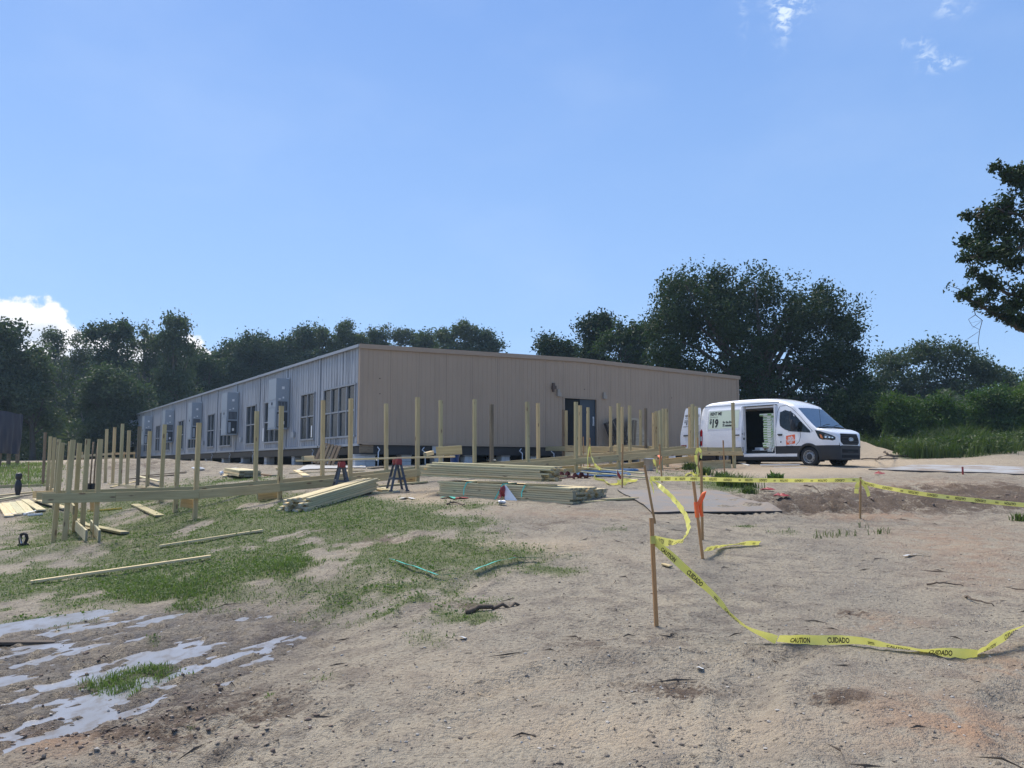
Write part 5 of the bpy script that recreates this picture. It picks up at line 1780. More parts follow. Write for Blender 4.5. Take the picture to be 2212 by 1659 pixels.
# steel plates laid over the sand
def plate(name, pts, t, mat, label, sink=.0):
    P = [on_ground(u, v) for (u, v) in pts]
    c = sum(P, Vector()) / len(P)
    mb = MB(); n_ = len(P)
    zs = [max(p.z, c.z - .25) for p in P]
    top = []
    N = 10
    # bilinear sheet, slightly sagging
    A, B, C_, D = P
    grid = []
    for i in range(N + 1):
        row = []
        for j in range(N + 1):
            q = A.lerp(B, j / N).lerp(D.lerp(C_, j / N), i / N)
            q.z = max(q.z, G(q.x, q.y) - sink) + .03
            row.append(q)
        grid.append(row)
    zz = np.array([[q.z for q in r] for r in grid])
    for _ in range(30):
        zz[1:-1, 1:-1] = (zz[:-2, 1:-1] + zz[2:, 1:-1] + zz[1:-1, :-2] + zz[1:-1, 2:]) / 4
    topg = [[(q.x - c.x, q.y - c.y, zz[i][j] - c.z) for j, q in enumerate(r)] for i, r in enumerate(grid)]
    botg = [[(x, y, z - t) for (x, y, z) in r] for r in topg]
    mb.grid(topg, 0, False); mb.grid([list(reversed(r)) for r in botg], 1, False)
    mb.grid([topg[0], botg[0]], 1, False); mb.grid([botg[-1], topg[-1]], 1, False)
    mb.grid([[r[0] for r in botg], [r[0] for r in topg]], 1, False); mb.grid([[r[-1] for r in topg], [r[-1] for r in botg]], 1, False)
    o = put(name, mb.mesh(name, [mat, 'black_steel']), None, c)
    return tag(o, label, 'steel plate')


plate('steel_plate', [(1408, 1110), (1690, 1107), (1552, 1062), (1334, 1060)], .030, 'plate', 'scuffed flat plate lying on the sand behind the caution tape')
plate('steel_plate', [(1876, 1015), (2330, 1030), (2330, 1013), (1990, 1006)], .07, 'plate_grey', 'long pale plate lying beyond the tape on the van side')
# grey ground cloth near the corner
pts = [(640, 1018), (790, 1012), (790, 1004), (662, 1006)]
plate('ground_cloth', pts, .01, 'fabric_grey', 'grey cloth spread over the ground by the building corner')['category'] = 'ground cloth'

# ------------------------------------------------------------------ sawhorses, long plank, pallets
def sawhorse(u, v, Y, label, yaw):
    p = at(u, v, Y); gz = G(p.x, p.y)
    h = p.z - gz
    t = thing('sawhorse', label, 'sawhorse', Matrix.Translation((p.x, p.y, gz)) @ Matrix.Rotation(yaw, 4, 'Z'), 'folding sawhorses')
    mb = MB(); mb.box((-.045, -.34, h - .11), (.045, .34, h)); mb.box((-.06, -.30, h - .13), (.06, -.14, h - .03)); mb.box((-.06, .14, h - .13), (.06, .30, h - .03))
    put('top_rail', mb.mesh('top_rail', 'red_plastic'), t)
    for sx in (-1, 1):
        for sy in (-1, 1):
            mb = MB(); mb.obox((sx * .035, sy * .22, h - .08), (sx * .18, sy * .33, 0), .05, .035, 0, (0, 1, 0)); mb.box((sx * .18 - .04, sy * .33 - .03, -.005), (sx * .18 + .04, sy * .33 + .03, .03))
            put('leg', mb.mesh('leg', 'saw_grey'), t)
        mb = MB(); mb.obox((sx * .125, -.28, .28), (sx * .125, .28, .28), .03, .05); put('shelf_bar', mb.mesh('shelf_bar', 'saw_grey'), t)
    for sy in (-1, 1):
        mb = MB(); mb.obox((-.12, sy * .28, .27), (.12, sy * .28, .27), .025, .04); put('cross_bar', mb.mesh('cross_bar', 'saw_grey'), t)
    return t


YS = 18.3
sawhorse(738, 997, YS + .1, 'folding sawhorse with a red top and dark legs, standing behind the sloping stack', .30)
sawhorse(858, 991, YS, 'folding sawhorse with a red top and dark legs, standing clear on the sand', .30)
o = put('work_plank', board_mesh(3.55, .18, .038, ('timber_pale', 'end_grain')), None, frame(at(641, 995.5, YS + .1), at(985, 986, YS - .05))); tag(o, 'long plank laid across both sawhorses', 'plank')
o = put('wood_block', board_mesh(.25, .09, .09, ('timber_pale', 'end_grain')), None, frame(at(918, 982, YS - .1), at(934, 978, YS + .1))); tag(o, 'square block lying on the plank over the sawhorses, near the ramp post', 'block')
o = put('wood_block', board_mesh(.30, .09, .09, ('timber_pale', 'end_grain')), None, frame(at(654, 990, YS), at(672, 989, YS + .2))); tag(o, 'square block lying on the outer end of the plank over the sawhorses', 'block')
o = put('wood_board', board_mesh(.58, .038, .20, ('timber', 'end_grain')), None, frame(at(942, 975, YS + .12), at(990, 972, YS + .2))); tag(o, 'short board standing on edge at the end of the sawhorse plank', 'board')


def pallet(M, label, slats=7, w=1.2, h=1.0, mats=('timber_old', 'timber_old'), gap=.05, back=True):
    t = thing('wooden_pallet', label, 'pallet', M, 'pallets leaning on the building')
    sw = (w - gap * (slats - 1)) / slats
    for k in range(slats):
        x = -w / 2 + sw / 2 + k * (sw + gap)
        put('slat', board_mesh(h, sw, .02, mats), t, Matrix.Translation((x, -.06, 0)) @ Matrix.Rotation(-math.pi / 2, 4, 'Y') @ Matrix.Rotation(math.pi / 2, 4, 'X') @ Matrix.Rotation(rnd.uniform(-.012, .012), 4, 'Z'))
        if back and k % 2 == 0: put('slat', board_mesh(h, sw, .02, mats), t, Matrix.Translation((x, .06, 0)) @ Matrix.Rotation(-math.pi / 2, 4, 'Y') @ Matrix.Rotation(math.pi / 2, 4, 'X'))
    for z in (.06, h / 2, h - .06):
        put('stringer', board_mesh(w, .09, .04, mats), t, Matrix.Translation((-w / 2, 0, z)))
    return t


p = bworld(-.62, 1.95, 0); p.z = G(p.x, p.y)
pallet(Matrix.Translation(p) @ Matrix.Rotation(BANG - math.pi / 2 + .55, 4, 'Z') @ Matrix.Rotation(-.35, 4, 'X') @ Matrix.Rotation(.18, 4, 'Y'), 'grey slatted pallet leaning against the grey wall near its corner', 6, 1.0, .85)
# by the door, standing on the landing
for (s, lean, tilt, n_, w_, h_, lab, mt) in ((12.15, -.14, .34, 6, .95, 1.25, 'dark slatted pallet leaning on the tan wall beside the door', ('timber_dark', 'timber_dark')),):
    p = bworld(s, -.42, .02)
    pallet(Matrix.Translation(p) @ Matrix.Rotation(BANG, 4, 'Z') @ Matrix.Rotation(lean, 4, 'X') @ Matrix.Rotation(-tilt, 4, 'Y'), lab, n_, w_, h_, mt, .07)
p = bworld(13.15, -.42, .02)
t = thing('leaning_sheet', 'worn pale wooden sheet leaning on the tan wall next to the dark pallet', 'sheet', Matrix.Translation(p) @ Matrix.Rotation(BANG, 4, 'Z') @ Matrix.Rotation(-.15, 4, 'X'))
mb = MB()
for (dy, mi) in ((-.02, 0), (.02, 0)):
    pass
out = [(-.75, 0), (.62, 0), (.60, .35), (.28, 1.0), (.12, 1.30), (-.45, 1.30)]
mb.add([(x, -.02, z) for x, z in out] + [(x, .02, z) for x, z in out], [tuple(range(6)), tuple(reversed(range(6, 12)))] + [(i, i + 6, (i + 1) % 6 + 6, (i + 1) % 6) for i in range(6)])
MATS['sheet_grey'] = wood('sheet_grey', (.46, .43, .38), (.34, .32, .28), stain=.5)
put('sheet', mb.mesh('sheet', 'sheet_grey'), t)
for k in range(3):
    put('slat', board_mesh(1.2, .1, .02, ('timber_old', 'timber_old')), t, Matrix.Translation((-.62 + .16 * k, -.04, .02)) @ Matrix.Rotation(-math.pi / 2 + .22, 4, 'Y') @ Matrix.Rotation(math.pi / 2, 4, 'X'))

# ------------------------------------------------------------------ stakes and caution tape
def stake(ub, vb, ut, vt, label, Y=None, w=.038, t=.022):
    b = hit(ub, vb) if Y is None else at(ub, vb, Y)
    if Y is not None: b.z = G(b.x, b.y)
    top = at(ut, vt, b.y)
    d = (top - b).normalized()
    o = put('wooden_stake', board_mesh((top - b).length + .15, w, t, ('stake_wood', 'end_pale')), None, frame(b - d * .15, top, (.35, -.9, .0)))
    tag(o, label, 'stake', 'survey stakes')
    return b, top


S1 = stake(1418, 1353, 1407, 1118, 'tall bare stake standing alone in front, carrying both tape ends')
S2 = stake(1415, 1130, 1392, 1005, 'tilted stake at the corner of the scuffed plate')
S3 = stake(1518, 1207, 1498, 1040, 'leaning stake with an orange painted band')
S3b = stake(1517.5, 1166, 1514.5, 995, 'upright stake close behind the orange banded one')
S4 = stake(1858, 1120, 1859, 1030, 'stake where the tape turns, beyond the dark churned soil')
S5 = stake(1344, 1053, 1345, 959, 'thin pale stake in front of the ramp by the blue hose')
S6 = stake(1430, 1042, 1425, 960, 'stake with an orange ribbon standing before the ramp')
S7 = stake(1274, 1019, 1274, 946, 'thin stake wound with tape in front of the door')
S8 = stake(1566, 1035, 1562, 951, 'thin pinkish stake in front of the van rear wheel')
S9 = stake(1509, 1030, 1507, 945, 'stake hidden in tape at the ramp corner', w=.03)
S10 = stake(1261, 1012, 1260, 943, 'shortest stake beside the door landing', Y=27.0, w=.03)
stake(61, 1040, 62, 998, 'small dark stake at the end of the lawn', w=.03)
stake(1872, 985, 1872, 980, 'tiny red stake at the edge of the weeds', w=.02) if False else None
TX = {s: text_mesh(s, .060, .0018, .62) for s in ('CAUTION', 'CUIDADO')}
TW = .076


def smooth_path(pts, n=8):
    """catmull-rom through pts"""
    pts = [Vector(p) for p in pts]
    q = [pts[0] * 2 - pts[1]] + pts + [pts[-1] * 2 - pts[-2]]
    out = []
    for i in range(1, len(q) - 2):
        for k in range(n):
            t = k / n
            a, b, c, d = q[i - 1], q[i], q[i + 1], q[i + 2]
            out.append(.5 * ((2 * b) + (c - a) * t + (2 * a - 5 * b + 4 * c - d) * t * t + (3 * b - a - 3 * c + d) * t ** 3))
    out.append(pts[-1])
    return out


def tape(pts, label, twist=(0,), flip=False, width=TW, wav=.0, letters=True, n=8, group='caution tape'):
    """ribbon along pts; twist: angle of the ribbon about its path, spread over its length (0 = standing on edge)"""
    P = smooth_path(pts, n)
    # keep the steps even
    L = [0.0]
    for i in range(1, len(P)): L.append(L[-1] + (P[i] - P[i - 1]).length)
    tot = L[-1]; m = max(12, int(tot / .05)); S = np.linspace(0, tot, m + 1)
    Q = np.stack([np.interp(S, L, [p[k] for p in P]) for k in range(3)], -1)
    T = np.gradient(Q, axis=0); T = unit(T)
    tw = np.interp(S / tot, np.linspace(0, 1, len(twist)), twist) + wav * np.array([float(fbm(np.array([s * 2.1]), np.array([1.7]), 2, 5)[0]) for s in S])
    up = np.array([0, 0, 1.0])
    A = up - T * (T @ up)[:, None]
    bad = np.linalg.norm(A, axis=1) < .15
    A[bad] = np.array([1, 0, .01])
    A = unit(A - T * np.sum(A * T, 1)[:, None]); B = np.cross(T, A)
    Wd = A * np.cos(tw)[:, None] + B * np.sin(tw)[:, None]
    N = np.cross(T, Wd)
    # face the lettered side to the yard
    if np.sum(N[:, 1]) > 0: Nf = -1
    else: Nf = 1
    c0 = Vector(Q[len(Q) // 2])
    V = np.concatenate([Q - Wd * width / 2, Q, Q + Wd * width / 2]) - np.array(c0)
    cr = np.stack([fbm(S * 5.0, S * 0 + 3.3 + q, 3, 15) for q in range(3)], -1)
    V[:m + 1] += N * .010 * cr[:, 0:1]; V[2 * (m + 1):] += N * .010 * cr[:, 1:2]
    V[m + 1:2 * (m + 1)] += N * .012 * cr[:, 2:3]
    k = m + 1
    F = np.array([(i, i + 1, i + 1 + k, i + k) for i in range(m)] + [(i + k, i + 1 + k, i + 1 + 2 * k, i + 2 * k) for i in range(m)])
    o = put('caution_tape', np_mesh('caution_tape', V, F, 'tape_yellow', True), None, c0)
    tag(o, label, 'tape', group)
    if letters:
        LV = []; LF = []; s = .10; word = 0
        sgn = 1.0
        # reading direction: from west to east
        east = 1 if Q[-1][0] > Q[0][0] else -1
        d = east * (-1 if flip else 1)
        while s < tot - .25:
            for wd in ('CAUTION', 'CUIDADO', None):
                if wd is None:
                    shapes = [([(0, -.012), (.05, -.012), (.05, -.004), (0, -.004)], [(0, 1, 2, 3)]), ([(0, .004), (.05, .004), (.05, .014), (0, .014)], [(0, 1, 2, 3)])]
                    wl = .05
                    items = [(np.array([(x, y + .0) for x, y in v_]), f_) for v_, f_ in shapes]
                else:
                    tv, tf, wl = TX[wd]
                    items = [(tv[:, :2] - np.array([0, .021]), tf)]
                if s + wl > tot - .02: s += 99; break
                for tv, tf in items:
                    b = len(LV)
                    for (x, y) in tv:
                        ss = s + (x if d > 0 else wl - x)
                        f = min(max(ss / tot * m, 0), m - 1e-6); i = int(f); fr_ = f - i
                        q = Q[i] * (1 - fr_) + Q[i + 1] * fr_; w_ = Wd[i] * (1 - fr_) + Wd[i + 1] * fr_; nn = N[i] * (1 - fr_) + N[i + 1] * fr_
                        LV.append(q + w_ * (y if not flip else -y) * (1 if A[i][2] >= 0 else -1) + nn * Nf * .011 - np.array(c0))
                    LF += [tuple(b + j for j in f_) for f_ in tf]
                s += wl + (.14 if wd else .09)
        if LV:
            mb = MB(); mb.add(LV, LF); put('lettering', mb.mesh('lettering', 'ink'), o)['kind'] = 'stuff'
    return o


def gpt(u, v, dz=.04):
    p = hit(u, v); p.z += dz; return p


t1 = at(1412, 1168, S1[0].y); gA = gpt(1678, 1391, .03)
tape([t1, t1.lerp(gA, .25) + Vector((0, 0, -.02)), t1.lerp(gA, .5) + Vector((0, 0, -.05)), at(1600, 1345, gA.y + .1), gA], 'yellow tape slanting from the tall front stake down to the sand', (.55, .25, .1, .2, .9, .4), wav=.3)
g = [gA + Vector((.01, -.01, .01)), gpt(1760, 1393, .038), gpt(1850, 1396, .045), gpt(1950, 1408, .035), gpt(2050, 1419, .036), gpt(2112, 1422, .03)]
tape(g, 'yellow tape lying along the front sand with readable lettering', (.9, .2, .0, .15, .75, 1.0, .25, .5), wav=.35)
gE = g[-1]
tape([gE + Vector((0, .01, .01)), at(2140, 1395, gE.y + .12), at(2175, 1372, gE.y + .25), at(2225, 1345, gE.y + .4), at(2420, 1262, gE.y + .9)], 'yellow tape rising from the sand to the east edge', (.9, .2, .9, .3, .2, .1), wav=.3)
t2 = at(1405, 1034, S2[0].y)
y1 = S1[0].y
tape([t1 + Vector((0, 0, .01)), at(1450, 1172, y1 + .5), at(1476, 1164, y1 + 1.3), at(1488, 1142, y1 + 2.2), at(1478, 1108, y1 + 3.4), at(1452, 1075, y1 + 5.0), at(1425, 1050, y1 + 6.2), t2], 'yellow tape blown into a bow between the front stake and the tilted one', (.2, .6, 1.0, .3, .9, .4, .2), wav=.5)
t4 = at(1857, 1037, S4[0].y)
tape([t2, at(1500, 1034.5, 14.4), at(1600, 1037, 14.8), at(1730, 1038, 15.2), t4], 'yellow tape stretched along the churned soil, lettering upside down', (.1, .0, .3, .0, .6, .1), True, wav=.2)
tape([t4, at(1885, 1048, t4.y - .1), at(2000, 1068, 14.9), at(2120, 1082, 14.4), at(2212, 1091, 14.0), at(2420, 1112, 13.2)], 'yellow tape running out to the east edge, lettering upside down', (.8, .15, .0, .0, .0, .0), True, wav=.05)
tape([at(1524, 1187, S3[0].y), gpt(1560, 1186, .04), gpt(1600, 1181, .05), gpt(1642, 1178, .03)], 'faded tape end lying on the sand behind the orange banded stake', (.9, .5, 1.1, .7), wav=.3)
tape([at(1404, 1034, 14.2), at(1409, 1050, 14.1), at(1413, 1068, 14.0)], 'tape tail hanging down the tilted stake', (.0, .3), letters=True)
tape([at(1857, 1040, 15.4), at(1851, 1052, 15.4), at(1850, 1066, 15.4)], 'tape tail hanging on one side of the corner stake', (.2, .4), letters=False)
tape([at(1860, 1040, 15.4), at(1870, 1052, 15.35), at(1877, 1072, 15.3)], 'longer tape tail hanging on the other side of the corner stake', (.2, .2), letters=False)
tape([at(1274, 962, 23.0), at(1278, 985, 22.6), at(1286, 1005, 22.0), gpt(1300, 1020, .03), gpt(1284, 1034, .03), gpt(1305, 1040, .03), gpt(1318, 1048, .03), gpt(1345, 1046, .03)], 'slack tape dropping from the door stake to the sand', (.2, .5, .8, .3, .9, .5), wav=.6, letters=False)
tape([at(1273, 965, 23.0), at(1270, 985, 22.9), at(1270, 1012, 22.8)], 'tape tail hanging straight down the door stake', (.2, .1), letters=False)
tape([gpt(1346, 1047, .04), gpt(1362, 1043, .05), gpt(1376, 1041, .04), gpt(1350, 1040, .04), gpt(1334, 1046, .05), gpt(1352, 1049, .04)], 'crumpled tape around the foot of the thin pale stake', (.6, .2, 1.0, .4), wav=.8, letters=False)
tape([at(1508, 968, 21.6), at(1503, 985, 21.6), at(1506, 1005, 21.6), at(1507, 1026, 21.5)], 'tape hanging from the ramp corner, long tail', (.2, .7, .3), wav=.5, letters=False)
tape([at(1509, 968, 21.6), at(1515, 978, 21.6), at(1514, 990, 21.5)], 'tape hanging from the ramp corner, short tail', (.3, .5), letters=False)
tape([at(1412, 992, 24.0), at(1416, 1005, 24.0), at(1420, 1020, 23.9), at(1412, 1028, 23.8)], 'twisted tape hanging below the ramp beside the orange ribbon', (.1, 1.2, .3), wav=.6, letters=False)
tape([gpt(1480, 1030, .03), gpt(1492, 1024, .05), gpt(1505, 1030, .03), gpt(1520, 1022, .04), gpt(1530, 1034, .03)], 'crumpled pale tape in the grass tuft', (.6, .2, 1.0, .4), wav=.8, letters=False)
for (q, lab) in ((at(2420, 1262, gE.y + .9), 'stake outside the frame holding the end of the front tape'), (at(2420, 1112, 13.2), 'stake outside the frame holding the end of the far tape')):
    b = Vector((q.x + .02, q.y + .02, G(q.x, q.y)))
    o = put('wooden_stake', board_mesh((q - b).length + .35, .038, .022, ('stake_wood', 'end_pale')), None, frame(b - Vector((0, 0, .15)), q + Vector((.02, .02, .2)), (.35, -.9, 0))); tag(o, lab, 'stake', 'survey stakes')
# band of tape wound round the front stake
mb = MB(); q = at(1410.5, 1166, S1[0].y); mb.box((-.024, -.016, -.035), (.024, .016, .035)); o = put('tape_band', mb.mesh('tape_band', 'tape_yellow'), None, q); tag(o, 'band of yellow tape wound around the tall front stake', 'tape', 'caution tape')


def ribbon(pts, w, label, mat='orange_ribbon', name='orange_ribbon', tw=(0, .8, .2)):
    P = smooth_path(pts, 6); n_ = len(P); c = P[0]
    rows = []
    for i, p in enumerate(P):
        t = np.interp(i / (n_ - 1), np.linspace(0, 1, len(tw)), tw)
        ww = w * (1 - .35 * i / n_)
        d = Vector((math.cos(t) * ww / 2, -math.sin(t) * ww / 2, .15 * ww))
        rows.append([p - d - c, p + Vector((0, -.01, 0)) - c, p + d - c])
    mb = MB(); mb.grid(rows); o = put(name, mb.mesh(name, mat), None, c)
    return tag(o, label, 'ribbon')


yS = S3[0].y
mb = MB(); q = at(1505.5, 1101, yS); mb.obox(q - Vector((-.004, 0, .10)) - q, Vector((.0, 0, .0)) + Vector((-.012, 0, .10)), .046, .032, 0, (.35, -.9, 0)); o = put('orange_band', mb.mesh('orange_band', 'orange_ribbon'), None, q); tag(o, 'orange painted band on the leaning stake', 'band')
ribbon([at(1506, 1093, yS - .03), at(1512, 1082, yS - .03), at(1518, 1068, yS - .03), at(1522, 1062, yS - .02), at(1519, 1074, yS), at(1513, 1088, yS), at(1514, 1104, yS + .02), at(1517, 1116, yS + .02)], .06, 'bright orange ribbon tied between the two close stakes')
ribbon([at(1423, 983, 21.0), at(1427, 990, 20.9), at(1426, 1003, 20.9)], .08, 'orange ribbon on the stake in front of the ramp')
p = gpt(1333, 1040, 0)
mb = MB(); mb.tube([(0, 0, -.05), (0, 0, .30)], .004, 4); mb.add([(0, 0, .16), (0, 0, .30), (.10, -.02, .12), (.09, -.02, .03)], [(0, 1, 2, 3)], 1); mb.add([(0, .003, .16), (0, .003, .30), (.10, -.017, .12), (.09, -.017, .03)], [(3, 2, 1, 0)], 1)
o = put('marker_flag', mb.mesh('marker_flag', ['galv', 'red_plastic']), None, p); tag(o, 'small red marker flag on a wire in the sand', 'flag')
p = gpt(2080, 1025, 0)
mb = MB(); mb.box((-.02, -.02, -.05), (.02, .02, .24)); o = put('marker_peg', mb.mesh('marker_peg', 'red_plastic'), None, p); tag(o, 'thin red peg in front of the long pale plate', 'peg')
p = gpt(1872, 985, 0)
for (u, v, lab) in ((1688, 1077, 'crumpled red rag in the churned soil'), (1658, 1061, 'flat scrap of red plastic on the sand'), (1900, 1026, 'faint red scrap beyond the tape')):
    p = gpt(u, v, .02)
    rr = np.random.default_rng(int(u)); a = np.linspace(0, 2 * np.pi, 9)[:-1]
    mb = MB(); P = [[(.12 * k * math.cos(x) * (1 + .5 * rr.normal() * .4), .10 * k * math.sin(x), .05 * rr.random() * (2.2 - k)) for x in list(a) + [0]] for k in (.15, .6, 1.0, 1.4)]
    mb.grid(P); o = put('red_rag', mb.mesh('red_rag', 'red_plastic'), None, p); tag(o, lab, 'rag')

# ------------------------------------------------------------------ small things on the yard
def bucket(p, r0, r1, h, mat, name, label, cat='bucket', handle=True):
    t = thing(name, label, cat, p)
    mb = MB(); mb.lathe([(0, .01), (r0, .0), (r1, h), (r1 + .012, h - .03), (r1 + .012, h + .005), (r1 - .012, h + .005), (r0 - .01, .02)], 18); put('shell', mb.mesh('shell', mat), t)
    if handle:
        mb = MB(); mb.tube([(r1 * math.cos(x), .02, h - .04 - .16 * math.sin(x)) for x in np.linspace(0, math.pi, 9)], .006, 5); put('handle', mb.mesh('handle', 'galv'), t)
    return t


p = at(982, 1000, 27.0); p.z = at(982, 998, 27.0).z; q = G(p.x, p.y); p.z = max(q, p.z - .1)
bucket(Vector((p.x, p.y, q + .12)), .13, .16, .36, 'blue_plastic', 'bucket', 'blue bucket under the tan wall behind the piled boards')
o = put('lumber_board', board_mesh(.7, .3, .12, ('timber', 'end_grain')), None, Matrix.Translation((p.x - .35, p.y, q + .06))); tag(o, 'thick timber block carrying the blue bucket', 'block')
p = at(1401, 1008, 25.0); p.z = G(p.x, p.y)
bucket(p, .13, .15, .36, 'pvc', 'bucket', 'pale grey bucket under the ramp boards', handle=False)
for k, (u, v) in enumerate(((1391, 1004), (1412, 1006))):
    p = at(u, v, 26.5); p.z = G(p.x, p.y)
    mb = MB(); mb.lathe([(.0, 0), (.11, 0), (.11, .42), (.13, .42), (.13, .48), (.09, .48), (.09, .42)], 16); o = put('pvc_pipe', mb.mesh('pvc_pipe', 'pvc'), None, p); tag(o, ['white standpipe under the ramp, thicker one behind the bucket', 'white standpipe under the ramp, on the far side of the bucket'][k], 'pipe')
# blue hose coils
for k, (u, v, R, lab) in enumerate(((1340, 1019, .55, 'blue hose coil lying partly under the ramp edge'), (1300, 1027, .8, 'flat blue hose coil in front of the pale boards'))):
    p = gpt(u, v, .03)
    pts = []
    for i in range(90):
        a = i / 90 * 2 * math.pi * 3.4
        rr_ = R * (.75 + .1 * math.sin(a * .7) + .02 * i / 10)
        x, y = rr_ * math.cos(a), rr_ * .62 * math.sin(a)
        pts.append((x, y, G(p.x + x, p.y + y) - p.z + .035 + .012 * (i // 27)))
    mb = MB(); mb.tube(pts, .017, 5); o = put('blue_hose', mb.mesh('blue_hose', 'blue_hose'), None, p); tag(o, lab, 'hose')
# screw anchors, dark red
for k, (u, v, du, dv) in enumerate(((1232, 1031, -30, 0), (1262, 1033, -28, 2), (1276, 1034, -34, -1))):
    a, b = gpt(u, v, .06), gpt(u + du, v + dv, .05)
    b = a + (b - a).normalized() * (.85)
    t = thing('ground_anchor', ['dark red screw anchor lying on the sand, outermost of three', 'dark red screw anchor lying on the sand, middle of three', 'dark red screw anchor lying on the sand, next to the tape'][k], 'anchor', frame(a, b), 'screw anchors')
    mb = MB(); mb.tube([(0, 0, 0), (.85, 0, 0)], .018, 6); put('shaft', mb.mesh('shaft', 'dark_red_iron'), t)
    for x in (.05, .24):
        P = [[(x + .10 * i / 14, .02 * math.cos(i / 14 * 6.28), .02 * math.sin(i / 14 * 6.28)) for i in range(15)], [(x + .10 * i / 14, .10 * math.cos(i / 14 * 6.28), .10 * math.sin(i / 14 * 6.28)) for i in range(15)]]
        mb = MB(); mb.grid(P); mb.grid([[(q[0] + .008, q[1], q[2]) for q in r_] for r_ in P]); put('helix', mb.mesh('helix', 'dark_red_iron'), t)
# green strap ends on the sand
def ground_band(uv, w, mat, name, label, cat, dz=.02):
    P = smooth_path([gpt(u, v, dz) for (u, v) in uv], 6); c = P[0]
    rows = []
    for i, p in enumerate(P):
        d = (P[min(i + 1, len(P) - 1)] - P[max(i - 1, 0)]).normalized(); s = d.cross(Vector((0, 0, 1))).normalized() * w / 2
        p = p + Vector((0, 0, .004 * math.sin(i * .9)))
        rows.append([p - s - c, p - s * .2 + Vector((0, 0, .004)) - c, p + s + Vector((0, 0, .008)) - c])
    mb = MB(); mb.grid(rows); mb.grid([[q - Vector((0, 0, .003)) for q in r_] for r_ in rows])
    o = put(name, mb.mesh(name, mat), None, c); return tag(o, label, cat)


ground_band([(843, 1216), (880, 1228), (915, 1240), (945, 1251), (985, 1249)], .042, 'green_strap', 'green_strap', 'green strap on the sand, the one sloping down from the grass', 'strap', .05)
ground_band([(1026, 1240), (1055, 1228), (1095, 1217), (1130, 1213), (1172, 1215)], .042, 'green_strap', 'green_strap', 'green strap on the sand, the one curving up towards the stakes', 'strap', .05)
ground_band([(952, 1077), (970, 1075), (985, 1079)], .12, 'green_strap', 'green_wrapper', 'flat green wrapper in front of the strapped bundle', 'wrapper')
ground_band([(984, 1079), (996, 1076), (1006, 1078)], .14, 'red_plastic', 'red_wrapper', 'flat red wrapper in front of the strapped bundle', 'wrapper')
ground_band([(866, 1079), (880, 1077), (893, 1079)], .12, 'label_white', 'paper_scrap', 'white paper scrap between the sawhorse and the bundle', 'paper')
ground_band([(992, 1381), (1008, 1383)], .05, 'pvc', 'white_tube', 'short white tube lying in the front sand', 'tube')
ground_band([(1955, 1205), (1975, 1200), (2008, 1202)], .06, 'pvc', 'paper_scrap', 'thin white scrap on the east sand', 'paper')
ground_band([(1505, 1448), (1520, 1450)], .05, 'label_white', 'paper_scrap', 'small pale scrap in the front sand below the tape', 'paper')
# torn bag with white face leaning on the bundle
p = cF0 + cd * 1.62 - cn * .10; p.z = G(p.x, p.y)
t = thing('torn_bag', 'torn red and white bag leaning against the strapped bundle', 'bag', p)
mb = MB(); mb.add([(.02, -.06, 0), (.27, -.10, -.01), (.04, .03, .29), (.02, .02, .29)], [(0, 1, 2, 3)]); mb.add([(.02, -.04, 0), (.27, -.08, -.01), (.04, .05, .29), (.02, .04, .29)], [(3, 2, 1, 0)]); put('white_face', mb.mesh('white_face', 'label_white'), t)
rr = np.random.default_rng(8)
mb = MB(); mb.grid([[(-.09 + .035 * j + .015 * rr.normal(), -.03 + .03 * rr.normal(), .05 + .07 * i + .02 * rr.normal()) for j in range(4)] for i in range(4)]); put('red_wrap', mb.mesh('red_wrap', 'red_plastic'), t)
for (u, v, sx, sy, sz, mat, lab, nm) in ((1085, 1091, .16, .10, .07, 'galv', 'crushed silver can in front of the torn bag', 'crushed_can'), (1222, 1079, .42, .22, .16, 'galv', 'crumpled silver foil pouch at the corner of the bundle', 'foil_pouch'),
                                         (507, 1017, .3, .2, .12, 'label_white', 'white crumpled bag on the earth bank', 'white_bag'), (428, 1016, .5, .2, .12, 'label_white', 'long white crumpled sheet on the earth bank', 'white_bag'), (478, 1026, .12, .12, .12, 'label_white', 'round white cup near the low greenish stack', 'white_cup'),
                                         (600, 1016, .14, .12, .10, 'timber_pale', 'pale cube of wood near the building corner', 'wood_block'), (1735, 1030, .0, .0, .0, 'galv', '', ''), (1700, 986, .5, .3, .3, 'block', 'pale rubble heap seen under the van', 'rubble_lump'), (1660, 988, .5, .3, .25, 'block', 'pale block seen between the van wheels', 'rubble_lump'),
                                         (1484, 987, .32, .2, .5, 'label_white', 'white sack behind the ramp by the building end', 'white_bag'), (1452, 990, .25, .2, .45, 'label_white', 'smaller white sack behind the ramp corner', 'white_bag')):
    if not nm: continue
    Yq = None
    if nm in ('rubble_lump',): p = at(u, v, 36); p.z = G(p.x, p.y) + .05
    elif v < 992: p = at(u, v, 34); p.z = G(p.x, p.y) + .1
    else: p = gpt(u, v, .03)
    rr = np.random.default_rng(int(u + v))
    bm = bmesh.new(); bmesh.ops.create_icosphere(bm, subdivisions=2, radius=.5)
    for vtx in bm.verts:
        k = 1 + .28 * rr.normal() * .7
        vtx.co = Vector((vtx.co.x * sx * k, vtx.co.y * sy * k, vtx.co.z * sz * k + sz * .3))
    me = bpy.data.meshes.new(nm); bm.to_mesh(me); bm.free(); me.materials.append(MATS[mat])
    o = put(nm, me, None, p); tag(o, lab, nm.split('_')[-1])
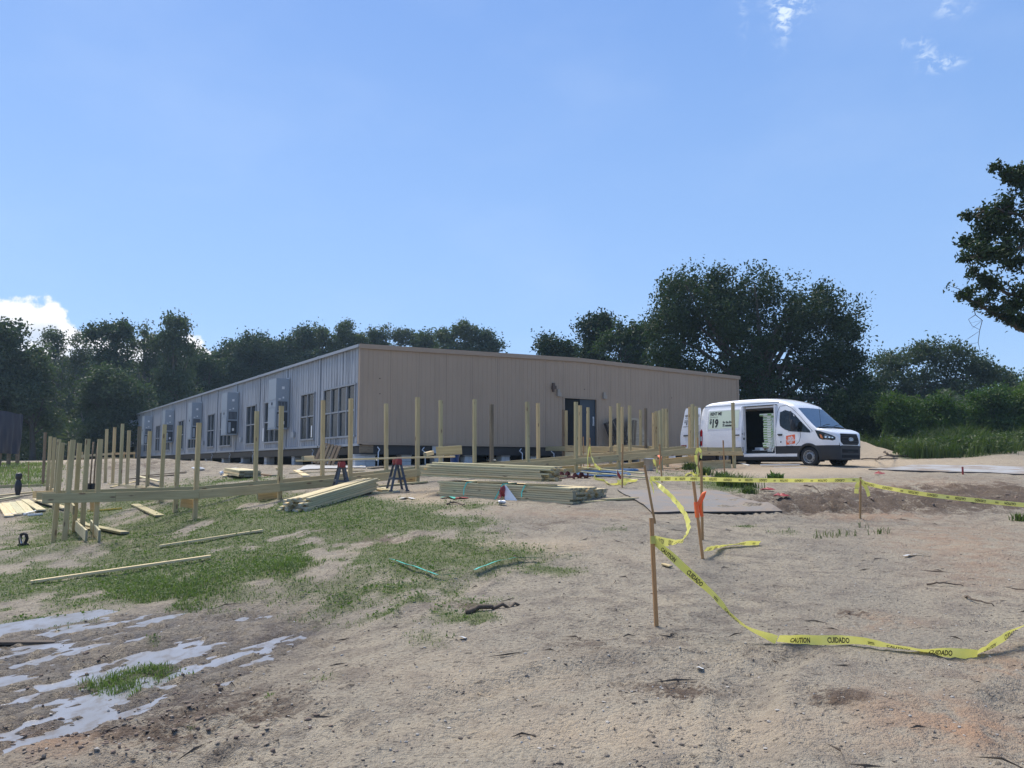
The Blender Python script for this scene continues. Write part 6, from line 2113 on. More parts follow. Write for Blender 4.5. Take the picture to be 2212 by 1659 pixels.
# black and silver trowel-like tool on the grass, black pump post, digger
p = gpt(50, 1178, 0)
t = thing('folded_tool', 'small black and silver folding tool left on the grass below the planks', 'tool', p)
mb = MB(); mb.tube([(-.05, 0, .03), (-.07, 0, .13), (-.05, 0, .21), (0, 0, .23), (.05, 0, .21), (.07, 0, .13), (.03, 0, .03)], .03, 6); put('grip', mb.mesh('grip', 'rubber'), t)
for sx in (-1, 1):
    mb = MB(); mb.obox((sx * .045, -.04, .20), (sx * .01, -.05, .04), .03, .012); put('blade', mb.mesh('blade', 'chrome'), t)
mb = MB(); mb.lathe([(0, 0), (.10, 0), (.10, .03), (.05, .05), (0, .05)], 10); put('foot', mb.mesh('foot', 'rubber'), t)
p = gpt(38, 1074, 0)
t = thing('black_standpipe', 'black waist-shaped standpipe beside the fan of planks', 'standpipe', p)
mb = MB(); mb.lathe([(.05, -.05), (.05, .05), (.09, .22), (.10, .38), (.06, .50), (.055, .53)], 12); put('body', mb.mesh('body', 'black_steel'), t)
mb = MB(); mb.lathe([(.055, .53), (.09, .56), (.09, .68), (.06, .72), (0, .73)], 12); put('cap', mb.mesh('cap', 'black_steel'), t)
p = at(199, 1040, 22); p.z = G(p.x, p.y)
t = thing('post_hole_digger', 'post hole digger with two wooden handles stuck in the earth behind the corner posts', 'digger', p)
for sx in (-1, 1):
    mb = MB(); mb.tube([(sx * .05, 0, .42), (sx * .045, .02, 1.0), (sx * (.04 if sx < 0 else .09), .05, 1.55)], .02, 6); put('handle', mb.mesh('handle', 'timber_old'), t)
    P = [[(sx * (.03 + .07 * math.cos(x)), .10 * math.sin(x), z) for x in np.linspace(-1.3, 1.3, 7)] for z in (-.05, .2, .45)]
    mb = MB(); mb.grid(P); mb.grid([[(q[0] * .93, q[1] * .95, q[2]) for q in r_] for r_ in P]); put('blade', mb.mesh('blade', 'black_steel'), t)
# dark pit with dug earth
# sticks and roots: a few big ones
STK = [((1005, 1326), (1060, 1316), (1127, 1306), .030, 'dark rotten branch lying on the front sand'), ((2004, 1265), (2040, 1266), (2082, 1267), .012, 'thin straight root on the east sand'), ((2085, 1290), (2105, 1302), (2150, 1310), .013, 'forked root on the east sand'),
       ((1846, 993), (1900, 992), (1965, 990), .03, 'pale bent branch in front of the weeds'), ((1890, 995), (1930, 988), (1962, 982), .025, 'second pale branch in front of the weeds'), ((1910, 978), (1925, 986), (1960, 987), .06, 'dark stump branch at the foot of the sand heap'),
       ((1780, 944), (1790, 943), (1815, 948), .03, 'dark stick high on the sand heap'), ((1738, 1050), (1760, 1055), (1770, 1064), .02, 'stick in the churned soil'), ((1300, 1075), (1308, 1062), (1312, 1058), .012, 'curved twig rising beside the plate corner'),
       ((965, 1091), (985, 1089), (1005, 1094), .022, 'dark curved bark piece below the bundle'), ((1460, 1015), (1480, 1012), (1505, 1018), .025, 'dark root in the grass tuft by the ramp'), ((2050, 958), (2130, 965), (2200, 968), .04, 'long fallen branch at the foot of the weeds')]
for (a, b, c, rad, lab) in STK:
    P = smooth_path([gpt(*a, .02), gpt(*b, .03), gpt(*c, .015)], 5); c0 = P[0]
    P = [q - c0 + Vector(rng.normal(size=3) * rad * .6) for q in P]
    mb = MB(); mb.tube(P, [rad * (1 - .6 * i / len(P)) for i in range(len(P))], 6); o = put('branch', mb.mesh('branch', 'twig'), None, c0); tag(o, lab, 'branch')
# leafy sprigs that stand out
def plant(u, v, h, nb, label, mat='leaf_weed', seed=1, lw=.02, group=None):
    p = hit(u, v); r = np.random.default_rng(seed)
    X = p.x + r.normal(size=nb) * h * .35; Y = p.y + r.normal(size=nb) * h * .35
    me = blades('tuft', X, Y, h * (.5 + .6 * r.random(nb)), lw, mat, r, .7)
    co = np.empty(len(me.vertices) * 3, np.float32); me.vertices.foreach_get('co', co); co = co.reshape(-1, 3) - np.array(p[:], np.float32); me.vertices.foreach_set('co', co.ravel()); me.update()
    o = put('weed_tuft', me, None, p); return tag(o, label, 'plant', group)


plant(1675, 1037, .28, 40, 'small leafy plant alone on the sand below the van', 'leaf_bush', 1, .05)
plant(1577, 1050, .42, 220, 'tall weed tuft behind the tape near the plate', 'leaf_weed', 2, .012)
plant(1610, 1052, .40, 160, 'weed tuft with narrow leaves nearest the plate edge', 'leaf_weed', 3, .012)
plant(1560, 1036, .30, 160, 'low weed tuft under the thin pinkish stake', 'leaf_weed', 4, .014)
plant(1490, 1014, .30, 200, 'low weed tuft in front of the ramp boards', 'leaf_weed', 5, .016)
plant(1520, 1026, .32, 200, 'weed tuft around the foot of the ramp corner', 'leaf_weed', 6, .014)
plant(1620, 1066, .22, 160, 'flat weed tuft on the sand beside the plate', 'leaf_weed', 7, .010)
for i, (u, v) in enumerate(((1812, 1158), (1790, 1160), (1834, 1156), (1894, 1154), (1912, 1152), (1860, 1140), (1760, 1162))):
    plant(u, v, .18, 12, ['sparse grass sprig in front of the corner stake', 'sparse grass sprig farthest from the corner stake', 'sparse grass sprig with upright blades near the corner stake', 'tall grass sprig past the corner stake', 'tallest grass sprig past the corner stake', 'thin sprig right behind the sparse grass sprigs', 'lone flat sprig at the end of the sprig row'][i], 'leaf_weed', 20 + i, .006)
plant(2203, 1125, .2, 60, 'green tuft at the east edge below the tape', 'leaf_weed', 40, .012)

# clods, pebbles, twigs as loose litter
def litter(name, n, seed, size, mat, label, ymax, elong=1.0, density=None):
    r = np.random.default_rng(seed)
    Y = 3.9 * (ymax / 3.9) ** r.random(n); X = r.uniform(-.66, .66, n) * Y
    if density is not None:
        k = r.random(n) < density(X, Y); X, Y = X[k], Y[k]
    m = len(X)
    bm = bmesh.new(); bmesh.ops.create_icosphere(bm, subdivisions=2 if n == 14000 and size > .015 else 1, radius=.5); base = np.array([v.co[:] for v in bm.verts]); fc = np.array([[v.index for v in f.verts] for f in bm.faces]); bm.free()
    s = size * (.35 + r.random(m) ** 2.5 * 1.6)
    sc = s[:, None] * (1 + .35 * r.normal(size=(m, 3)).clip(-1.5, 1.5)) * np.array([elong, 1, .65])
    th = r.random(m) * 6.28
    jit = 1 + (.22 if len(base) < 20 else .11) * r.normal(size=(m, len(base), 1))
    V = base[None] * jit * sc[:, None, :]
    ca, sa = np.cos(th)[:, None], np.sin(th)[:, None]
    V = np.stack([V[..., 0] * ca - V[..., 1] * sa, V[..., 0] * sa + V[..., 1] * ca, V[..., 2]], -1)
    V = V + np.stack([X, Y, ground_np(X, Y) + s * .12], -1)[:, None, :]
    Fa = (fc[None] + (np.arange(m) * len(base))[:, None, None]).reshape(-1, 3)
    o = put(name, np_mesh(name, V.reshape(-1, 3), Fa, mat, len(base) > 20)); o['kind'] = 'stuff'; o['label'] = label
    return o


plain('clod', (.25, .205, .16), .95, var=.25, scale=3)
plain('mud', (.165, .122, .095), .95, var=.3, scale=3)
plain('clod_dark', (.105, .085, .068), .95, var=.3, scale=3)
plain('pebble', (.40, .37, .33), .85, var=.2, scale=3)


def dens_d(X, Y):
    u, v = flat_uv(X, Y)
    return np.clip(.10 + .45 * blobs(u, v, BLOBS_ROUGH) + .5 * blobs(u, v, DARK) + .35 * fbm(X * 1.1, Y * 1.1, 3, 63), 0, 1)


litter('dirt_clods', 15000, 301, .0125, 'clod', 'loose clods of sandy earth', 20, 1.2, dens_d)
litter('bark_chips', 14000, 302, .0085, 'clod_dark', 'dark bits of bark and root in the sand', 18, 1.8, lambda X, Y: np.clip(.22 + .6 * blobs(*flat_uv(X, Y), DARK) + .3 * fbm(X * .9, Y * .9, 3, 65), 0, 1))
litter('mud_lumps', 14000, 306, .017, 'mud', 'lumps of dark reddish mud by the wet ruts', 8, 1.2, lambda X, Y: np.clip(blobs(*flat_uv(X, Y), [(160, 1610, 210, 40, .9), (420, 1560, 200, 50, .4), (300, 1460, 240, 80, .12), (1950, 1085, 260, 24, .5)]), 0, 1))
litter('rut_clods', 10000, 307, .055, 'mud', 'clods of dark soil in the churned strip', 19, 1.2, lambda X, Y: .75 * np.clip(blobs(*flat_uv(X, Y), [(1950, 1086, 280, 22, .8), (1760, 1096, 90, 12, .9), (2150, 1072, 160, 24, .7)]) - .25, 0, 1))
litter('pebbles', 2200, 303, .012, 'pebble', 'small pale pebbles', 14)
# thin twigs
r = np.random.default_rng(305)
n = 90
Y = 3.9 * (18 / 3.9) ** r.random(n); X = r.uniform(-.66, .66, n) * Y
th = r.random(n) * 6.28; Lw = .05 + .16 * r.random(n) ** 2
d = np.stack([np.cos(th), np.sin(th)], -1)
rows = []
Fq = []
A0 = np.stack([X, Y], -1) - d * Lw[:, None]; A1 = np.stack([X, Y], -1) + d * Lw[:, None]; AM = np.stack([X, Y], -1) + np.stack([-d[:, 1], d[:, 0]], -1) * (Lw * r.normal(size=n) * .25)[:, None]
w = .001 + .0015 * r.random(n)
sd = np.stack([-d[:, 1], d[:, 0]], -1) * w[:, None]
def z3(P, dz): return np.concatenate([P, (ground_np(P[:, 0], P[:, 1]) + dz)[:, None]], 1)
V = np.stack([z3(A0 - sd, .004), z3(A0 + sd, .004), z3(AM + sd, .014), z3(AM - sd, .006), z3(A1, .006), z3(AM, .020)], 1).reshape(-1, 3)
o6 = np.arange(n)[:, None] * 6
T = np.concatenate([o6 + np.array([[0, 3, 5]]), o6 + np.array([[0, 5, 1]]), o6 + np.array([[1, 5, 2]]), o6 + np.array([[3, 4, 5]]), o6 + np.array([[5, 4, 2]])], 0)
tw_ = put('twigs', np_mesh('twigs', V, T, 'twig')); tw_['kind'] = 'stuff'; tw_['label'] = 'thin twigs and roots strewn over the sand'

# ------------------------------------------------------------------ white hire van
VPHI = math.radians(53.0)
VY = 29.3
wc = at(1752, 990, VY)
vz = G(wc.x, VY) - .04
R_T = .355
HX, HY = math.cos(VPHI), -math.sin(VPHI)
VROT = math.atan2(HY, HX)
# origin: middle between the front wheels on the ground; x forward, y to the driver's side
side = Vector((HY, -HX, 0))            # passenger side, towards the camera
VO = Vector((wc.x, VY, vz)) - side * .87
VM = Matrix.Translation(VO) @ Matrix.Rotation(VROT, 4, 'Z')
van = thing('cargo_van', 'white medium-roof cargo van with its sliding side door and rear door open', 'van', VM)
WB = 3.75
_wz = ([.25, .36, .5, .75, .95, 1.3, 1.5, 1.7, 2.1, 2.35, 2.6], [.93, .975, .99, 1.005, 1.015, 1.0, .98, .95, .885, .84, .80])
_top = [(1.0, .76), (.985, .98), (.965, 1.10), (.93, 1.17), (.86, 1.225), (.7, 1.29), (.5, 1.355), (.36, 1.36), (.30, 1.385), (.1, 1.555), (-.15, 1.79), (-.40, 2.035), (-.52, 2.15), (-.62, 2.235), (-.8, 2.34), (-1.05, 2.44), (-1.38, 2.52),
        (-1.8, 2.575), (-2.3, 2.605), (-2.8, 2.615), (-3.4, 2.615), (-4.1, 2.60), (-4.55, 2.57), (-4.75, 2.51), (-4.87, 2.40), (-4.93, 2.18), (-4.95, 1.9)]
_tx = np.array([p[0] for p in _top])[::-1]; _tz = np.array([p[1] for p in _top])[::-1]


def v_top(x): return float(np.interp(x, _tx, _tz))


def v_w(x, z):
    w = float(np.interp(z, *_wz))
    if x > .3: w *= 1 - .45 * ((x - .3) / .72) ** 5
    if x < -4.7: w *= 1 - .05 * ((-4.7 - x) / .25) ** 2
    if -.6 < x < .36 and z > 1.4: w *= 1 - .03 * (z - 1.4)
    return w


stations = sorted(set([p[0] for p in _top] + [.6, .45, .40, .22, .0, -.05, -.28, -.30, -.45, -.56, -.7, -.95, -1.2, -2.0, -2.55, -3.1, -3.25, -3.3, -3.5, -3.75, -4.0, -4.2, -4.25, -4.4, .80, -2.80, -1.38]), reverse=True)
ZL = [.25, .36, .47, .60, .75, .86, .95, 1.15, 1.3, 1.43, 1.6, 1.8, 2.0, 2.27, 2.36]
NT = 7


def section(x):
    zt = v_top(x)
    rr = .07 if x > .2 else (.10 if x > -.8 else .16)
    zs = zt - rr
    pts = []
    for z in ZL:
        zz = min(z, zs)
        pts.append((-v_w(x, zz), zz))
    wS = v_w(x, zs)
    for k in range(1, 5):
        a = k / 4 * math.pi / 2
        pts.append((-(wS - rr * 1.5 * (1 - math.cos(a))), zs + rr * .82 * math.sin(a)))
    y0, z0 = pts[-1]
    for k in range(1, NT):
        t = k / NT
        pts.append((y0 * (1 - t), z0 + (zt - z0) * (1 - (1 - t) ** 2)))
    return pts + [(0.0, zt)] + [(-y, z) for (y, z) in reversed(pts)]


SEC = [section(x) for x in stations]
NS = len(SEC[0]); NZ = len(ZL)
groups = {'body': MB(), 'windshield': MB(), 'front_bumper': MB(), 'lower_cladding': MB()}
for i in range(len(stations) - 1):
    xa, xb = stations[i], stations[i + 1]; xm = (xa + xb) / 2
    for j in range(NS - 1):
        q = [(xa, *SEC[i][j]), (xa, *SEC[i][j + 1]), (xb, *SEC[i + 1][j + 1]), (xb, *SEC[i + 1][j])]
        zm = sum(p[2] for p in q) / 4; ym = sum(p[1] for p in q) / 4
        if (Vector(q[0]) - Vector(q[1])).length < 1e-4 and (Vector(q[2]) - Vector(q[3])).length < 1e-4: continue
        sidef = j < NZ - 1 or j >= NS - NZ
        topf = NZ + 2 <= j < NS - NZ - 3
        # wheel arches
        if sidef and any(math.hypot(xm - wx, zm - R_T) < .43 for wx in (0, -WB)): continue
        # opening of the sliding door
        if sidef and ym < 0 and -2.80 < xm < -1.38 and .47 < zm < 2.27: continue
        key = 'body'
        if topf and -.50 < xm < .30: key = 'windshield'
        elif sidef and zm < .75 and xm > .3: key = 'front_bumper'
        elif sidef and zm < .75 and not (.36 < zm < .47 and -2.95 < xm < -.42): key = 'lower_cladding'
        groups[key].add(q, [(0, 3, 2, 1)], 0, True)


def finish(mb, name, mat, parent, merge=True, bev=None):
    me = mb.mesh(name, mat)
    bm = bmesh.new(); bm.from_mesh(me)
    bmesh.ops.remove_doubles(bm, verts=bm.verts, dist=.0008)
    bmesh.ops.dissolve_degenerate(bm, dist=.0006, edges=bm.edges)
    bmesh.ops.recalc_face_normals(bm, faces=bm.faces) if False else None
    bm.to_mesh(me); bm.free()
    return put(name, me, parent)


# close nose and tail
n0 = [(stations[0], y, z) for (y, z) in SEC[0]]
groups['front_bumper'].add(n0, [tuple(range(NS))], 0)
n1 = [(stations[-1], y, z) for (y, z) in SEC[-1]]
groups['body'].add(n1, [tuple(reversed(range(NS)))], 0)
finish(groups['body'], 'body', 'van_white', van)
ws = finish(groups['windshield'], 'windshield', 'screen_glass', van)
bmp = finish(groups['front_bumper'], 'front_bumper', 'van_black', van)
finish(groups['lower_cladding'], 'lower_cladding', 'van_black', van)
mb = MB(); mb.box((-4.6, -.90, .26), (.55, .90, .33)); mb.box((-4.4, -.45, .18), (-.3, .45, .26)); put('underbody', mb.mesh('underbody', 'void_black'), van)
# bumper details
mb = MB(); mb.obox((1.005, -.55, .36), (1.005, .55, .36), .03, .10, 1); mb.obox((1.006, -.50, .55), (1.006, .50, .55), .02, .12, 1); mb.obox((1.0, -.62, .70), (1.0, .62, .70), .06, .06, 0)
mb.obox((1.008, -.18, .52), (1.008, .18, .52), .02, .02, 0)
put('bumper_slot', mb.mesh('bumper_slot', ['van_black', 'void_black']), bmp)
mb = MB(); mb.obox((.55, -.80, .27), (.95, -.58, .27), .03, .04); mb.obox((.95, -.58, .27), (1.0, .58, .27), .03, .04)
put('chin_lip', mb.mesh('chin_lip', 'van_black'), bmp)


def hull_patch(poly, off, mat, name, parent, nx_=10, nz_=8, sgn=-1, mb=None):
    """sheet on the side of the van bounded by a polygon in (x, z)"""
    own = mb is None
    if own: mb = MB()
    zs = [p[1] for p in poly]; z0, z1 = min(zs) + 1e-4, max(zs) - 1e-4
    rows = []
    for i in range(nz_ + 1):
        z = z0 + (z1 - z0) * i / nz_
        xs = []
        for k in range(len(poly)):
            (xa, za), (xb, zb) = poly[k], poly[(k + 1) % len(poly)]
            if (za - z) * (zb - z) <= 0 and abs(za - zb) > 1e-9: xs.append(xa + (xb - xa) * (z - za) / (zb - za))
        xl, xr = min(xs), max(xs)
        rows.append([(xl + (xr - xl) * j / nx_, sgn * (v_w(xl + (xr - xl) * j / nx_, z) + off), z) for j in range(nx_ + 1)])
    mb.grid(rows if sgn < 0 else [list(reversed(r_)) for r_ in rows], 0, True)
    # rim back to the hull so the sheet has thickness
    ring = rows[0] + [r_[-1] for r_ in rows[1:]] + list(reversed(rows[-1]))[1:] + [r_[0] for r_ in reversed(rows[1:-1])]
    inner = [(x, y - sgn * (off + .01), z) for (x, y, z) in ring]
    n_ = len(ring); o = len(mb.v)
    mb.add(ring + inner, [((i + 1) % n_, i, i + n_, (i + 1) % n_ + n_) for i in range(n_)], 0)
    return put(name, mb.mesh(name, mat), parent) if own else None


# side step in white under the doors, rocker
mb = MB(); mb.box((-2.9, -.995, .345), (-.46, -.90, .365)); put('side_step', mb.mesh('side_step', 'van_black'), van)
# front door: glass, seams, handle, emblem sheet
GL = [(-1.19, 2.04), (-.98, 2.07), (-.78, 2.03), (-.60, 1.91), (-.28, 1.61), (.14, 1.225), (.09, 1.205), (-.32, 1.245), (-.70, 1.27), (-1.0, 1.37), (-1.16, 1.50), (-1.20, 1.69)]
for s_ in (-1, 1):
    fd = hull_patch([(x + .0, z) for x, z in GL], .006, 'car_glass', 'side_window', van, 12, 12, s_)
    mb = MB(); mb.obox((-.78, s_ * (v_w(-.78, 1.40) + .008), 1.28), (-.74, s_ * (v_w(-.76, 2.0) + .008), 2.02), .02, .035, 0, (1, 0, 0)); put('window_bar', mb.mesh('window_bar', 'van_black'), fd)


def side_line(pts, wd=.012, mat='void_black', name='door_seam', s_=-1, off=.0015):
    mb = MB()
    for (xa, za), (xb, zb) in zip(pts, pts[1:]):
        k = 5
        for i in range(k):
            a = (xa + (xb - xa) * i / k, za + (zb - za) * i / k); b = (xa + (xb - xa) * (i + 1) / k, za + (zb - za) * (i + 1) / k)
            mb.obox((a[0], s_ * (v_w(*a) + off), a[1]), (b[0], s_ * (v_w(*b) + off), b[1]), .004, wd, 0, (0, s_, 0)) if False else mb.obox((a[0], s_ * (v_w(*a) + off), a[1]), (b[0], s_ * (v_w(*b) + off), b[1]), wd, .004, 0, (0, s_, 0))
    return put(name, mb.mesh(name, mat), van)


side_line([(-1.33, .50), (-1.34, 1.3), (-1.31, 2.0), (-1.22, 2.22), (-.95, 2.25), (-.70, 2.12), (-.30, 1.76), (.20, 1.24)])
side_line([(-.50, .78), (-.36, .90), (-.30, 1.10), (-.32, 1.30)])
side_line([(.16, 1.30), (.14, 1.22), (-.3, 1.25)], .006)
side_line([(-.42, .95), (-1.33, .98)], .02, 'van_white', 'crease', -1, .004)
side_line([(-2.9, .98), (-4.8, .98)], .02, 'van_white', 'crease', -1, .004)
for s_ in (-1,):
    mb = MB(); mb.obox((-1.24, s_ * 1.03, 1.175), (-1.05, s_ * 1.03, 1.17), .035, .04); mb.obox((-1.22, s_ * 1.012, 1.16), (-1.07, s_ * 1.012, 1.16), .03, .07); put('door_handle', mb.mesh('door_handle', 'van_black'), van)
    mb = MB(); mb.lathe([(0, -1.024), (.028, -1.024), (.028, -1.0)], 12, 'Y', 0, (-1.12, 0, .90)); put('door_lock', mb.mesh('door_lock', 'van_black'), van)
# mirrors
for s_ in (-1, 1):
    mb = MB(); mb.obox((-.44, s_ * .98, 1.38), (-.46, s_ * 1.14, 1.40), .10, .08)
    sec = []
    for z in np.linspace(0, 1, 7):
        k = math.sin(math.pi * (.12 + .76 * z)) ** .5
        sec.append([(-.47 + .075 * k * math.cos(a), s_ * (1.20 + .125 * k * math.sin(a)), 1.28 + .40 * z) for a in np.linspace(0, 2 * math.pi, 13)])
    mb.grid(sec); mb.add(sec[-1][:-1], [tuple(range(12))]); mb.add(sec[0][:-1], [tuple(reversed(range(12)))])
    put('mirror', mb.mesh('mirror', 'van_black'), van)
# sheet with the emblem
sq = .40
lg = hull_patch([(-.92, .90 + .13), (-.92 + sq, 1.03), (-.92 + sq, 1.03 - .42), (-.92, 1.03 - .42)], .005, 'orange_sign', 'emblem', van, 6, 6) if False else None
ex0, ez0, es = -.90, .79, .37
em = hull_patch([(ex0, ez0), (ex0 + es, ez0 + .001), (ex0 + es, ez0 + es), (ex0, ez0 + es - .001)], .004, 'orange_sign', 'emblem', van, 8, 8)


def hull_text(s, size, x, z, mat, parent, bold=0.0, xs=1.0, rot=0.0, off=.008, shear=0.0, center=False, extra=0.0, plane=None):
    V, Fc, wd = text_mesh(s, size, bold, xs, shear)
    ca, sa = math.cos(rot), math.sin(rot)
    out = []
    for (a, b, _) in V:
        if center: a -= wd / 2; b -= size * .35
        xx, zz = x + a * ca - b * sa, z + a * sa + b * ca
        out.append((xx, -(v_w(xx, zz) + off + extra), zz) if plane is None else plane(xx, zz))
    mb = MB(); mb.add(out, Fc)
    return put('lettering', mb.mesh('lettering', mat), parent)


rt = math.radians(45)
cx, cz = ex0 + es / 2, ez0 + es / 2
for (w_, d_, sz, xs) in (('THE', .098, .062, .8), ('HOME', .020, .130, .80), ('DEPOT', -.085, .120, .70)):
    hull_text(w_, sz, cx - d_ * math.sin(rt), cz + d_ * math.cos(rt), 'white_paint', em, .004, xs, rt, .007, 0, True)
hull_text('More saving.', .062, ex0, ez0 - .062, 'ink', van, .001, .95)
hull_text('More doing.', .062, ex0, ez0 - .128, 'ink', van, .001, .95)
# sliding door, slid back along the side
SD0, SD1, SOFF = -4.52, -2.83, .085
sd = MB()
rows = []
ZS = np.linspace(.49, 2.26, 18)
XS = np.linspace(SD0, SD1, 13)
for z in ZS:
    rows.append([(x, -(v_w(x, z) + SOFF + (-.03 if (z < .52 or z > 2.22) else 0) - .02 * (x == XS[0] or x == XS[-1])), z) for x in XS])
sd.grid(rows, 0, True)
rb_ = [[(x, y + .055, z) for (x, y, z) in r_] for r_ in rows]
sd.grid([list(reversed(r_)) for r_ in rb_], 0, True)
for e in (0, -1):
    sd.grid([[r_[e] for r_ in rows], [r_[e] for r_ in rb_]] if e == 0 else [[r_[e] for r_ in rb_], [r_[e] for r_ in rows]], 0, False)
sd.grid([rb_[0], rows[0]], 0, False); sd.grid([rows[-1], rb_[-1]], 0, False)
sdo = put('sliding_door', sd.mesh('sliding_door', 'van_white'), van)
mb = MB(); zz = (.49, .74)
mb.grid([[(x, -(v_w(x, z) + SOFF + .006), z) for x in XS] for z in (.50, .60, .74)], 0, True); put('door_cladding', mb.mesh('door_cladding', 'van_black'), sdo)
mb = MB(); xh = SD1 - .16; mb.obox((xh - .10, -(1.01 + SOFF + .03), 1.20), (xh + .10, -(1.01 + SOFF + .03), 1.20), .03, .045); put('door_handle', mb.mesh('door_handle', 'van_black'), sdo)
# recessed frame round the poster
mb = MB()
for (a, b) in (((SD0 + .05, 1.44), (SD0 + .05, 2.18)), ((SD1 - .10, 1.44), (SD1 - .10, 2.18)), ((SD0 + .05, 1.44), (SD1 - .10, 1.44)), ((SD0 + .05, 2.18), (SD1 - .10, 2.18))):
    mb.obox((a[0], -(v_w(*a) + SOFF + .003), a[1]), (b[0], -(v_w(*b) + SOFF + .003), b[1]), .02, .008, 0, (0, -1, 0))
put('recess_rim', mb.mesh('recess_rim', 'van_white'), sdo)
px0, px1, pz0, pz1 = SD0 + .10, SD1 - .13, 1.48, 2.20
mb = MB(); mb.grid([[(x, -(v_w(x, z) + SOFF + .005), z) for x in np.linspace(px0, px1, 9)] for z in np.linspace(pz0, pz1, 7)], 0, True); po_ = put('poster', mb.mesh('poster', 'poster'), sdo)
E = SOFF
hull_text('RENT ME', .175, px0 + .06, 2.02, 'ink', po_, .006, .80, 0, .009, 0, False, E)
hull_text('Starting at:', .095, px0 + .06, 1.925, 'ink', po_, -.001, .95, 0, .009, .15, False, E)
hull_text('$', .26, px0 + .05, 1.70, 'ink', po_, .010, .75, 0, .009, 0, False, E)
hull_text('19', .45, px0 + .20, 1.545, 'ink', po_, .020, .76, 0, .009, 0, False, E)
hull_text('for the first', .125, px0 + .70, 1.685, 'ink', po_, .006, .80, 0, .009, 0, False, E)
hull_text('75 minutes', .125, px0 + .70, 1.56, 'ink', po_, .006, .80, 0, .009, 0, False, E)
# rails of the door
mb = MB(); mb.box((-4.45, -1.025, 1.225), (-2.8, -1.005, 1.265)); put('door_rail', mb.mesh('door_rail', 'van_black'), van)
mb = MB(); mb.box((-2.85, -.94, 2.275), (-1.35, -.85, 2.30)); put('door_rail', mb.mesh('door_rail', 'van_black'), van)
# door opening: frame, cargo room
mb = MB()
mb.box((-2.86, -.99, .45), (-2.78, -.84, 2.28)); mb.box((-1.41, -.985, .45), (-1.36, -.86, 2.28)); mb.box((-2.8, -.99, .40), (-1.38, -.82, .475))
mb.box((-2.74, -.88, 2.20), (-1.40, -.82, 2.27))
put('door_pillar', mb.mesh('door_pillar', 'van_white'), van)
mb = MB()
mb.box((-2.86, -.975, 1.18), (-2.775, -.95, 1.30), 0); mb.box((-2.80, -1.0, 1.02), (-2.775, -.93, 1.10), 0)
put('door_latch', mb.mesh('door_latch', 'van_black'), van)
mb = MB()
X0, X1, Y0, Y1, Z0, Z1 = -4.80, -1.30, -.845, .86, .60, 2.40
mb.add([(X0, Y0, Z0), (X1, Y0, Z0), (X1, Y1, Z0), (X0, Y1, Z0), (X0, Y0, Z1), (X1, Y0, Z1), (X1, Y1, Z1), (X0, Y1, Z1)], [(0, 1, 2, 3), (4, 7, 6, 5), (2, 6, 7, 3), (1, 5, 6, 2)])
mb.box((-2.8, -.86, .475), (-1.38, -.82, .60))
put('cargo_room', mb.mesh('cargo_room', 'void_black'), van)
mb = MB(); mb.box((-2.78, -.93, .478), (-1.40, -.86, .50)); mb.box((-2.5, -.87, .601), (-1.42, -.60, .615)); put('step_tread', mb.mesh('step_tread', 'galv'), van)
mb = MB()
for k in range(7): mb.box((-3.1 + k * .07, .84, 1.02), (-3.065 + k * .07, .855, 1.16))
mb.box((-3.12, .835, 1.16), (-2.55, .855, 1.175)); put('wall_slots', mb.mesh('wall_slots', 'unit_grey'), van)
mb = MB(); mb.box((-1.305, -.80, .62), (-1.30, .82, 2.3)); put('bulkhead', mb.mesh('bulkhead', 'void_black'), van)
# rear door, swung out to the back
RD0, RD1 = -5.86, -4.99
def rp(z, t):   # outer edge of the door follows the bulging tail
    return RD0 + .02 + .10 * max(0, (z - 1.25)) / .9 + (.02 * math.sin(z * 4))
rows = []
for z in np.linspace(.52, 2.38, 16):
    xo = rp(z, 0); xi = RD1 - (.06 * max(0, (z - 2.2)) / .18)
    if z > 2.25: xo += .05 * (z - 2.25) / .13
    yy = -(v_w(-4.7, z) * .985)
    rows.append([(xo + (xi - xo) * j / 8, yy - .10 * (1 - j / 8) - .02 * math.sin(math.pi * j / 8), z) for j in range(9)])
mb = MB(); mb.grid([list(r_) for r_ in rows], 0, True)
rb_ = [[(x, y + .07, z) for (x, y, z) in r_] for r_ in rows]
mb.grid([list(reversed(r_)) for r_ in rb_], 0, True)
mb.grid([[r_[0] for r_ in rows], [r_[0] for r_ in rb_]], 0, False); mb.grid([[r_[-1] for r_ in rb_], [r_[-1] for r_ in rows]], 0, False); mb.grid([rb_[0], rows[0]], 0, False); mb.grid([rows[-1], rb_[-1]], 0, False)
rdo = put('rear_door', mb.mesh('rear_door', 'van_white'), van)
def rplane(x, z): 
    t = (x - RD0) / (RD1 - RD0)
    return (x, -(v_w(-4.7, z) * .985) - .10 * (1 - t) - .028 - .004, z)
mb = MB(); mb.grid([[rplane(RD0 + .06 + .74 * j / 6, z) for j in range(7)] for z in (.53, .62, .73)], 0, True); put('door_cladding', mb.mesh('door_cladding', 'van_black'), rdo)
mb = MB(); mb.grid([[rplane(RD0 + .06 + .26 * j / 3, z) for j in range(4)] for z in (.80, .87)], 0, True); put('reflector', mb.mesh('reflector', 'lamp_red'), rdo)
mb = MB(); q = rplane(RD0 + .30, 1.25); mb.obox((q[0] - .11, q[1] - .02, q[2]), (q[0] + .11, q[1] - .02, q[2]), .03, .05); put('door_handle', mb.mesh('door_handle', 'van_black'), rdo)
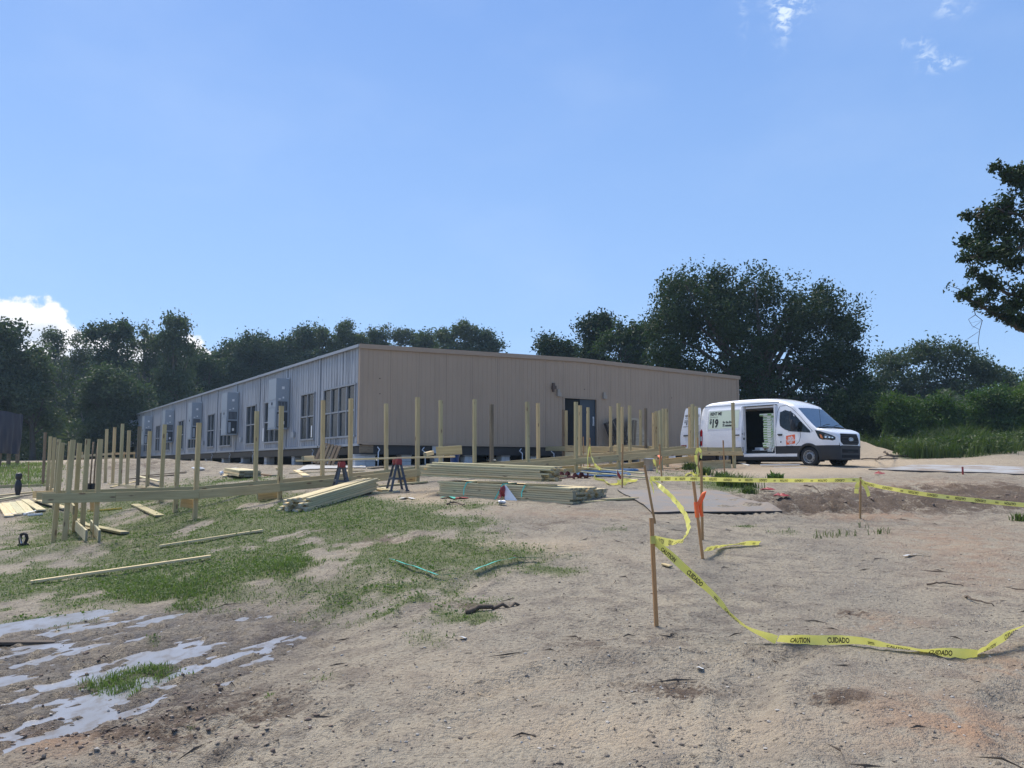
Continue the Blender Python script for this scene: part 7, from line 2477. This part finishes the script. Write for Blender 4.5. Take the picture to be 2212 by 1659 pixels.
for (s_, sz, x, z, bo, xs) in (('RENT ME', .125, RD0 + .20, 2.02, .004, .66), ('Starting at:', .07, RD0 + .20, 1.945, 0, .8), ('$', .16, RD0 + .18, 1.78, .006, .7), ('19', .30, RD0 + .28, 1.69, .014, .7), ('for the first 75 minutes', .065, RD0 + .15, 1.60, .002, .62)):
    hull_text(s_, sz, x, z, 'ink', rdo, bo, xs, 0, 0, 0, False, 0, rplane)
mb = MB(); mb.tube([(RD1 - .02, -.97, 1.3), (RD1 + .01, -.98, 2.05)], .012, 5); mb.box((RD1 - .04, -1.0, 2.0), (RD1 + .06, -.95, 2.1)); mb.box((RD1 - .04, -1.0, .8), (RD1 + .06, -.95, .9)); put('hinge', mb.mesh('hinge', 'galv'), rdo)
# tail lamp
tl = hull_patch([(-4.93, .82), (-4.80, .80), (-4.77, 1.0), (-4.78, 1.42), (-4.83, 1.50), (-4.93, 1.46)], .012, 'lamp_red', 'tail_lamp', van, 4, 8)
hull_patch([(-4.90, 1.02), (-4.80, 1.02), (-4.80, 1.20), (-4.90, 1.20)], .016, 'unit_grey', 'tail_lamp_lens', tl, 3, 3)
hull_patch([(-4.94, .80), (-4.88, .80), (-4.90, 1.4), (-4.94, 1.4)], .017, 'void_black', 'tail_lamp_shade', tl, 2, 5)
mb = MB(); mb.box((-5.10, -.9, .42), (-4.9, .9, .56)); put('rear_step', mb.mesh('rear_step', 'van_black'), van)
# headlamps
for s_ in (-1, 1):
    HL = [(.28, 1.290), (.50, 1.245), (.66, 1.190), (.85, 1.105), (.93, 1.035), (.925, 0.935), (.87, 0.910), (.62, 0.940), (.47, 0.965), (.40, 1.055)]
    h = hull_patch(HL, .008, 'car_glass', 'headlight', van, 14, 10, s_)
    hull_patch([(.46, 1.145), (.53, 1.135), (.60, 0.980), (.505, 0.985)], .013, 'amber', 'turn_lamp', h, 4, 4, s_)
    hull_patch([(.62, 1.055), (.66, 1.135), (.74, 1.125), (.80, 1.075), (.80, 1.005), (.74, 0.965), (.66, 0.975)], .014, 'lamp_glass', 'lamp_bowl', h, 6, 6, s_)
    for (x, z, r_) in ((.69, 1.035, .035), (.80, 1.025, .030), (.87, 1.015, .022)):
        hull_patch([(x - r_, z), (x - r_ * .7, z + r_ * .7), (x, z + r_), (x + r_ * .7, z + r_ * .7), (x + r_, z), (x + r_ * .7, z - r_ * .7), (x, z - r_), (x - r_ * .7, z - r_ * .7)], .018, 'chrome', 'lamp_reflector', h, 5, 4, s_)
# grille
def gx_(y, z): return 1.036 - .065 * (max(0, z - .76) / .4) ** 1.6 - .03 * (abs(y) / .56) ** 2
GO = [(-.46, .765), (.46, .765), (.575, .86), (.585, .95), (.52, 1.155), (-.52, 1.155), (-.585, .95), (-.575, .86)]
rows = []
for z in np.linspace(.766, 1.154, 9):
    xs = []
    for k in range(len(GO)):
        (ya, za), (yb, zb) = GO[k], GO[(k + 1) % len(GO)]
        if (za - z) * (zb - z) <= 0 and abs(za - zb) > 1e-9: xs.append(ya + (yb - ya) * (z - za) / (zb - za))
    rows.append([(gx_(y, z) + .004, y, z) for y in np.linspace(min(xs), max(xs), 11)])
mb = MB(); mb.grid([list(r_) for r_ in rows], 0, True)
back = [[(x - .06, y, z) for (x, y, z) in r_] for r_ in rows]
mb.grid([[r_[0] for r_ in rows], [r_[0] for r_ in back]], 0, False); mb.grid([[r_[-1] for r_ in back], [r_[-1] for r_ in rows]], 0, False); mb.grid([back[0], rows[0]], 0, False); mb.grid([rows[-1], back[-1]], 0, False)
gr = put('grille', mb.mesh('grille', 'void_black'), van)
for z in (.83, .90, 1.02, 1.09):
    mb = MB(); P = [(gx_(y, z) + .012, y, z) for y in np.linspace(-.53, .53, 9)]
    for a, b in zip(P, P[1:]): mb.obox(a, b, .012, .022)
    put('grille_bar', mb.mesh('grille_bar', 'van_black'), gr)
# white face round the grille
mb = MB()
for a, b in zip(GO, GO[1:] + GO[:1]):
    for k in range(4):
        p = (a[0] + (b[0] - a[0]) * k / 4, a[1] + (b[1] - a[1]) * k / 4); q = (a[0] + (b[0] - a[0]) * (k + 1) / 4, a[1] + (b[1] - a[1]) * (k + 1) / 4)
        def o_(p, s): return (gx_(p[0] * s, p[1]) + .0, p[0] * s, .96 + (p[1] - .96) * s)
        mb.add([o_(p, 1.0), o_(q, 1.0), o_(q, 1.09), o_(p, 1.09), tuple(np.array(o_(p, 1.09)) - (.09, 0, 0)), tuple(np.array(o_(q, 1.09)) - (.09, 0, 0))], [(0, 1, 2, 3), (3, 2, 5, 4), (3, 2, 1, 0)], 0, False)
put('grille_surround', mb.mesh('grille_surround', 'van_white'), van)
mb = MB(); mb.add([(gx_(0, .96) + .030, .15 * math.cos(a), .96 + .06 * math.sin(a)) for a in np.linspace(0, 2 * math.pi, 25)[:-1]], [tuple(range(24))]); mb.add([(gx_(0, .96) + .033, .135 * math.cos(a), .96 + .048 * math.sin(a)) for a in np.linspace(0, 2 * math.pi, 25)[:-1]], [tuple(range(24))], 1)
plain('emblem_blue', (.015, .035, .12), .3)
bd = put('badge', mb.mesh('badge', ['chrome', 'emblem_blue']), gr)
V, Fc, wd = text_mesh('Ford', .075, .002, 1.0, .3)
mb = MB(); mb.add([(gx_(0, .96) + .035, a - wd / 2, .935 + b) for (a, b, _) in V], Fc); put('lettering', mb.mesh('lettering', 'chrome'), bd)
# bonnet slots, wipers, antenna
for s_ in (-1, 1):
    mb = MB(); mb.obox((.36, s_ * .62, v_top(.36) - .012), (.44, s_ * .22, v_top(.44) + .004), .05, .012); put('bonnet_slot', mb.mesh('bonnet_slot', 'void_black'), van)
mb = MB()
P = [(.315 - .02 * (abs(y) / .8) ** 2, y, 1.425 - .03 * (abs(y) / .8) ** 2) for y in np.linspace(-.82, .82, 11)]
for a, b in zip(P, P[1:]): mb.obox(a, b, .07, .03)
put('cowl', mb.mesh('cowl', 'van_black'), van)
for (ya, yb, zb) in ((-.55, .05, 1.52), (.15, .72, 1.52)):
    mb = MB(); mb.tube([(.31, ya, 1.45), (.245, (ya + yb) / 2, 1.50), (.20, yb, zb + .01)], .012, 5); put('wiper', mb.mesh('wiper', 'void_black'), van)
mb = MB(); mb.tube([(.33, -.70, 1.38), (.30, -.705, 1.9), (.26, -.71, 2.36)], .006, 5); put('antenna', mb.mesh('antenna', 'void_black'), van)
# cab seats and wheel seen through the glass
mb = MB(); mb.box((-1.2, -.75, .9), (-.75, -.25, 1.2)); put('cab_seat', mb.mesh('cab_seat', 'van_black'), van)
# wheels
def wheel(x, s_):
    t = bpy.data.objects.new('wheel', None); COL.objects.link(t); t.parent = van; t.matrix_local = Matrix.Translation((x, s_ * .87, R_T))
    y = s_
    tp = [(.20, -.10), (.235, -.115), (.30, -.12), (.335, -.11), (.352, -.085), (.355, 0), (.352, .085), (.335, .11), (.30, .12), (.235, .115), (.20, .10)]
    mb = MB(); mb.lathe([(r_, h * s_) for r_, h in (tp if s_ > 0 else tp)], 32, 'Y'); 
    for k in range(40):
        a = 2 * math.pi * k / 40; mb.obox((.356 * math.cos(a), -.08, .356 * math.sin(a)), (.356 * math.cos(a + .05), .08, .356 * math.sin(a + .05)), .018, .010, 0, (math.cos(a), 0, math.sin(a)))
    put('tyre', mb.mesh('tyre', 'rubber'), t)
    mb = MB()
    mb.lathe([(.225, .10 * s_), (.232, .118 * s_), (.222, .122 * s_), (.212, .105 * s_), (.195, .080 * s_), (.185, .055 * s_)], 28, 'Y', 0)
    mb.lathe([(.185, .055 * s_), (.165, .075 * s_), (.150, .088 * s_), (.125, .098 * s_), (.115, .095 * s_)], 28, 'Y', 0)
    mb.lathe([(.23, -.09 * s_), (.185, .055 * s_)], 28, 'Y', 1)
    put('rim', mb.mesh('rim', ['rim', 'void_black']), t)
    mb = MB()
    for k in range(10):
        a = 2 * math.pi * k / 10; mb.lathe([(0, .0), (.016, 0)], 8, 'Y', 0, (.172 * math.cos(a), s_ * .076, .172 * math.sin(a)))
    mb.lathe([(.118, .094 * s_), (.10, .104 * s_), (.05, .112 * s_), (0, .112 * s_)], 20, 'Y', 1)
    put('hub_cap', mb.mesh('hub_cap', ['void_black', 'van_black']), t)


for x in (0, -WB):
    for s_ in (-1, 1):
        wheel(x, s_)
        # flare and liner of the arch
        mb = MB(); prof = []
        for a in np.linspace(-.28, math.pi + .28, 25):
            ca, sa = math.cos(a), math.sin(a)
            row = []
            for (r_, d) in ((.395, .0), (.40, .022), (.455, .022), (.485, .004)):
                xx, zz = x + r_ * ca, R_T + r_ * sa
                row.append((xx, s_ * (v_w(min(xx, .55), max(zz, .3)) + d), zz))
            prof.append(row)
        mb.grid(prof if s_ > 0 else [list(reversed(p)) for p in prof], 0, True)
        put('arch_flare', mb.mesh('arch_flare', 'van_black'), van)
        mb = MB(); mb.grid([[(x + .44 * math.cos(a), s_ * yy, R_T + .44 * math.sin(a)) for a in np.linspace(-.3, math.pi + .3, 15)] for yy in (.55, .98)], 0, True)
        mb.add([(x + .44 * math.cos(a), s_ * .55, R_T + .44 * math.sin(a)) for a in np.linspace(-.3, math.pi + .3, 15)], [tuple(range(15))])
        put('arch_liner', mb.mesh('arch_liner', 'void_black'), van)

# ------------------------------------------------------------------ load in the van
def vw(x, y, z): return VM @ Vector((x, y, z))


CT = {}
def carton_mesh():
    w, d, h = .60, 1.1, .089
    mb = MB(); mb.box((-w / 2, 0, 0), (w / 2, d, h), 0)
    f = -.0015
    mb.add([(-w / 2 + .005, f, .012), (-w * .25, f, .012), (-w * .20, f, .045), (-w / 2 + .005, f, .045)], [(0, 1, 2, 3)], 1)
    mb.add([(.02, f, .018), (w * .36, f, .018), (w * .36, f, .072), (.06, f, .072)], [(0, 1, 2, 3)], 1)
    mb.add([(-w / 2, f, 0), (w / 2, f, 0), (w / 2, f, .007), (-w / 2, f, .007)], [(0, 1, 2, 3)], 1)
    mb.add([(-w / 2, f, h - .006), (w / 2, f, h - .006), (w / 2, f, h), (-w / 2, f, h)], [(0, 1, 2, 3)], 1)
    return mb.mesh('flooring_carton', ['carton_white', 'carton_green'])


cme = carton_mesh()
z = .72
for k in range(13):
    o = put('flooring_carton', cme, None, VM @ Matrix.Translation((-1.71 + rnd.uniform(-.012, .012) - (.05 if k < 2 else 0), -.80 + rnd.uniform(-.01, .01), z)) @ Matrix.Rotation(rnd.uniform(-.01, .01), 4, 'Z'))
    tag(o, 'white and green carton in the van, ' + ('lowest of the stack' if k == 0 else ORD[k] + ' from the bottom' if k < 9 else ['tenth', 'eleventh', 'twelfth', 'thirteenth'][k - 9] + ' from the bottom'), 'carton', 'flooring cartons in the van')
    z += .0905
o = put('flooring_carton', cme, None, VM @ Matrix.Translation((-1.84, -.83, z + .002)) @ Matrix.Rotation(.03, 4, 'Z')); tag(o, 'topmost white and green carton in the van, pushed out over the others', 'carton', 'flooring cartons in the van')
mb = MB(); mb.box((-.36, 0, 0), (.36, 1.0, .04)); mb.box((-.34, .05, -.10), (-.26, .95, 0)); mb.box((.26, .05, -.10), (.34, .95, 0)); o = put('pallet_board', mb.mesh('pallet_board', 'timber_old'), None, VM @ Matrix.Translation((-1.71, -.81, .68))); tag(o, 'low wooden skid under the cartons in the van', 'skid')
# film hanging over the cartons
rows = []
rr = np.random.default_rng(12)
for i in range(22):
    t = i / 21; row = []
    for j in range(12):
        s = j / 11
        x0 = -1.60 + .10 * t - .62 * max(0, t - .45) ** 1.2; x1 = -1.43 - .02 * t - .20 * max(0, t - .6)
        z_ = 1.84 - 1.29 * t - .08 * s * (1 - t)
        y_ = -.835 - .05 * t - .035 * math.sin(s * 11 + t * 4) - .03 * math.sin(s * 23 + 9 * t) - .10 * max(0, t - .8)
        row.append((x0 + (x1 - x0) * s, y_, z_))
    rows.append(row)
mb = MB(); mb.grid(rows, 0, True); o = put('plastic_film', mb.mesh('plastic_film', 'film'), None, VM); tag(o, 'clear plastic film draped over the cartons in the van doorway', 'film')
for (x, y, z_, l, w_, h_, lab) in ((-2.72, -.4, .64, .62, .15, .09, 'white block at the back of the van floor'), (-2.25, -.72, .605, .45, .12, .10, 'white strip lying on the van floor by the film')):
    mb = MB(); mb.box((0, 0, 0), (l, w_, h_)); o = put('white_strip', mb.mesh('white_strip', 'white_paint'), None, VM @ Matrix.Translation((x, y, z_))); tag(o, lab, 'strip')
t = thing('hand_rack', 'small white wire rack standing on the van floor beside the film', 'rack', VM @ Matrix.Translation((-2.15, -.55, .605)))
mb = MB(); mb.tube([(0, 0, 0), (0, 0, .28), (.22, 0, .28), (.22, 0, 0)], .014, 6); put('bow', mb.mesh('bow', 'white_paint'), t)

# ------------------------------------------------------------------ the air itself
mb = MB(); mb.box((-262, -132, -1.6), (262, 262, 24.0))
m = bpy.data.materials.new('haze'); m.use_nodes = True; m.node_tree.nodes.clear()
n = NX(m.node_tree); out = n.n('ShaderNodeOutputMaterial'); pv = n.n('ShaderNodeVolumePrincipled')
pv.inputs['Color'].default_value = (.55, .78, 1.0, 1)
pv.inputs['Density'].default_value = .00045
pv.inputs['Anisotropy'].default_value = .35
m.node_tree.links.new(pv.outputs[0], out.inputs['Volume'])
MATS['haze'] = m
hz = put('haze', mb.mesh('haze', 'haze')); hz['kind'] = 'stuff'; hz['label'] = 'thin summer haze in the air'
